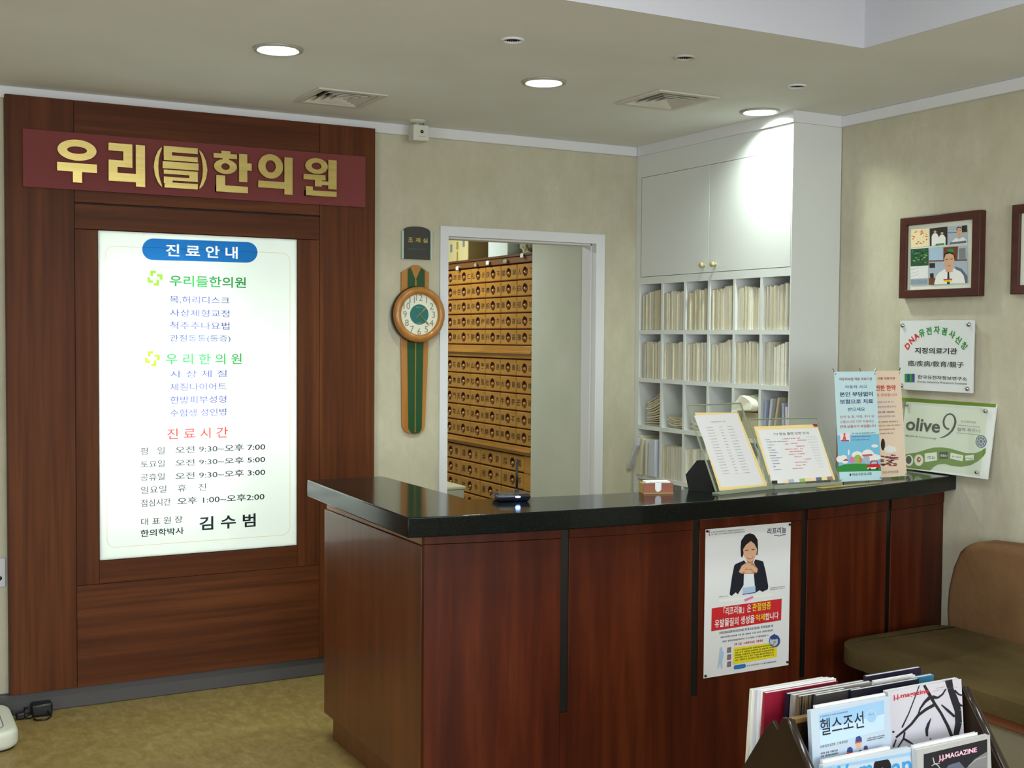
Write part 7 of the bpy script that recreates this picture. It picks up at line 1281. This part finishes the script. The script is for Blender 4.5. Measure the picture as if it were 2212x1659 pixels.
# ================================================================== RIGHT WALL
d = DATA['picture']; t = thing('picture_frame', 'dark brown picture frame holding a collage of photographs', 'picture', (XR - .015, -1.76, 1.698))
FR_ = Fr((XR, -1.556, 1.698), (0, -1, 0), (0, 0, 1))
fm = noisy('frame_brown', [(0.3, (62, 28, 20)), (0.7, (76, 36, 26))], (8, 8, 30), 3, .35)
def sq2(x0, x1, y0, y1): return [(x0, y0), (x1, y0), (x1, y1), (x0, y1)]
MB().ring(FR_, sq2(0, .405, 0, .328), sq2(.035, .366, .033, .295), .001, .034).build('frame', fm, t, bevel=.003)
MB().obox(FR_, .03, .37, .028, .30, .012, .0205).build('mat_board', mat('mat_white', (224, 228, 214), .6), t)
surface(d, t, .0002)
t = thing('picture_frame', 'second dark brown picture frame cut off by the right edge of the photo', 'picture', (XR - .015, -2.3, 1.7))
F2 = Fr((XR, -2.103, 1.7), (0, -1, 0), (0, 0, 1))
MB().ring(F2, sq2(0, .405, 0, .33), sq2(.034, .37, .033, .297), .001, .034).build('frame', fm, t, bevel=.003)
MB().obox(F2, .03, .375, .028, .302, .012, .0205).build('mat_board', mat('mat_white', (224, 228, 214), .6), t)
t = thing('acrylic_sign', 'square white acrylic sign with an arc of red and green letters', 'sign', (XR - .015, -1.75, 1.3245))
FA = Fr((XR, -1.5625, 1.3245), (0, -1, 0), (0, 0, 1))
MB().obox(FA, 0, .3735, 0, .282, .019, .0286).build('plate', mat('acrylic_white', (216, 220, 222), .25), t, bevel=.0015)
surface(DATA['dna'], t, .0003)
for a, b in ((.016, .263), (.352, .265), (.016, .017), (.352, .017)):
    F = Fr(FA(a, b, 0), FA.x, FA.y); MB().lathe(F, [(.005, .001), (.005, .0286), (.009, .029), (.009, .033), (.006, .037), (.0004, .038)], 18).build('stud', chrome, t)
d = DATA['olive']; t = thing('leaning_sign', 'white and green company sign leaning on the wall at the worktop end', 'sign', (2.575, -1.8, 1.0))
FO = Fr(d['o'], d['ux'], d['uy']); OW, OH = d['size']
MB().obox(FO, 0, OW, 0, OH, -.008, 0).build('board', mat('board_white', (222, 226, 224), .4), t, bevel=.001)
surface(d, t, .0003)
MB().obox(FO, .004, OW - .03, .008, OH - .018, .006, .0075).build('acrylic_cover', [glass_m], t)
for a, b in ((.012, OH - .028), (OW - .04, OH - .03), (.015, .02), (OW - .045, .022)):
    F = Fr(FO(a, b, 0), FO.x, FO.y); MB().lathe(F, [(.005, .0), (.005, .009), (.007, .0095), (.0065, .012), (.0004, .013)], 16).build('stud', chrome, t)

# ================================================================== SOFA
t = thing('waiting_sofa', 'low olive sofa with a brown backrest against the right wall', 'sofa', (2.2, -3.2, 0))
YS = -4.6
P = []
for cx, cy, a0, a1, r in ((2.37, -2.0, 90, 0, .06), (1.97, -2.08, 180, 90, .14)):
    pass
seatp = [(2.44, YS), (2.44, -1.99)] + [(2.38 + .06 * math.cos(math.radians(a_)), -1.995 + .06 * math.sin(math.radians(a_))) for a_ in (0, 30, 60, 90)] + [(1.99 + .15 * math.cos(math.radians(a_)), -2.10 + .15 * math.sin(math.radians(a_))) for a_ in range(90, 181, 15)] + [(1.842, -2.4), (1.85, YS)]
MB().prism(FZ0, seatp, .386, .446, 0, True).build('seat_cushion', seat_m, t, bevel=.028, seg=4)
Fy = Fr((2.44, 0, 0), (0, -1, 0), (0, 0, 1))
bp = [(1.945, .40), (1.935, .50), (1.94, .58), (1.962, .67), (1.99, .73), (2.03, .768), (2.08, .781), (2.2, .787), (-YS, .79), (-YS, .40)]
MB().prism(Fr((2.585, 0, 0), (0, -1, 0), (0, 0, 1)), bp, -.0, .135, 0, True).build('backrest', back_m, t, bevel=.03, seg=4)
MB().prism(FZ0, [(2.44, YS), (2.44, -2.0), (2.0, -2.0), (1.92, -2.06), (1.885, -2.14), (1.885, YS)], .28, .388, 0, True).build('seat_base', seat_m, t, bevel=.02, seg=3)
MB().box(1.861, 1.886, YS, -2.28, .350, .3845).build('front_rail', sofa_rail, t, bevel=.003)
MB().box(1.872, 1.886, YS, -2.28, .05, .3495).box(1.9, 2.44, YS, -2.1, .05, .28).build('base_panel', sofa_panel, t)
for xx in (1.98, 2.38):
    for yy in (-2.1, -3.3, -4.5): MB().lathe(Fr((xx, yy, 0), (1, 0, 0), (0, 1, 0)), [(.02, 0), (.025, .052)], 14, cap0=True).build('leg', darkplastic, t)

# ================================================================== MAGAZINE RACK AND MAGAZINES
t = thing('magazine_rack', 'dark brown wooden A-shaped magazine rack standing before the sofa', 'magazine rack', (.815, -3.19, 0))
RX0, RX1 = .545, 1.085
Fside = Fr((0, 0, 0), (0, -1, 0), (0, 0, 1))
sidep = [(2.70, .02), (3.155, .685), (3.172, .700), (3.188, .684), (3.203, .716), (3.222, .718), (3.735, .02)]
for x in (RX0, RX1): MB().prism(Fr((x + (.012 if x == RX0 else 0), 0, 0), (0, -1, 0), (0, 0, 1)), sidep, .0, .012).build('side_panel', rack_m, t, bevel=.002)
for x in (RX0 + .006, RX1 + .000):
    MB().tube([(x, -3.224, .714), (x, -3.30, .612), (x, -3.5, .340), (x, -3.73, .027)], .009, 10).build('edge_trim', rack_gloss, t)
MB().box(RX0 + .013, RX1 - .013, -3.212, -3.2, .40, .70).build('ridge_board', rack_m, t)
MB().box(RX0 + .013, RX1 - .013, -3.214, -3.198, .70, .712).build('ridge_rail', rail_m, t, bevel=.002)
MB().box(RX0 + .013, RX1 - .013, -3.302, -3.214, .438, .4502).build('tray', rack_m, t)
MB().box(RX0 + .013, RX1 - .013, -3.302, -3.294, .4502, .53).build('tray_front', rack_m, t)
MB().box(RX0 + .013, RX1 - .013, -3.40, -3.304, .338, .3502).build('tray', rack_m, t)
MB().box(RX0 + .013, RX1 - .013, -3.40, -3.39, .3502, .43).build('tray_front', rack_m, t)
MB().box(RX0 + .013, RX1 - .013, -3.198, -2.99, .40, .412).build('tray', rack_m, t)
MB().box(RX0 + .013, RX1 - .013, -3.0, -2.99, .412, .52).build('tray_front', rack_m, t)
MB().box(RX0 + .013, RX1 - .013, -3.52, -2.9, .1, .115).build('bottom_shelf', rack_m, t)
page_m = noisy('page_edges', [(0.35, (180, 182, 186)), (0.6, (212, 212, 206))], (3, 300, 3), 2, .7)
TL5 = math.radians(5); UP = Vector((0, math.sin(TL5), math.cos(TL5)))
def magazine(F, W_, H_, th, cover, label, group=None, art=None, name='magazine'):
    o_ = F(W_ / 2, 0, 0); t = thing(name, label, 'magazine', tuple(o_), group)
    MB().obox(F, .002, W_ - .001, .001, H_ - .001, -th + .001, -.0008).build('pages', page_m, t)
    MB().obox(F, 0, W_, 0, H_, -.0008, 0).obox(F, 0, W_, 0, H_, -th, -th + .0008).obox(F, 0, .001, 0, H_, -th + .0008, -.0008).build('cover', cover, t)
    if art: surface(art, t, .0002)
    return t
for key, th, cv_, lb in (('mag_health', .011, mat('cover_sky', (186, 202, 220), .35), 'pale blue health magazine with black Korean title and players in caps'), ('mag_ink', .010, mat('cover_white', (204, 202, 214), .35), 'white magazine with a red title over black ink splashes'), ('mag_woman', .012, mat('cover_pale', (192, 206, 220), .35), 'magazine with a large blue title and a dark haired head'), ('mag_rock', .012, mat('cover_grey', (184, 184, 184), .35), 'magazine with pink lettering on a black cover picture')):
    d = DATA[key]; magazine(Fr(d['o'], d['ux'], d['uy']), d['size'][0], d['size'][1], th, cv_, lb, 'magazines in the rack', d)
def stack(x0, x1, y, z, th, cover, label, h=.32, lean=4):
    a = math.radians(lean); up = Vector((0, -math.sin(a), math.cos(a)))
    h = (z - .4128) / math.cos(a); F = Fr(Vector((x0, y, z)) - up * h, (1, 0, 0), up)
    return magazine(F, x1 - x0, h, th, cover, label, 'magazines in the rack')
# second copies behind the two upper front magazines
for key, dx, dz, lb in (('mag_health', .024, .005, 'magazine with a pale top edge directly behind the health magazine'), ('mag_ink', .004, .001, 'white edged magazine directly behind the ink splash magazine')):
    d = DATA[key]; F = Fr(d['o'], d['ux'], d['uy']); F.o = F.o + F.x * dx - F.n * .0125
    magazine(F, d['size'][0] - dx, d['size'][1] + dz, .006, whitep, lb, 'magazines in the rack')
for key, dx, dz, lb in (('mag_woman', .06, .006, 'thin magazine with white edge behind the blue titled magazine'), ('mag_rock', .03, .006, 'thin magazine with white edge behind the black and pink magazine')):
    d = DATA[key]; F = Fr(d['o'], d['ux'], d['uy']); F.o = F.o + F.x * dx * .2 - F.n * .0135
    magazine(F, d['size'][0] - dx, d['size'][1] + dz, .008, whitep, lb, 'magazines in the rack')
redc = mat('cover_red', (142, 28, 50), .3); navyc = mat('cover_navy', (24, 26, 44), .25); greyc = mat('cover_charcoal', (66, 62, 66), .3)
stack(.572, .785, -3.118, .742, .010, redc, 'magazine with a plain red cover at the back left of the rack')
for k, (dx, c, lb) in enumerate(((-.004, whitep, 'white magazine just behind the red one'), (-.006, mat('cover_bluewhite', (206, 210, 222), .4), 'bluish white magazine second behind the red one'), (-.005, whitep, 'white magazine third behind the red one'), (-.008, mat('cover_cream', (220, 220, 206), .4), 'rearmost cream magazine behind the red one'))):
    stack(.572 + dx, .785 + dx * 2 + .012, -3.1075 + .009 * k, .745 - .0015 * k, .0085, c, lb)
stack(.612, .842, -3.146, .742, .010, navyc, 'black covered magazine overlapping the red magazine')
stack(.616, .850, -3.158, .742, .009, mat('cover_striped', (150, 144, 140), .3), 'magazine with a pale grey cover before the black one')
stripe = noisy('cover_bars', [(0.42, (30, 34, 40)), (0.5, (126, 104, 76)), (0.58, (34, 40, 44))], (90, 1, 1), 2, .3)
stack(.624, .760, -3.169, .741, .009, stripe, 'small magazine with narrow brown and black bars on its cover')
stack(.663, .800, -3.180, .741, .009, greyc, 'charcoal magazine between the barred and the navy magazines')
stack(.757, .968, -3.190, .742, .009, navyc, 'dark navy magazine in the middle of the back row')
stack(.892, 1.071, -3.10, .734, .010, mat('cover_purple', (46, 36, 62), .3), 'dark purple magazine rearmost on the right of the rack')
stack(.856, .985, -3.162, .7425, .009, whitep, 'thick white edged magazine behind the dark navy one')
stack(.990, 1.071, -3.14, .726, .010, mat('cover_blue', (70, 148, 196), .3), 'bright blue magazine at the back right of the rack')
